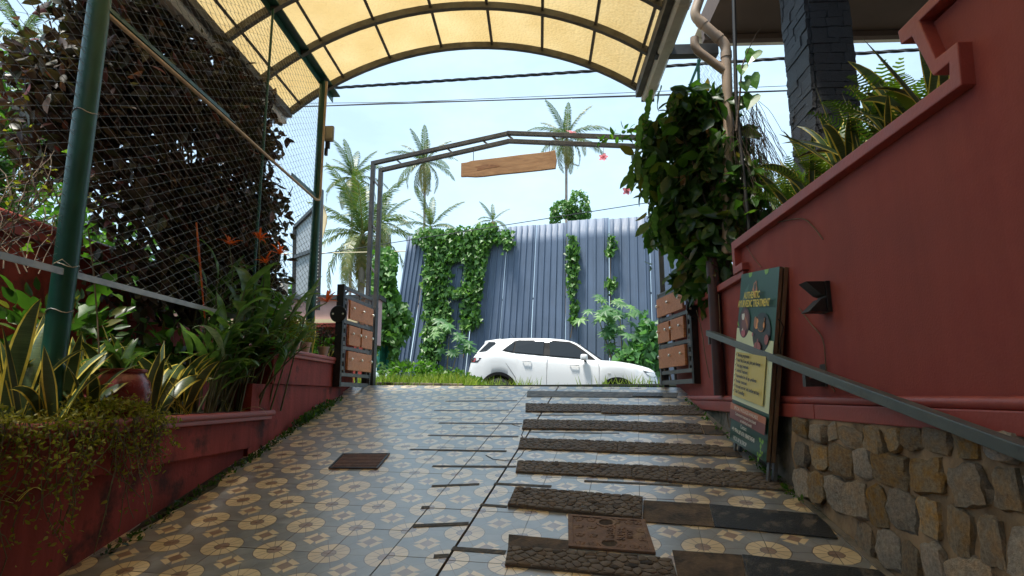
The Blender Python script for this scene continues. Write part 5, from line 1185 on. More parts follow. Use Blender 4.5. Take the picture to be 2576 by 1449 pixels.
# ================================================================== vegetation helpers
TPL = {
 'rhomb': ([(0, 0, 0), (.27, .42, .05), (0, 1, -.06), (-.27, .42, .05)], [(0, 1, 2), (0, 2, 3)]),
 'blade': ([(-.03, 0, 0), (.03, 0, 0), (.022, .55, .05), (-.022, .55, .05), (0, 1, .22)], [(0, 1, 2), (0, 2, 3), (3, 2, 4)]),
}
def fan(pts, c): return ([c]+pts, [(0, i, i % len(pts)+1) for i in range(1, len(pts)+1)])
TPL['oval'] = fan([(0, 0, 0), (.17, .2, .04), (.24, .48, .05), (.13, .8, .0), (0, 1, -.10), (-.13, .8, 0), (-.24, .48, .05), (-.17, .2, .04)], (0, .5, -.02))
TPL['ivy'] = fan([(0, .04, 0), (.34, -.10, .02), (.50, .22, .05), (.27, .48, .03), (0, 1, -.08), (-.27, .48, .03), (-.50, .22, .05), (-.34, -.10, .02)], (0, .3, -.05))
TPL['lance'] = fan([(0, 0, 0), (.10, .2, .02), (.13, .5, .03), (.07, .8, -.03), (0, 1, -.14), (-.07, .8, -.03), (-.13, .5, .03), (-.10, .2, .02)], (0, .5, -.02))
star = []
for k in range(8):
    a = R(-150+300*k/7); star.append((.62*math.sin(a)*(1-.12*abs(a)/2.6), .62*math.cos(a), -.10))
    if k < 7: b_ = R(-150+300*(k+.5)/7); star.append((.27*math.sin(b_), .27*math.cos(b_), .0))
star.append((0, -.12, 0)); TPL['star'] = fan(star, (0, 0, .04))
def orient(d, n):
    d = d/np.linalg.norm(d, axis=1, keepdims=True); n = n-d*(n*d).sum(1, keepdims=True); n = n/np.maximum(1e-6, np.linalg.norm(n, axis=1, keepdims=True)); x = np.cross(d, n); return np.stack([x, d, n], 2)
def cloud_arrays(P, size, tpl, d, n, tint):
    tv, tf = TPL[tpl]; tv = np.array(tv, float); tf = np.array(tf); N = len(P); K = len(tv)
    Rm_ = orient(d, n); V = np.einsum('nij,kj->nki', Rm_, tv)*size[:, None, None]+P[:, None, :]
    F = (tf[None]+(np.arange(N)*K)[:, None, None]).reshape(-1, 3); return V.reshape(-1, 3), F, np.repeat(tint, K)
def leaves(name, P, size, mat, parent, tpl='oval', bias=(0, 0, -.3), nb=(0, 0, .6), seed=0, kind='stuff', loc=None, dirs=None, tint=None, spread=1.0):
    r = np.random.default_rng(seed); P = np.asarray(P, float); N = len(P)
    d = (r.normal(size=(N, 3))*spread if dirs is None else np.asarray(dirs)+r.normal(size=(N, 3))*.35*spread)+np.array(bias); n = r.normal(size=(N, 3))*.7+np.array(nb)
    s = r.uniform(size[0], size[1], N); ti = r.beta(2, 2.4, N) if tint is None else np.asarray(tint)
    V, F, T_ = cloud_arrays(P, s, tpl, d, n, ti); o = np_obj(name, V, F, mat, parent, loc, T_)
    if kind: o['kind'] = kind
    return o
def ellipsoids(E, n, seed, shell=.55, lump=.25):
    """points through lumpy ellipsoids, denser towards the skin"""
    r = np.random.default_rng(seed); out = []; vol = np.array([e[3]*e[4]*e[5] for e in E])**.75; cnt = (n*vol/vol.sum()).astype(int)
    for e, c in zip(E, cnt):
        v = r.normal(size=(c, 3)); v /= np.linalg.norm(v, axis=1, keepdims=True); rad = shell+(1-shell)*r.uniform(size=c)**.6
        ph = np.sin(v[:, 0]*5+e[0]*3)+np.sin(v[:, 1]*6+e[1])+np.sin(v[:, 2]*5+e[2]*2)
        rad *= 1+lump*ph/3+r.normal(size=c)*.05; out.append(v*rad[:, None]*np.array(e[3:6])+np.array(e[:3]))
    return np.concatenate(out)
def clumpy(P, seed, keep=.7, scale=1.6):
    """carve gaps so that sky shows through"""
    k = [noise.noise(Vector(p)*scale+Vector((seed*3.7, 0, 0))) for p in P]; k = np.array(k); return P[k > np.quantile(k, 1-keep)]
def branches(name, base, tips, mat, parent, r0=.03, seed=0, kind=None):
    rs = random.Random(seed); m = MB(); b = Vector(base)
    for tp in tips:
        tp = Vector(tp); mid = b.lerp(tp, .5)+Vector((rs.uniform(-.12, .12), rs.uniform(-.12, .12), .05)); pts = [b*(1-u)**2+mid*2*u*(1-u)+tp*u*u for u in [k/7 for k in range(8)]]
        m.tube(pts, [r0*(1-.8*k/7) for k in range(8)], 6)
    o = m.build(name, mat, parent, sm=60)
    if kind: o['kind'] = kind
    return o
def strip_mesh(name, L_, W, prof, mats, bend=.3, fold=.15, n=10, edge=.72, twist=0.0, wave=0.0):
    """one blade leaf along +Z bending towards +Y; outer strips take material 1"""
    vs = []; fs = []; mi = []; cols = [-1, -edge, 0, edge, 1]
    ang = 0.; p = Vector((0, 0, 0)); 
    for i in range(n+1):
        u = i/n; a = bend*u*u*1.6
        if i: p = p+Vector((0, math.sin(a), math.cos(a)))*(L_/n)
        w_ = W*prof(u); nrm = Vector((0, math.cos(a), -math.sin(a))); tw = twist*u
        ex = Vector((math.cos(tw), math.sin(tw)*math.cos(a), -math.sin(tw)*math.sin(a)))
        for c in cols: vs.append(p+ex*(c*w_)+nrm*(-fold*w_*abs(c)+wave*W*math.sin(u*14+c)*abs(c)))
    for i in range(n):
        for c in range(4): q = i*5+c; fs.append((q, q+1, q+6, q+5)); mi.append(1 if c in (0, 3) else 0)
    me = bpy.data.meshes.new(name); me.from_pydata(vs, [], fs)
    for m_ in mats: me.materials.append(m_)
    if len(mats) > 1: me.polygons.foreach_set('material_index', mi)
    me.update(); smooth(me, 60); return me
sp = lambda u: (.55+.75*min(u, .5))*(1-max(0, (u-.45)/.55)**2.2)+.004
snake_meshes = [strip_mesh('snake_leaf', 1.0, .055+.012*(k % 3), sp, [M['snake'], M['snake_edge']], bend=.12+.16*k, fold=-.35, twist=(-.5, .4, .9, -.9, .2, 1.2)[k], edge=.74) for k in range(6)]
thin_meshes = [strip_mesh('striped_leaf', 1.0, .022, lambda u: (1-u**2.5)*.9+.05, [M['snake'], M['snake_edge']], bend=.6+.35*k, fold=-.3, edge=.45) for k in range(3)]
hp_ = lambda u: math.sin(math.pi*min(1, u*.96+.03))**.75*(1-.25*u)+.003
heli_meshes = [strip_mesh('broad_leaf', 1.0, .125+.02*k, hp_, [M['heli'], M['heli']], bend=.25+.35*k, fold=.22, wave=.05) for k in range(4)]
pale_mesh = strip_mesh('pale_leaf', 1.0, .10, hp_, [M['pale'], M['pale']], bend=1.0, fold=.25, wave=.06)
def place_leaf(parent, me, p, yaw, lean, L_, name='leaf', wscale=1.0):
    Mx = Matrix.Translation(Vector(p)) @ Euler((0, 0, yaw)).to_matrix().to_4x4() @ Euler((-lean, 0, 0)).to_matrix().to_4x4() @ Matrix.Diagonal((L_*wscale, L_, L_, 1)); return inst(name, me, parent, Mx)
def snake_plant(label, p, leaves_, seed, group=None, meshes=None, spread=.06):
    rs = random.Random(seed); t = thing('snake_plant', label, 'plant', p, group)
    for (h, lean, yaw) in leaves_:
        q = Vector(p)+Vector((rs.uniform(-spread, spread), rs.uniform(-spread, spread), -.02)); place_leaf(t, rs.choice(meshes or snake_meshes), q, yaw+rs.uniform(-.2, .2), lean, h, wscale=rs.uniform(.85, 1.2)/max(.5, h)**.35)
    return t
def rnd_leaves(rs, n, h0, h1, l0, l1): return [(rs.uniform(h0, h1), rs.uniform(l0, l1), rs.uniform(0, 6.28)) for _ in range(n)]

# ================================================================== left planter planting
rs = random.Random(3)
SP = [('variegated snake plant at the left frame edge, tallest leaves', (-2.62, 3.02, 1.47), rnd_leaves(rs, 6, .45, .80, .02, .3), 1),
      ('variegated snake plant just left of the near green post', (-2.72, 3.32, 1.47), rnd_leaves(rs, 7, .4, .68, .05, .45), 2),
      ('variegated snake plant in front of the near green post', (-2.52, 3.36, 1.47), rnd_leaves(rs, 6, .30, .52, .1, .6), 3),
      ('variegated snake plant behind the red clay pot', (-2.86, 3.72, 1.47), rnd_leaves(rs, 8, .4, .66, .05, .4), 4),
      ('variegated snake plant leaning right of the clay pot', (-2.58, 4.05, 1.47), rnd_leaves(rs, 8, .40, .66, .15, .6), 5),
      ('variegated snake plant further back between pot and tall broad-leaved plant', (-2.74, 4.45, 1.47), rnd_leaves(rs, 7, .4, .72, .1, .5), 6)]
SP += [('variegated snake plant close behind the near green post base', (-2.78, 3.10, 1.47), rnd_leaves(rs, 7, .45, .72, .02, .3), 11), ('upright variegated snake plant between the pot and the fence bar', (-2.70, 3.95, 1.47), rnd_leaves(rs, 9, .42, .70, .02, .35), 12),
       ('upright variegated snake plant just before the broad-leaved clumps', (-2.60, 4.40, 1.47), rnd_leaves(rs, 9, .38, .62, .05, .45), 13), ('short variegated snake plant at the rim left of the pot', (-2.50, 3.12, 1.47), rnd_leaves(rs, 7, .3, .5, .1, .6), 14)]
for lb, p, lv, sd_ in SP: snake_plant(lb, p, lv, sd_)
t = snake_plant('low yellow-striped plant spilling over the rim end of the low planter', (-2.50, 5.05, 1.46), rnd_leaves(rs, 9, .25, .42, .6, 1.2), 7, meshes=thin_meshes)
t = snake_plant('thin striped grassy plant right of the clay pot', (-2.46, 4.25, 1.46), rnd_leaves(rs, 10, .22, .42, .3, .9), 8, meshes=thin_meshes)
t = snake_plant('thin striped grassy plant at the lower left corner', (-2.30, 2.75, 1.16), rnd_leaves(rs, 3, .2, .3, .6, 1.2), 9, meshes=thin_meshes)
# clay pot with a dark rosette
t = thing('clay_pot', 'dark red round-bellied clay pot with side mouth on the low planter', 'pot', (-2.50, 3.63, 1.475))
pp = (-2.50, 3.63, 1.47)
m = MB(); m.lathe([(.085, .0), (.11, .02), (.148, .09), (.158, .15), (.145, .21), (.118, .25), (.112, .262), (.125, .27), (.125, .285), (.105, .288), (.10, .27)], pp, 36); m.build('belly', M['terracotta'], t, sm=60)
m = MB(); ax = Vector((-.25, -1, .05)).normalized(); ux = ax.orthogonal().normalized(); m.lathe([(.05, .13), (.052, .165), (.043, .17), (.036, .155)], Vector(pp)+Vector((-.05, 0, .15)), 20, Matrix((ux, ax.cross(ux), ax)).transposed()); m.build('side_mouth', M['terracotta'], t, sm=60)
t = thing('potted_rosette', 'dark leafy rosette growing out of the clay pot', 'plant', (-2.50, 3.63, 1.74)); rs = random.Random(9)
for k in range(14): place_leaf(t, heli_meshes[k % 4], (-2.50+rs.uniform(-.04, .04), 3.63+rs.uniform(-.04, .04), 1.73), k*2.4, rs.uniform(.2, 1.0), rs.uniform(.16, .27))
# heliconia clump
def heliconia(label, base, nst, seed, leanx, hgt, fl=()):
    rs = random.Random(seed); t = thing('heliconia', label, 'plant', base)
    for k in range(nst):
        b = Vector(base)+Vector((rs.uniform(-.10, .10), rs.uniform(-.18, .18), -.02)); ly = rs.uniform(-.15, .35); top = b+Vector((leanx*rs.uniform(.3, 1.3), ly, hgt*rs.uniform(.45, 1.0))); mid = b.lerp(top, .5)+Vector((-leanx*.15, 0, .08))
        pts = [b*(1-u)**2+mid*2*u*(1-u)+top*u*u for u in [j/8 for j in range(9)]]; m = MB(); m.tube(pts, [.011-.006*j/8 for j in range(9)], 6); m.build('stem', M['heli_stem'], t, sm=60)
        for j in (4, 6, 7, 8):
            if rs.random() < .12: continue
            ln = rs.uniform(.22, .42); me = rs.choice(heli_meshes) if rs.random() > .12 else pale_mesh
            place_leaf(t, me, pts[j], rs.uniform(0, 6.28) if rs.random() < .5 else rs.uniform(-1.9, -.6), rs.uniform(.15, 1.25), ln, wscale=rs.uniform(.75, 1.1))
    return t
heliconia('tall broad-leaved heliconia clump at the end of the low planter', (-2.66, 5.05, 1.46), 9, 21, .18, 1.25)
t = thing('broad_leaf_plant', 'tall upright broad leaves standing before the mesh, left of the orange flowers', 'plant', (-2.62, 4.85, 1.46)); rs = random.Random(88)
for px, py, yy_, ln, L_ in ((548, 700, 4.9, .15, .40), (520, 720, 4.85, .35, .36), (620, 760, 5.1, .05, .46), (640, 740, 5.2, -.1, .40), (600, 800, 5.0, .2, .44), (560, 850, 4.8, .1, .40), (640, 850, 5.1, -.25, .42), (690, 830, 5.3, -.45, .40), (730, 800, 5.5, -.55, .42), (700, 900, 5.3, -.7, .40), (590, 880, 4.9, .4, .36), (740, 850, 5.5, -.35, .46), (770, 790, 5.7, -.2, .40), (670, 780, 5.2, .3, .36), (520, 880, 4.6, -.1, .36), (480, 900, 4.5, .3, .30)):
    p = PY(px, py, yy_); place_leaf(t, rs.choice(heli_meshes[:3]), p, rs.choice((1.2, 1.57, 1.9))*-1 if ln < 0 else rs.uniform(1.2, 1.9), abs(ln), L_, wscale=1.15)
    m = MB(); b_ = Vector((p.x*.55-2.6*.45, p.y-.02, 1.46)); m.tube([b_, b_.lerp(p, .6)+Vector((0, 0, .04)), p], [.009, .007, .005], 6); m.build('stem', M['heli_stem'], t, sm=60)
heliconia('heliconia clump leaning out over the ramp towards the gate', (-2.58, 5.42, 1.46), 11, 22, .40, 1.05)
heliconia('dense low broad-leaved clump between the striped plants', (-2.56, 4.70, 1.46), 14, 23, .14, .66)
heliconia('bushy broad-leaved clump right of the grassy plant', (-2.52, 5.0, 1.46), 12, 25, .2, .8)
heliconia('broad-leaved clump behind the bottom bar of the fence', (-2.95, 5.25, 1.46), 7, 24, .05, 1.35)
bract_me = strip_mesh('bract', 1.0, .11, lambda u: (1-u)**.8*math.sqrt(u+.03)*1.6+.01, [M['bract'], M['bract']], bend=.4, fold=.5, n=5)
def flower(label, p, s, seed, stem_to=None):
    rs = random.Random(seed); t = thing('heliconia_flower', label, 'flower', p, None)
    for k in range(13): place_leaf(t, bract_me, p, k*2.4, rs.uniform(.1, 1.35), 1.35*s*rs.uniform(.6, 1.1), 'bract')
    if stem_to: m = MB(); a, b = Vector(p), Vector(stem_to); m.tube([a, a.lerp(b, .5)+Vector((.02, 0, .03)), b], .005, 5); m.build('stalk', M['heli_stem'], t)
flower('orange-red flower low on the leaf tip beside the gate leaf', PY(823, 760, 6.0), .13, 1, PY(720, 830, 5.7))
flower('orange-red flower highest among the broad leaves', PY(652, 603, 5.3), .10, 2, PY(640, 760, 5.3)); flower('orange-red flower right of the pale leaf, against the mesh', PY(704, 640, 5.4), .11, 3, PY(668, 760, 5.3))
flower('orange flower drooping below the two upper blooms', PY(668, 662, 5.25), .10, 4, PY(645, 790, 5.2)); flower('small red bud left of the tall green leaf', PY(577, 615, 5.1), .09, 5, PY(580, 780, 5.1))
m = MB(); a, b = PY(494, 560, 4.6), PY(515, 800, 4.7); m.tube([a, a.lerp(b, .25), b], [.006, .009, .005], 6); tag(m.build('flower_spike', M['bract'], loc=b, sm=60), 'slender red flower spike standing before the dark bush', 'flower')
# higher planter: small pots and plants by the gate
potm = pm('pale_plastic_pot', (.55, .40, .33), .6, var=.15, scale=6)
for k, (x, y, lb1, lb2) in enumerate([(-2.48, 6.15, 'small pale pot left of three on the high planter', 'yellow-green bushy plant in the left small pot'), (-2.46, 6.38, 'small pale pot in the middle of the high planter', 'yellow-green bushy plant in the middle small pot'), (-2.46, 6.95, 'small pale pot nearest the gate on the high planter', 'dark purple rosette in the pot nearest the gate')]):
    m = MB(); m.lathe([(.045, 0), (.062, .10), (.068, .105), (.068, .115), (.058, .115)], (x, y, 2.036), 20); tag(m.build('plant_pot', potm, loc=(x, y, 2.036), sm=50), lb1, 'pot')
    t = thing('potted_plant', lb2, 'plant', (x, y, 2.15)); leaves('foliage', ellipsoids([(x, y, 2.27, .11, .11, .13)], 160, k+40, .3), (.04, .075), M['lf_trail'] if k < 2 else M['lf_purple'], t, 'lance', (0, 0, .5), seed=k)
rs = random.Random(31)
for lb, p, n_, h in (('striped snake plant standing before the far green post', (-2.50, 6.62, 2.03), 8, .45), ('striped snake plant just left of the far green post', (-2.62, 6.45, 2.03), 7, .5), ('striped snake plant beside the gate leaf on the high planter', (-2.47, 7.15, 2.03), 6, .3), ('snake plant at the left end of the high planter', (-2.6, 5.75, 2.03), 7, .45)): snake_plant(lb, p, rnd_leaves(rs, n_, h*.6, h, .05, .45), int(h*100)+n_)
t = thing('leafy_shrub', 'light green leafy shrub on the high planter behind the pots', 'shrub', (-2.75, 6.2, 2.03)); leaves('foliage', ellipsoids([(-2.75, 6.1, 2.35, .2, .5, .28), (-2.6, 5.7, 2.25, .15, .25, .2)], 700, 47, .3), (.06, .12), M['lf_green'], t, 'oval', seed=47); branches('stem', (-2.75, 6.1, 2.0), [(-2.7, 5.8, 2.4), (-2.75, 6.3, 2.5), (-2.7, 6.0, 2.5)], M['twig'], t, .01)
t = thing('leafy_shrub', 'green shrub low behind the left gate leaf', 'shrub', (-2.5, 7.52, 1.95)); leaves('foliage', ellipsoids([(-2.62, 7.5, 2.1, .15, .16, .2)], 350, 48, .3), (.05, .09), M['lf_green'], t, 'ivy', seed=48)
t = thing('leafy_shrub', 'broad-leaved shadowy undergrowth along the garden wall', 'shrub', (-3.2, 4.3, 1.47)); leaves('foliage', ellipsoids([(-3.15, 3.9, 1.85, .3, .6, .4), (-3.15, 4.8, 1.8, .3, .6, .4), (-2.95, 4.5, 1.65, .2, .5, .22)], 900, 49, .3), (.08, .17), M['lf_creep'], t, 'oval', seed=49)
t = thing('leafy_vine', 'yellow-green vine climbing behind the near green post', 'vine', (-2.75, 3.3, 2.0))
leaves('foliage', np.array([PY(*q, 3.6+.02*i) for i, q in enumerate([(222, 575), (215, 600), (208, 640), (250, 660), (280, 690), (272, 720), (225, 770), (240, 790), (255, 800), (262, 780), (215, 620), (290, 740), (60, 620), (150, 655), (205, 375), (190, 385), (215, 365), (40, 770)])]), (.07, .13), M['lf_green'], t, 'ivy', (0, 0, -.6), seed=50, tint=np.linspace(.3, 1, 18))
m = MB(); m.tube([PY(222, 575, 3.6), PY(235, 680, 3.65), PY(245, 800, 3.7), PY(250, 900, 3.7)], .005, 5); m.build('stem', M['twig'], t)

# trailing plant over the rim
t = thing('trailing_plant', 'yellow-green small-leaved plant trailing thickly over the low planter rim', 'plant', (-2.4, 3.0, 1.47)); r = np.random.default_rng(61)
n = 4200; yy = r.uniform(1.6, 3.78, n); edge = np.clip((3.85-yy)/.5, 0, 1); zz = 1.50+r.normal(size=n)*.03+.05*np.sin(yy*6); xx = -2.30-np.abs(r.normal(size=n))*.16
P1 = np.stack([xx, yy, zz], 1)
n = 1900; yy = r.uniform(1.6, 3.80, n); dep = r.beta(1.1, 2.6, n)*(.62+.2*np.sin(yy*5.1)+.15*np.sin(yy*11))*np.clip((4.05-yy)/.5, .2, 1); P2 = np.stack([LX+.05+.05*np.sin(yy*7)+r.uniform(0, .10, n)*(1-dep), yy, 1.50-dep], 1)
leaves('leaf_mass', np.concatenate([P1, P2]), (.016, .034), M['lf_trail'], t, 'oval', (.2, 0, .1), (.5, 0, .6), seed=62)
st_m = MB(); rr_ = random.Random(63); tipsP = []
for k in range(150):
    y = rr_.uniform(1.7, 3.8); L_ = rr_.uniform(.12, .72)*(1 if y < 3.6 else .6); p = Vector((LX+.06, y, 1.48)); pts = [p]; d = Vector((.1, rr_.uniform(-.5, .5), -1))
    for j in range(8):
        d = (d+Vector((rr_.uniform(-.25, .15), rr_.uniform(-.6, .6), rr_.uniform(-.3, .15)))).normalized(); p = p+d*L_/8; p.x = max(p.x, LX+.012); p.x = min(p.x, LX+.14); pts.append(p.copy())
        if rr_.random() < .75: tipsP.append(tuple(p))
    st_m.tube(pts, .0022, 4, False)
o = st_m.build('trailing_stem', M['heli_stem'], t, fixn=False); o['kind'] = 'stuff'
leaves('stem_leaf', np.array(tipsP), (.016, .036), M['lf_trail'], t, 'oval', (.2, 0, -.2), (.6, 0, .3), seed=64)
t = thing('trailing_sprig', 'single sprig hanging over the bare planter rim', 'plant', PX(405, 1050, LX+.05)); m = MB(); m.tube([PX(400, 1045, LX+.04), PX(420, 1062, LX+.05), PX(428, 1085, LX+.05), PX(440, 1110, LX+.05)], .0025, 5); m.build('stem', M['heli_stem'], t)
leaves('leaf', np.array([PX(*q, LX+.055) for q in ((412, 1052), (420, 1062), (428, 1080), (426, 1095), (432, 1100), (440, 1109), (425, 1115), (405, 1048))]), (.02, .04), M['lf_trail'], t, 'oval', seed=65)
t = thing('moss_strip', 'mossy weeds along the foot of the left planter wall', 'weeds', (-2.36, 5.5, 1.2)); n = 1500; yy = np.concatenate([r.uniform(3.4, 7.3, 700), r.normal(6.4, .3, 800)]); xx = LX+.02+np.abs(r.normal(size=n))*.035; zz = ramp_z(xx, yy)+r.uniform(-.005, .02, n)+np.where(np.abs(yy-6.4) < .5, r.uniform(0, .06, n), 0)
o = leaves('weed', np.stack([xx, yy, zz], 1), (.015, .05), M['lf_creep'], t, 'rhomb', (0, 0, .5), seed=66)
# ================================================================== dark purple bush behind the chain-link
t = thing('purple_bush', 'tall dark purple-leaved bush filling the space behind the chain-link fence', 'bush', (-3.2, 5.6, 1.47))
E_ = [(-3.30, 5.45, 4.15, .45, 1.05, 1.2), (-3.3, 5.3, 3.0, .38, .95, .75), (-3.75, 4.5, 3.9, .4, .7, .8), (-3.02, 6.15, 3.35, .30, .50, .95), (-3.55, 4.75, 4.45, .42, .75, .85), (-3.15, 5.95, 4.55, .32, .60, .75), (-3.25, 5.6, 3.1, .35, .8, .65), (-3.75, 4.9, 5.2, .45, .8, .7), (-3.0, 6.35, 2.85, .25, .35, .45)]
P = clumpy(ellipsoids(E_, 22000, 71, .15, .3), 2, .84, 1.9); P = P[(P[:, 0] < -2.63)]
top = np.where(P[:, 0] > -3.25, 4.98, 9.0); P = P[P[:, 2] < top]
leaves('crown', P, (.07, .15), M['lf_purple'], t, 'oval', (0, 0, -.45), (0, 0, .5), seed=72)
rs = random.Random(73)
tips = [tuple(P[i]) for i in np.random.default_rng(5).choice(len(P), 70)]
branches('branch', (-3.2, 5.55, 2.2), tips, M['bark'], t, .018, 3, 'stuff')
m = MB()
for b, a in (((-3.2, 5.5, 1.4), (-3.25, 5.45, 4.2)), ((-3.1, 5.9, 1.4), (-3.05, 6.15, 4.2)), ((-3.35, 5.1, 1.4), (-3.55, 4.75, 4.6))):
    mm = MB(); b, a = Vector(b), Vector(a); mm.tube([b, b.lerp(a, .4)+Vector((.05, .04, 0)), a], [.035, .026, .012], 8); mm.build('trunk', M['bark'], t, sm=60)
# sprays of the bush reaching past the mesh to the right
t = thing('purple_spray', 'dark leafy spray of the bush sticking out against the sky near the far post', 'branch', PY(700, 400, 6.5)); Pp = [PY(*q, 6.5) for q in ((650, 330), (665, 318), (680, 325), (690, 345), (700, 360), (712, 380), (700, 330), (720, 352), (725, 345), (660, 350), (672, 300), (640, 270), (655, 255), (668, 365), (690, 385), (700, 405), (655, 400), (680, 418))]
leaves('leaf', np.array(Pp), (.10, .16), M['lf_purple'], t, 'oval', (.2, 0, -.3), seed=74); m = MB(); m.tube([PY(600, 420, 6.5), PY(650, 380, 6.5), PY(690, 345, 6.5), PY(722, 340, 6.5)], .006, 5); m.tube([PY(620, 330, 6.5), PY(650, 300, 6.5), PY(672, 300, 6.5)], .005, 5); m.build('twig', M['bark'], t, sm=50)['kind'] = 'stuff'
# dry twiggy shrub at the left frame edge
t = thing('dry_shrub', 'dry twiggy shrub tangled in the mesh at the left frame edge', 'shrub', (-3.05, 3.25, 2.2)); rs = random.Random(77); m = MB(); lp = []
for k in range(70):
    p = Vector((-3.0+rs.uniform(-.2, .15), 3.0+rs.uniform(-.1, .5), 2.3+rs.uniform(0, .5))); d = Vector((rs.uniform(-.6, .6), rs.uniform(-.6, .8), rs.uniform(.1, 1))).normalized(); pts = [p.copy()]
    for j in range(6): d = (d+Vector((rs.uniform(-.4, .4), rs.uniform(-.4, .4), rs.uniform(-.25, .3)))).normalized(); p = p+d*rs.uniform(.05, .11); pts.append(p.copy())
    m.tube(pts, [.004-.0004*j for j in range(7)], 4, False)
    if rs.random() < .3: lp += [tuple(q) for q in pts[3:]]
m.build('twig', M['twig'], t, fixn=False)['kind'] = 'stuff'; leaves('leaf', np.array(lp), (.02, .05), M['lf_trail'], t, 'rhomb', seed=78)

# ================================================================== trees behind on the left
def tree(name, label, base, E, n, mat, seed, size, trunk_top, r0=.12, tpl='oval', keep=.75, group=None):
    t = thing(name, label, 'tree', base, group); P = clumpy(ellipsoids(E, n, seed, .2, .35), seed, keep, 1.1); leaves('crown', P, size, M[mat], t, tpl, seed=seed)
    b, a = Vector(base), Vector(trunk_top); m = MB(); m.tube([b, b.lerp(a, .5)+Vector((.1, .05, 0)), a], [r0, r0*.7, r0*.35], 8); m.build('trunk', M['bark'], t, sm=60)
    branches('limb', tuple(b.lerp(a, .6)), [tuple(P[i]) for i in np.random.default_rng(seed).choice(len(P), 14)], M['bark'], t, r0*.35, seed, 'stuff'); return t
GT = 'green trees beyond the fence on the left'
tree('garden_tree', 'bright green leafy tree at the left frame edge behind the dry shrub', (-5.6, 5.2, 1.2), [(-5.4, 5.4, 4.3, .8, .8, .8), (-5.5, 5.4, 3.3, .8, .9, .8), (-5.2, 6.2, 3.0, .7, .9, .6)], 3600, 'lf_green', 81, (.12, .24), (-5.4, 5.4, 4.2), .07, 'lance', .7, GT)
tree('garden_tree', 'green tree filling the gaps low behind the purple bush', (-7.2, 9.0, 1.03), [(-7.2, 9.0, 3.6, 1.4, 1.4, 1.1), (-6.0, 9.6, 3.0, 1.2, 1.2, 1.0), (-8.6, 9.2, 4.4, 1.4, 1.4, 1.3)], 5200, 'lf_green', 82, (.14, .26), (-7.2, 9.0, 4.0), .12, 'oval', .7, GT)
tree('garden_tree', 'green tree behind the high garden wall at far left', (-9.5, 9.5, 1.03), [(-9.6, 9.5, 3.8, 1.6, 1.6, 1.6), (-10.8, 9.0, 5.0, 1.5, 1.5, 1.3)], 4200, 'lf_green', 83, (.15, .28), (-9.5, 9.5, 4.2), .14, 'oval', .65, GT)
tree('garden_tree', 'green tree glimpsed just left of the far green post', (-8.0, 19.5, 1.03), [(-8.2, 19.5, 3.6, 1.5, 1.2, 1.5)], 2600, 'lf_ivy', 84, (.18, .3), (-8.0, 19.5, 3.8), .14, 'ivy', .8, GT)
tree('garden_tree', 'low green tree behind the pink wall', (-6.6, 22, 1.03), [(-6.6, 22, 3.6, 1.8, 1.2, 1.1), (-9.5, 23, 3.8, 2.0, 1.4, 1.3)], 3200, 'lf_green', 85, (.2, .36), (-6.6, 22, 3.6), .16, 'oval', .85, GT)

# ================================================================== coconut palms
def frond_mesh(seed, L_=4.0, droop=1.1, n=40, leaf=.66, yel=0.):
    rs = np.random.default_rng(seed); V = []; F = []; T_ = []; th_ = np.linspace(0, droop, n+1); seg = L_/n; p = np.zeros(3); rach = [p.copy()]
    for i in range(n): a = th_[i]; p = p+np.array([0, math.cos(a), math.sin(.0)-math.sin(a)])*seg; rach.append(p.copy())
    rach = np.array(rach)
    def addv(vs, fs, ti): b = len(V); V.extend(vs); F.extend([tuple(x+b for x in f) for f in fs]); T_.extend([ti]*len(vs))
    for i in range(n):
        r1, r2 = .035*(1-i/n)+.006, .035*(1-(i+1)/n)+.006; a, b = rach[i], rach[i+1]
        addv([a+[r1, 0, 0], a+[-r1, 0, 0], b+[-r2, 0, 0], b+[r2, 0, 0]], [(0, 1, 2), (0, 2, 3)], .75); addv([a+[0, 0, -r1], a+[r1, 0, 0], b+[r2, 0, 0], b+[0, 0, -r2]], [(0, 1, 2), (0, 2, 3)], .75)
    for i in range(3, n+1):
        u = i/n; ll = leaf*(math.sin(math.pi*min(1, u*.92+.10))**.6)*rs.uniform(.85, 1.1); a = th_[min(i, n)]; fw = np.array([0, math.cos(a), -math.sin(a)]); up = np.array([0, math.sin(a), math.cos(a)])
        for sg in (-1, 1):
            out = np.array([sg, 0, 0])*.72+fw*.55+up*rs.uniform(-.1, .18); out /= np.linalg.norm(out); p0 = rach[i]; mid = p0+out*ll*.5; tip = p0+out*ll*.82+np.array([0, 0, -1])*ll*rs.uniform(.32, .62); w_ = fw*.046
            ti = np.clip(rs.uniform(.05, .5)+yel+.25*u*u, 0, 1); addv([p0-w_*.6, p0+w_*.6, mid+w_, mid-w_, tip], [(0, 1, 2), (0, 2, 3), (3, 2, 4)], ti)
    me = bpy.data.meshes.new('frond'); me.from_pydata([tuple(v) for v in V], [], F); me.materials.append(M['lf_palm']); at = me.attributes.new('tint', 'FLOAT', 'POINT'); at.data.foreach_set('value', np.array(T_, np.float32)); me.update(); return me
FR = [frond_mesh(1, 4.0, .7), frond_mesh(2, 4.0, 1.25), frond_mesh(3, 3.9, 1.7, yel=.2), frond_mesh(4, 3.6, 2.1, yel=.55)]
nut = pm('coconut_husk', (.20, .15, .05), .7, var=.3, scale=3)
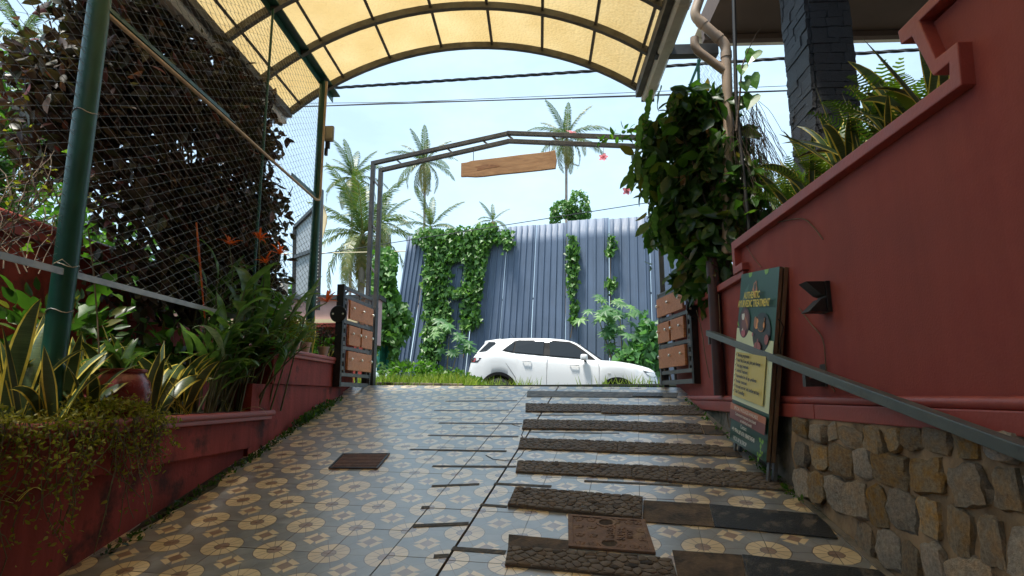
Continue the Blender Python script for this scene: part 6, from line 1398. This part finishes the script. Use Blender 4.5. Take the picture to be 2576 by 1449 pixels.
def palm(label, crown, base, s, seed, n=22, yel=.25, trunk_r=.14, lean=0):
    s = s*1.45; rs = random.Random(seed); c, b = Vector(crown), Vector((base[0], base[1], 1.03)); t = thing('coconut_palm', label, 'palm tree', b, 'coconut palms beyond the lane')
    pts = [b.lerp(c, k/12)+Vector((math.sin(k/12*math.pi)*lean, 0, 0)) for k in range(13)]; m = MB(); m.tube(pts, [trunk_r*s*.9*(1.25-.45*k/12) for k in range(13)], 10); m.build('trunk', M['palm_trunk'], t, sm=60)
    for k in range(n):
        u = k/(n-1); el = R(82)-u*R(135)+rs.uniform(-.1, .1); az = k*2.39996+rs.uniform(-.2, .2)
        me = FR[0] if u < .25 else FR[1] if u < .55 else (FR[2] if u < .85 else FR[3])
        Mx = Matrix.Translation(c) @ Euler((0, 0, az)).to_matrix().to_4x4() @ Euler((el, 0, 0)).to_matrix().to_4x4() @ Matrix.Scale(s*rs.uniform(.85, 1.08), 4); inst('frond', me, t, Mx)
    for k in range(8): m = MB(); m.lathe([(.03, -.13), (.10, -.06), (.12, .02), (.08, .1), (.02, .14)], c+Vector((rs.uniform(-.35, .35), rs.uniform(-.35, .35), -.35-rs.uniform(0, .3)))*s, 8); m.build('coconut', nut, t, sm=60)
    return t
palm('coconut palm left of the portal, upper of the left pair', PY(888, 447, 46), PY(878, 900, 46), .62, 1, 24)
palm('big low coconut palm with drooping fronds behind the left portal post', PY(912, 590, 34), PY(905, 930, 34), .78, 2, 26, trunk_r=.2)
palm('slender leaning coconut palm seen under the left half of the portal beam', PY(1068, 408, 52), PY(1028, 900, 52), .66, 3, 20, lean=.5)
palm('coconut palm behind the hanging board with a straight grey trunk', PY(1425, 347, 50), PY(1430, 900, 50), .70, 4, 20, lean=-.1)
palm('low palm crown peeping over the ivy at the left end of the blue fence', PY(1084, 572, 40), PY(1080, 900, 40), .50, 5, 16)
palm('tiny palm top poking over the ivied fence edge', PY(1240, 556, 36), PY(1240, 900, 36), .26, 6, 12)
palm('palm behind the portal left foot with dark crossing fronds', PY(960, 560, 40), PY(965, 900, 40), .55, 7, 18)
palm('palm crown glimpsed at the right of the slate column planting', PY(1948, 470, 38), PY(1950, 900, 38), .5, 8, 14)
palm('palm frond crown at the upper left behind the mesh', PY(55, 90, 30), PY(40, 700, 30), .62, 9, 14)

# ================================================================== ivy on the blue fence
def on_fence(px, py, o=.05):
    r = _ray(px, py); n_ = fn_; k = ((F0-CAM).dot(n_)+o)/r.dot(n_); return CAM+r*k
def poly_pts(poly, n, r):
    xs_ = [p[0] for p in poly]; ys_ = [p[1] for p in poly]; out = []
    while len(out) < n:
        x, y = r.uniform(min(xs_), max(xs_)), r.uniform(min(ys_), max(ys_)); ins = False
        for (x1, y1), (x2, y2) in zip(poly, poly[1:]+poly[:1]):
            if (y1 > y) != (y2 > y) and x < (x2-x1)*(y-y1)/(y2-y1)+x1: ins = not ins
        if ins: out.append((x, y))
    return out
def ivy(label, polys, n, seed, thick=.2, size=(.085, .155), stems=()):
    r = random.Random(seed); P = []; A = [max(1, abs(sum(a[0]*b[1]-b[0]*a[1] for a, b in zip(p, p[1:]+p[:1])))/2) for p in polys]
    for p, a in zip(polys, A): P += [on_fence(x+r.gauss(0, 3.5), y+r.gauss(0, 4), .06+abs(r.gauss(0, .5))*thick) for x, y in poly_pts(p, int(n*a/sum(A)), r)]
    t = thing('ivy', label, 'ivy', tuple(on_fence(polys[0][0][0], 925, .05))); leaves('leaf_mass', np.array([tuple(p) for p in P]), size, M['lf_ivy'], t, 'ivy', tuple(fn_*.2+Vector((0, 0, -.9))), tuple(fn_*1.3+Vector((0, 0, .5))), seed=seed, spread=.6)
    m = MB()
    for st_ in stems: m.tube([on_fence(*q, .06) for q in st_], .014, 5)
    if stems: m.build('stem', M['twig'], t, sm=60)['kind'] = 'stuff'
    return t
ivy('thick ivy curtain hanging down the left of the blue fence', [[(1040, 590), (1060, 578), (1150, 574), (1160, 610), (1140, 660), (1120, 740), (1135, 790), (1128, 830), (1108, 880), (1092, 930), (1045, 930), (1062, 880), (1070, 800), (1062, 700), (1075, 640), (1060, 612), (1040, 610)]], 2000, 91, .2, stems=[[(1095, 640), (1090, 760), (1080, 930)]])
ivy('ivy mat along the fence top with a second hanging strand', [[(1150, 574), (1200, 570), (1230, 562), (1262, 572), (1292, 585), (1294, 600), (1283, 625), (1272, 635), (1262, 612), (1240, 612), (1225, 640), (1215, 700), (1205, 760), (1204, 800), (1196, 815), (1172, 835), (1158, 830), (1160, 780), (1158, 730), (1170, 690), (1165, 655), (1135, 660), (1125, 640)]], 1600, 92, .2, stems=[[(1190, 640), (1185, 740), (1165, 900)]])
ivy('thin ivy link bridging the two hanging strands', [[(1120, 720), (1150, 735), (1175, 715), (1172, 728), (1150, 748), (1125, 735)], [(1195, 795), (1207, 800), (1205, 815), (1196, 812)]], 120, 93)
ivy('narrow ivy strand right of centre on the blue fence', [[(1428, 592), (1440, 588), (1452, 610), (1458, 640), (1452, 690), (1446, 720), (1444, 760), (1450, 775), (1447, 810), (1438, 818), (1434, 790), (1436, 750), (1430, 700), (1428, 650)]], 330, 94, .12, stems=[[(1440, 620), (1440, 730), (1441, 815), (1435, 850)]])
ivy('scant ivy strand on the right-hand fence seam', [[(1530, 586), (1542, 590), (1545, 625), (1536, 645), (1528, 640), (1533, 610)], [(1528, 700), (1540, 696), (1548, 720), (1540, 735), (1528, 725)]], 130, 95, .12, stems=[[(1535, 600), (1535, 700), (1534, 900)]])
# left vine column with green net
t = thing('vine_pillar', 'pillar of ivy over a torn green net at the left end of the blue fence', 'vine pillar', PY(960, 930, 14.8)); r = random.Random(97)
pc = [[(948, 628), (985, 625), (995, 660), (992, 720), (1010, 760), (1030, 790), (1030, 830), (1012, 850), (1000, 880), (994, 925), (985, 930), (986, 860), (950, 860), (940, 930), (935, 700)]]
P = [PY(x+r.gauss(0, 3), y+r.gauss(0, 4), 14.8-abs(r.gauss(0, .25))) for x, y in poly_pts(pc[0], 2200, r)]
leaves('leaf_mass', np.array([tuple(p) for p in P]), (.10, .18), M['lf_ivy'], t, 'ivy', (0, -.2, -.9), (0, -1.3, .5), seed=98, spread=.6)
m = MB(); vs = []; fs = []
for j in range(9):
    for i in range(7): p = PY(948+i*7.5, 800+j*17, 14.95+.06*math.sin(i*1.9+j*.4)); vs.append(p)
for j in range(8):
    for i in range(6): a = j*7+i; fs.append((a, a+1, a+8, a+7))
m.add(vs, fs); o = m.build('shade_net', M['net'], t, sm=60, fixn=False); o.modifiers.new('thick', 'SOLIDIFY').thickness = .01
m = MB(); m.tube([(PY(965, 935, 15.1).x, 15.1, 1.02), PY(965, 635, 15.1)], .08, 8); m.build('pole', M['bark'], t)
t = thing('ivy_stump', 'ivy-smothered stump rising behind the blue fence under the straight palm', 'ivy', PY(1432, 900, 19)); c_ = PY(1452, 525, 19)
E_ = [(c_.x+.05, 19, c_.z, .33, .3, .62), (c_.x-.45, 19, c_.z-.02, .40, .3, .30), (c_.x-.72, 19, c_.z-.32, .16, .2, .32), (c_.x+.1, 19, c_.z-.5, .3, .3, .4)]
leaves('leaf_mass', ellipsoids(E_, 1500, 99, .75, .12), (.07, .13), M['lf_ivy'], t, 'ivy', (0, -.2, -.9), (0, -1, .6), seed=99, spread=.5); m = MB(); m.tube([(c_.x, 19.1, 1.02), (c_.x, 19.1, c_.z)], .16, 8); m.build('stump', M['bark'], t)

# ================================================================== castor plants, weeds and grass by the lane
tvs, tfs = TPL['star']; sme = bpy.data.meshes.new('palmate_leaf'); sme.from_pydata(tvs, [], tfs); sme.materials.append(M['lf_castor']); sme.update()
star_meshes = []
for k in range(4): q = sme.copy(); at = q.attributes.new('tint', 'FLOAT', 'POINT'); at.data.foreach_set('value', np.full(len(q.vertices), (.15, .4, .65, .95)[k], np.float32)); star_meshes.append(q)
def castor(label, base, cent, seed, n, size):
    rs = random.Random(seed); t = thing('castor_plant', label, 'plant', base); b = Vector(base)
    for cx_, cz_, r_, k_ in cent:
        c = Vector((cx_, b.y, cz_)); m = MB(); m.tube([b, b.lerp(c, .5)+Vector((rs.uniform(-.1, .1), 0, .1)), c], [.025, .018, .008], 6); m.build('stem', M['heli_stem'], t, sm=60)
        for i in range(int(n*k_)):
            d = Vector((rs.gauss(0, 1), rs.gauss(0, .7), rs.gauss(.1, .8))); d = d.normalized()*r_*rs.uniform(.45, 1.1); p = c+d
            Mx = Matrix.Translation(p) @ Vector((d.x*.8+rs.uniform(-.3, .3), -.7, .9)).to_track_quat('Z', 'Y').to_matrix().to_4x4() @ Euler((0, 0, rs.uniform(0, 6.28))).to_matrix().to_4x4() @ Matrix.Scale(rs.uniform(*size), 4); inst('leaf', rs.choice(star_meshes), t, Mx)
    return t
b = PY(1135, 940, 14.9)
castor('castor plant with star leaves growing between ivy and car tail', (b.x, 14.9, 1.2), [(PY(1130, 850, 14.9).x, PY(1130, 845, 14.9).z, .42, 1), (PY(1150, 890, 14.9).x, PY(1150, 885, 14.9).z, .32, .6)], 1, 15, (.28, .42))
b = PY(1560, 940, 15.0)
castor('big castor plant with pale star leaves behind the car bonnet', (b.x, 15.0, 1.08), [(PY(1500, 790, 15).x, PY(1500, 785, 15).z, .42, .6), (PY(1560, 800, 15).x, PY(1560, 795, 15).z, .5, 1), (PY(1590, 860, 15).x, PY(1590, 860, 15).z, .55, 1.1), (PY(1545, 870, 15).x, PY(1540, 850, 15).z, .35, .7)], 2, 18, (.26, .44))
tree('roadside_bush', 'green roadside bush between the car bonnet and the right gate leaf', (3.1, 14.6, 1.08), [(PY(1625, 860, 14.6).x, 14.6, PY(1625, 870, 14.6).z, .40, .5, .75), (PY(1600, 925, 14.6).x, 14.5, PY(1600, 915, 14.6).z, .5, .4, .4)], 1500, 'lf_castor', 103, (.12, .22), (3.0, 14.6, 2.5), .04, 'ivy', .9)
r = np.random.default_rng(105); n = 9000
xg = r.uniform(-2.6, 2.0, n); hg = r.uniform(.07, .25, n)*np.where(xg < -.95, 1, .5); yg = 7.92-.163*xg+r.beta(1, 1.5, n)*2.2
keep = (xg < -.95) | (r.uniform(size=n) < .015) ; keep &= (r.uniform(size=n) < np.where(yg-(7.92-.163*xg) < .25, .35, 1.0))
xg, yg, hg = xg[keep], yg[keep], hg[keep]; zg = 1.725+.004*xg-.01
V, F, T_ = cloud_arrays(np.stack([xg, yg, zg], 1), hg, 'blade', np.stack([r.normal(size=len(xg))*.35, r.normal(size=len(xg))*.35, np.ones(len(xg))], 1), r.normal(size=(len(xg), 3)), r.beta(2, 2, len(xg)))
# widen the blades a little for their height
o = np_obj('grass', V, F, M['lf_grass'], None, (0, 9, 1.72), T_); tag(o, 'bright green grass on the verge beyond the gate', 'grass', kind='stuff')
t = thing('weed_clump', 'leafy green weeds on the verge at the foot of the vine pillar', 'weeds', (-2.3, 10.3, 1.7)); leaves('leaf_mass', ellipsoids([(-2.2, 10.4, 1.9, .55, .4, .28), (-1.5, 10.6, 1.86, .5, .4, .2), (-1.15, 10.6, 1.82, .3, .3, .12)], 1300, 107, .3), (.05, .10), M['lf_green'], t, 'ivy', seed=107)
r2 = np.random.default_rng(111); P = np.stack([r2.uniform(-1.75, .1, 60), r2.uniform(12.3, 12.8, 60), np.full(60, 1.22)], 1)
# tufts before the wheels
def tuft(label, px, py, Y, n, h, seed):
    r_ = np.random.default_rng(seed); c = PY(px, py, Y); P = np.stack([c.x+r_.normal(size=n)*.14, Y+r_.normal(size=n)*.08, np.full(n, 1.70)], 1)
    V, F, T_ = cloud_arrays(P, r_.uniform(h*.5, h, n), 'blade', np.stack([r_.normal(size=n)*.4, r_.normal(size=n)*.3, np.ones(n)], 1), r_.normal(size=(n, 3)), r_.beta(2, 2, n)); tag(np_obj('grass_tuft', V, F, M['lf_grass'], None, (c.x, Y, 1.70), T_), label, 'grass tuft', kind='stuff')
tuft('grass tuft in front of the rear wheel, left half', 1235, 950, 9.4, 90, .22, 1); tuft('grass tuft in front of the rear wheel, right half', 1310, 955, 9.2, 90, .22, 2)
tuft('small grass tuft under the front wheel, left', 1530, 965, 8.6, 40, .22, 3); tuft('small yellowing tuft under the front wheel, right', 1610, 960, 8.4, 45, .24, 4)
m = MB(); p, q = PY(948, 962, 8.45), PY(1165, 966, 8.15); m.beam(p-Vector((0, 0, .02)), q-Vector((0, 0, .02)), .06, .05); tag(m.build('kerb_stone', M['concrete'], loc=p, bevel=.01), 'low weathered kerb edging the tiles beside the left gate post', 'kerb')

# ================================================================== creeper on the right, pothos shoots, roots
t = thing('creeper', 'dense dark creeper with big leaves hanging over the right gate leaf', 'creeper', (1.75, 6.3, 2.6))
E_ = [(1.62, 6.35, 3.95, .38, .40, .85), (1.78, 6.15, 3.15, .30, .32, .62), (1.30, 6.6, 4.25, .22, .28, .55), (1.95, 6.05, 4.0, .22, .3, .75), (1.42, 6.55, 3.55, .24, .28, .55), (1.62, 6.45, 2.95, .18, .2, .34), (1.70, 6.1, 4.62, .32, .28, .22), (2.05, 5.95, 3.35, .24, .25, .75), (2.0, 5.95, 2.85, .2, .2, .4), (1.72, 5.75, 2.72, .12, .2, .3)]
P = clumpy(ellipsoids(E_, 5200, 121, .1, .4), 9, .74, 2.2); P = P[P[:, 2] > 2.5]
leaves('leaf_mass', P, (.10, .24), M['lf_creep'], t, 'oval', (-.15, -.1, -.7), (-.3, -.8, .4), seed=122, spread=.7)
branches('stem', (1.85, 6.0, 2.6), [tuple(P[i]) for i in np.random.default_rng(2).choice(len(P), 40)], M['bark'], t, .02, 5, 'stuff')
m = MB(); m.tube([(1.80, 6.0, 2.45), (1.86, 6.0, 3.1), (1.80, 6.05, 3.9), (1.9, 6.0, 4.6)], [.05, .05, .045, .03], 10); m.build('trunk', M['bark'], t, sm=60)
rs = random.Random(123); m = MB()
for k in range(300):
    p = PY(rs.uniform(1845, 1915), rs.uniform(240, 600), 5.9+rs.uniform(-.2, .2)); pts = [p.copy()]; dx = rs.uniform(-.02, .05)
    for j in range(7): p = p+Vector((dx+rs.uniform(-.03, .03), rs.uniform(-.02, .02), -rs.uniform(.05, .14))); pts.append(p.copy())
    m.tube(pts, .0028, 3, False)
m.build('aerial_root', M['bark'], t, fixn=False)['kind'] = 'stuff'
# long wavy leaves on the outer edge
cact = strip_mesh('lobed_leaf', 1.0, .12, lambda u: (math.sin(math.pi*min(1, u*.93+.05))**.6)*(1+.22*math.sin(u*22)), [M['heli'], M['heli']], bend=.35, fold=.15, n=22, wave=.10)
for px, py, L_, yw, ln in ((1640, 225, .42, .4, 2.6), (1665, 215, .40, 1.2, 2.8), (1612, 300, .38, .2, 2.7), (1602, 380, .42, -.3, 2.9), (1598, 400, .34, .6, 2.5), (1625, 440, .4, 0, 2.8), (1650, 520, .42, .3, 2.9), (1668, 560, .40, -.4, 2.7), (1690, 600, .42, .2, 2.9), (1710, 640, .38, .5, 3.0), (1730, 660, .36, -.2, 2.9), (1700, 260, .42, .8, 2.7), (1735, 300, .4, -.5, 2.8), (1720, 700, .30, .2, 3.0), (1590, 420, .34, .1, 2.8), (1760, 640, .34, .3, 2.9)): place_leaf(t, cact, PY(px, py, 6.25), yw, ln, L_*.78, 'hanging_leaf')
dead = strip_mesh('dead_leaf', 1.0, .16, hp_, [pm('dead_leaf', (.26, .16, .07), .8, var=.4, scale=20)]*2, bend=1.3, fold=.6, wave=.15)
for px, py in ((1790, 240), (1785, 300), (1790, 330), (1700, 410), (1715, 430), (1780, 420)): place_leaf(t, dead, PY(px, py, 5.95), rs.uniform(0, 6), 2.6, .20, 'dead_leaf')
t = thing('pothos_vine', 'pothos vine with three backlit heart leaves left of the slate column', 'vine', PY(1880, 300, 5.7))
heart = fan([(0, .0, 0), (.22, -.16, .02), (.42, -.04, .05), (.43, .25, .05), (.25, .65, .02), (0, 1, -.08), (-.25, .65, .02), (-.43, .25, .05), (-.42, -.04, .05), (-.22, -.16, .02)], (0, .35, -.03)); hme = bpy.data.meshes.new('heart_leaf'); hme.from_pydata(heart[0], [], heart[1]); hme.materials.append(M['pothos']); hme.update()
for px, py, s, az in ((1898, 128, .19, 2.7), (1890, 190, .17, 3.4), (1893, 240, .19, 2.8), (1868, 165, .13, 3.0), (1872, 205, .13, 3.3)):
    inst('leaf', hme, t, Matrix.Translation(PY(px, py, 5.7)) @ Euler((R(90), 0, 0)).to_matrix().to_4x4() @ Euler((.25, .3, az)).to_matrix().to_4x4() @ Matrix.Scale(s, 4))
m = MB(); m.tube([PY(1852, 330, 5.72), PY(1862, 230, 5.72), PY(1866, 170, 5.7), PY(1880, 130, 5.7), PY(1903, 85, 5.65), PY(1915, 70, 5.6)], [.012, .010, .008, .005, .003, .002], 6); m.build('stem', M['bark'], t, sm=60)
# hibiscus sprigs over the portal beam
t = thing('hibiscus', 'hibiscus sprig with pink flowers straying over the portal beam', 'shrub', PY(1600, 345, 7.5)); pl_ = [(1605, 352), (1590, 335), (1575, 330), (1560, 335), (1545, 340), (1580, 345), (1565, 348), (1530, 350), (1518, 353), (1600, 325), (1585, 322), (1540, 352), (1550, 362), (1508, 357), (1570, 325)]
leaves('leaf', np.array([tuple(PY(x, y, 7.5)) for x, y in pl_*2]), (.07, .13), M['lf_green'], t, 'oval', (0, -.3, .2), seed=131); m = MB(); m.tube([PY(1640, 360, 7.5), PY(1590, 338, 7.5), PY(1540, 350, 7.5), PY(1440, 345, 7.55)], .005, 5); m.build('twig', M['twig'], t)
pet = strip_mesh('petal', 1.0, .34, hp_, [M['petal']]*2, bend=.7, fold=-.1, n=6, wave=.08)
for px, py, s, dn, st_ in ((1437, 335, .085, .6, None), (1517, 393, .075, 2.6, (1519, 370)), (1576, 478, .075, 2.2, (1592, 470))):
    p = PY(px, py, 7.45)
    for k in range(5): inst('petal', pet, t, Matrix.Translation(p) @ Euler((dn, 0, .3)).to_matrix().to_4x4() @ Euler((0, 0, k*1.257)).to_matrix().to_4x4() @ Euler((-.9, 0, 0)).to_matrix().to_4x4() @ Matrix.Scale(s, 4))
    if st_: m = MB(); m.tube([p, PY(*st_, 7.45)], .003, 5); m.build('flower_stalk', M['twig'], t)

# ================================================================== planting along the top of the right wall
m = MB(); m.lo_hi((1.945, 2.0, 1.6), (2.45, 4.9, 2.82)); m.lo_hi((1.925, 4.902, 1.6), (2.45, 7.3, 2.55)); tag(m.build('planter_bed', M['soil'], loc=(2.2, 4, 1.6)), 'soil bed behind the red wall holding ferns and snake plants', 'planter bed')
rs = random.Random(141)
for lb, px, py, lv in (('striped snake plant lowest on the right wall by the creeper', 1990, 480, 8), ('striped snake plant below the slate column', 2060, 425, 7), ('striped snake plant in front of the column foot', 2110, 385, 7), ('striped snake plant right of the column', 2200, 300, 8), ('striped snake plant with long arching leaves under the zigzag coping', 2270, 260, 8), ('striped snake plant highest, beside the zigzag coping', 2330, 225, 8), ('striped snake plant squeezed between two others left of the column', 2030, 452, 8), ('striped snake plant between the column and the long arching leaves', 2150, 345, 9)):
    p = PX(px, py+30, 1.98); p.z = 2.90; t = thing('snake_plant', lb, 'plant', tuple(p))
    for k in range(lv): place_leaf(t, rs.choice(snake_meshes), p+Vector((rs.uniform(-.05, .12), rs.uniform(-.12, .12), 0)), rs.uniform(.2, 2.9) if k % 2 else rs.uniform(0, 6.28), rs.uniform(.05, .65), rs.uniform(.40, .68), wscale=.72)
def fern(label, p, n, L0, L1, seed):
    rs_ = np.random.default_rng(seed); t = thing('fern', label, 'fern', p)
    for k in range(n):
        L_ = rs_.uniform(L0, L1); az = rs_.uniform(0, 6.28); lean = rs_.uniform(.1, .7); dr = rs_.uniform(.6, 1.6); q = np.array(p, float); V = []; F = []; T_ = []; N_ = 26; hd = np.array([math.cos(az), math.sin(az), 0]); side = np.array([-math.sin(az), math.cos(az), 0]); ti = rs_.uniform(.1, .9)
        for i in range(N_):
            u = i/N_; a = lean+dr*u*u; q = q+(hd*math.sin(a)+np.array([0, 0, math.cos(a)]))*L_/N_; ll = .065*math.sin(math.pi*(u*.9+.08))*(L_/.5); fw = hd*math.sin(a)+np.array([0, 0, math.cos(a)])
            for sg in (-1, 1):
                b_ = len(V); tip = q+side*sg*ll+fw*ll*.25; V += [q-fw*.007, q+fw*.007, tip+fw*.006, tip-fw*.004]; F += [(b_, b_+1, b_+2), (b_, b_+2, b_+3)]; T_ += [ti]*4
        np_obj('frond', np.array(V), np.array(F), M['lf_fern'], t, None, T_)
    return t
for lb, px, py, n_, a_, b_ in (('fern before the slate column', 2085, 400, 22, .4, .62), ('fern just right of the slate column, tall fronds', 2215, 290, 20, .4, .66), ('fern arching highest right of the column', 2280, 245, 18, .4, .66), ('fern low beside the creeper on the wall top', 2010, 470, 22, .4, .62), ('fern close under the zigzag coping', 2340, 220, 10, .3, .5)):
    p = PX(px, py+30, 2.08); fern(lb, (p.x, p.y, 2.92), n_, a_, b_, px)
# backlit palm-like tuft on the neighbour side and fine weeds at the right wall foot
t = thing('wall_weeds', 'small weeds growing at the foot of the right wall by the signboard', 'weeds', (1.62, 5, 1.2)); r = np.random.default_rng(151); yy = np.concatenate([r.uniform(3.9, 6.8, 120), r.normal(4.5, .1, 40), r.normal(4.15, .05, 40)]); leaves('weed', np.stack([np.full(len(yy), 1.60)-np.abs(r.normal(size=len(yy)))*.02, yy, ramp_z(1.6, yy)+.01], 1), (.015, .045), M['lf_green'], t, 'oval', (-.2, 0, .5), seed=151)
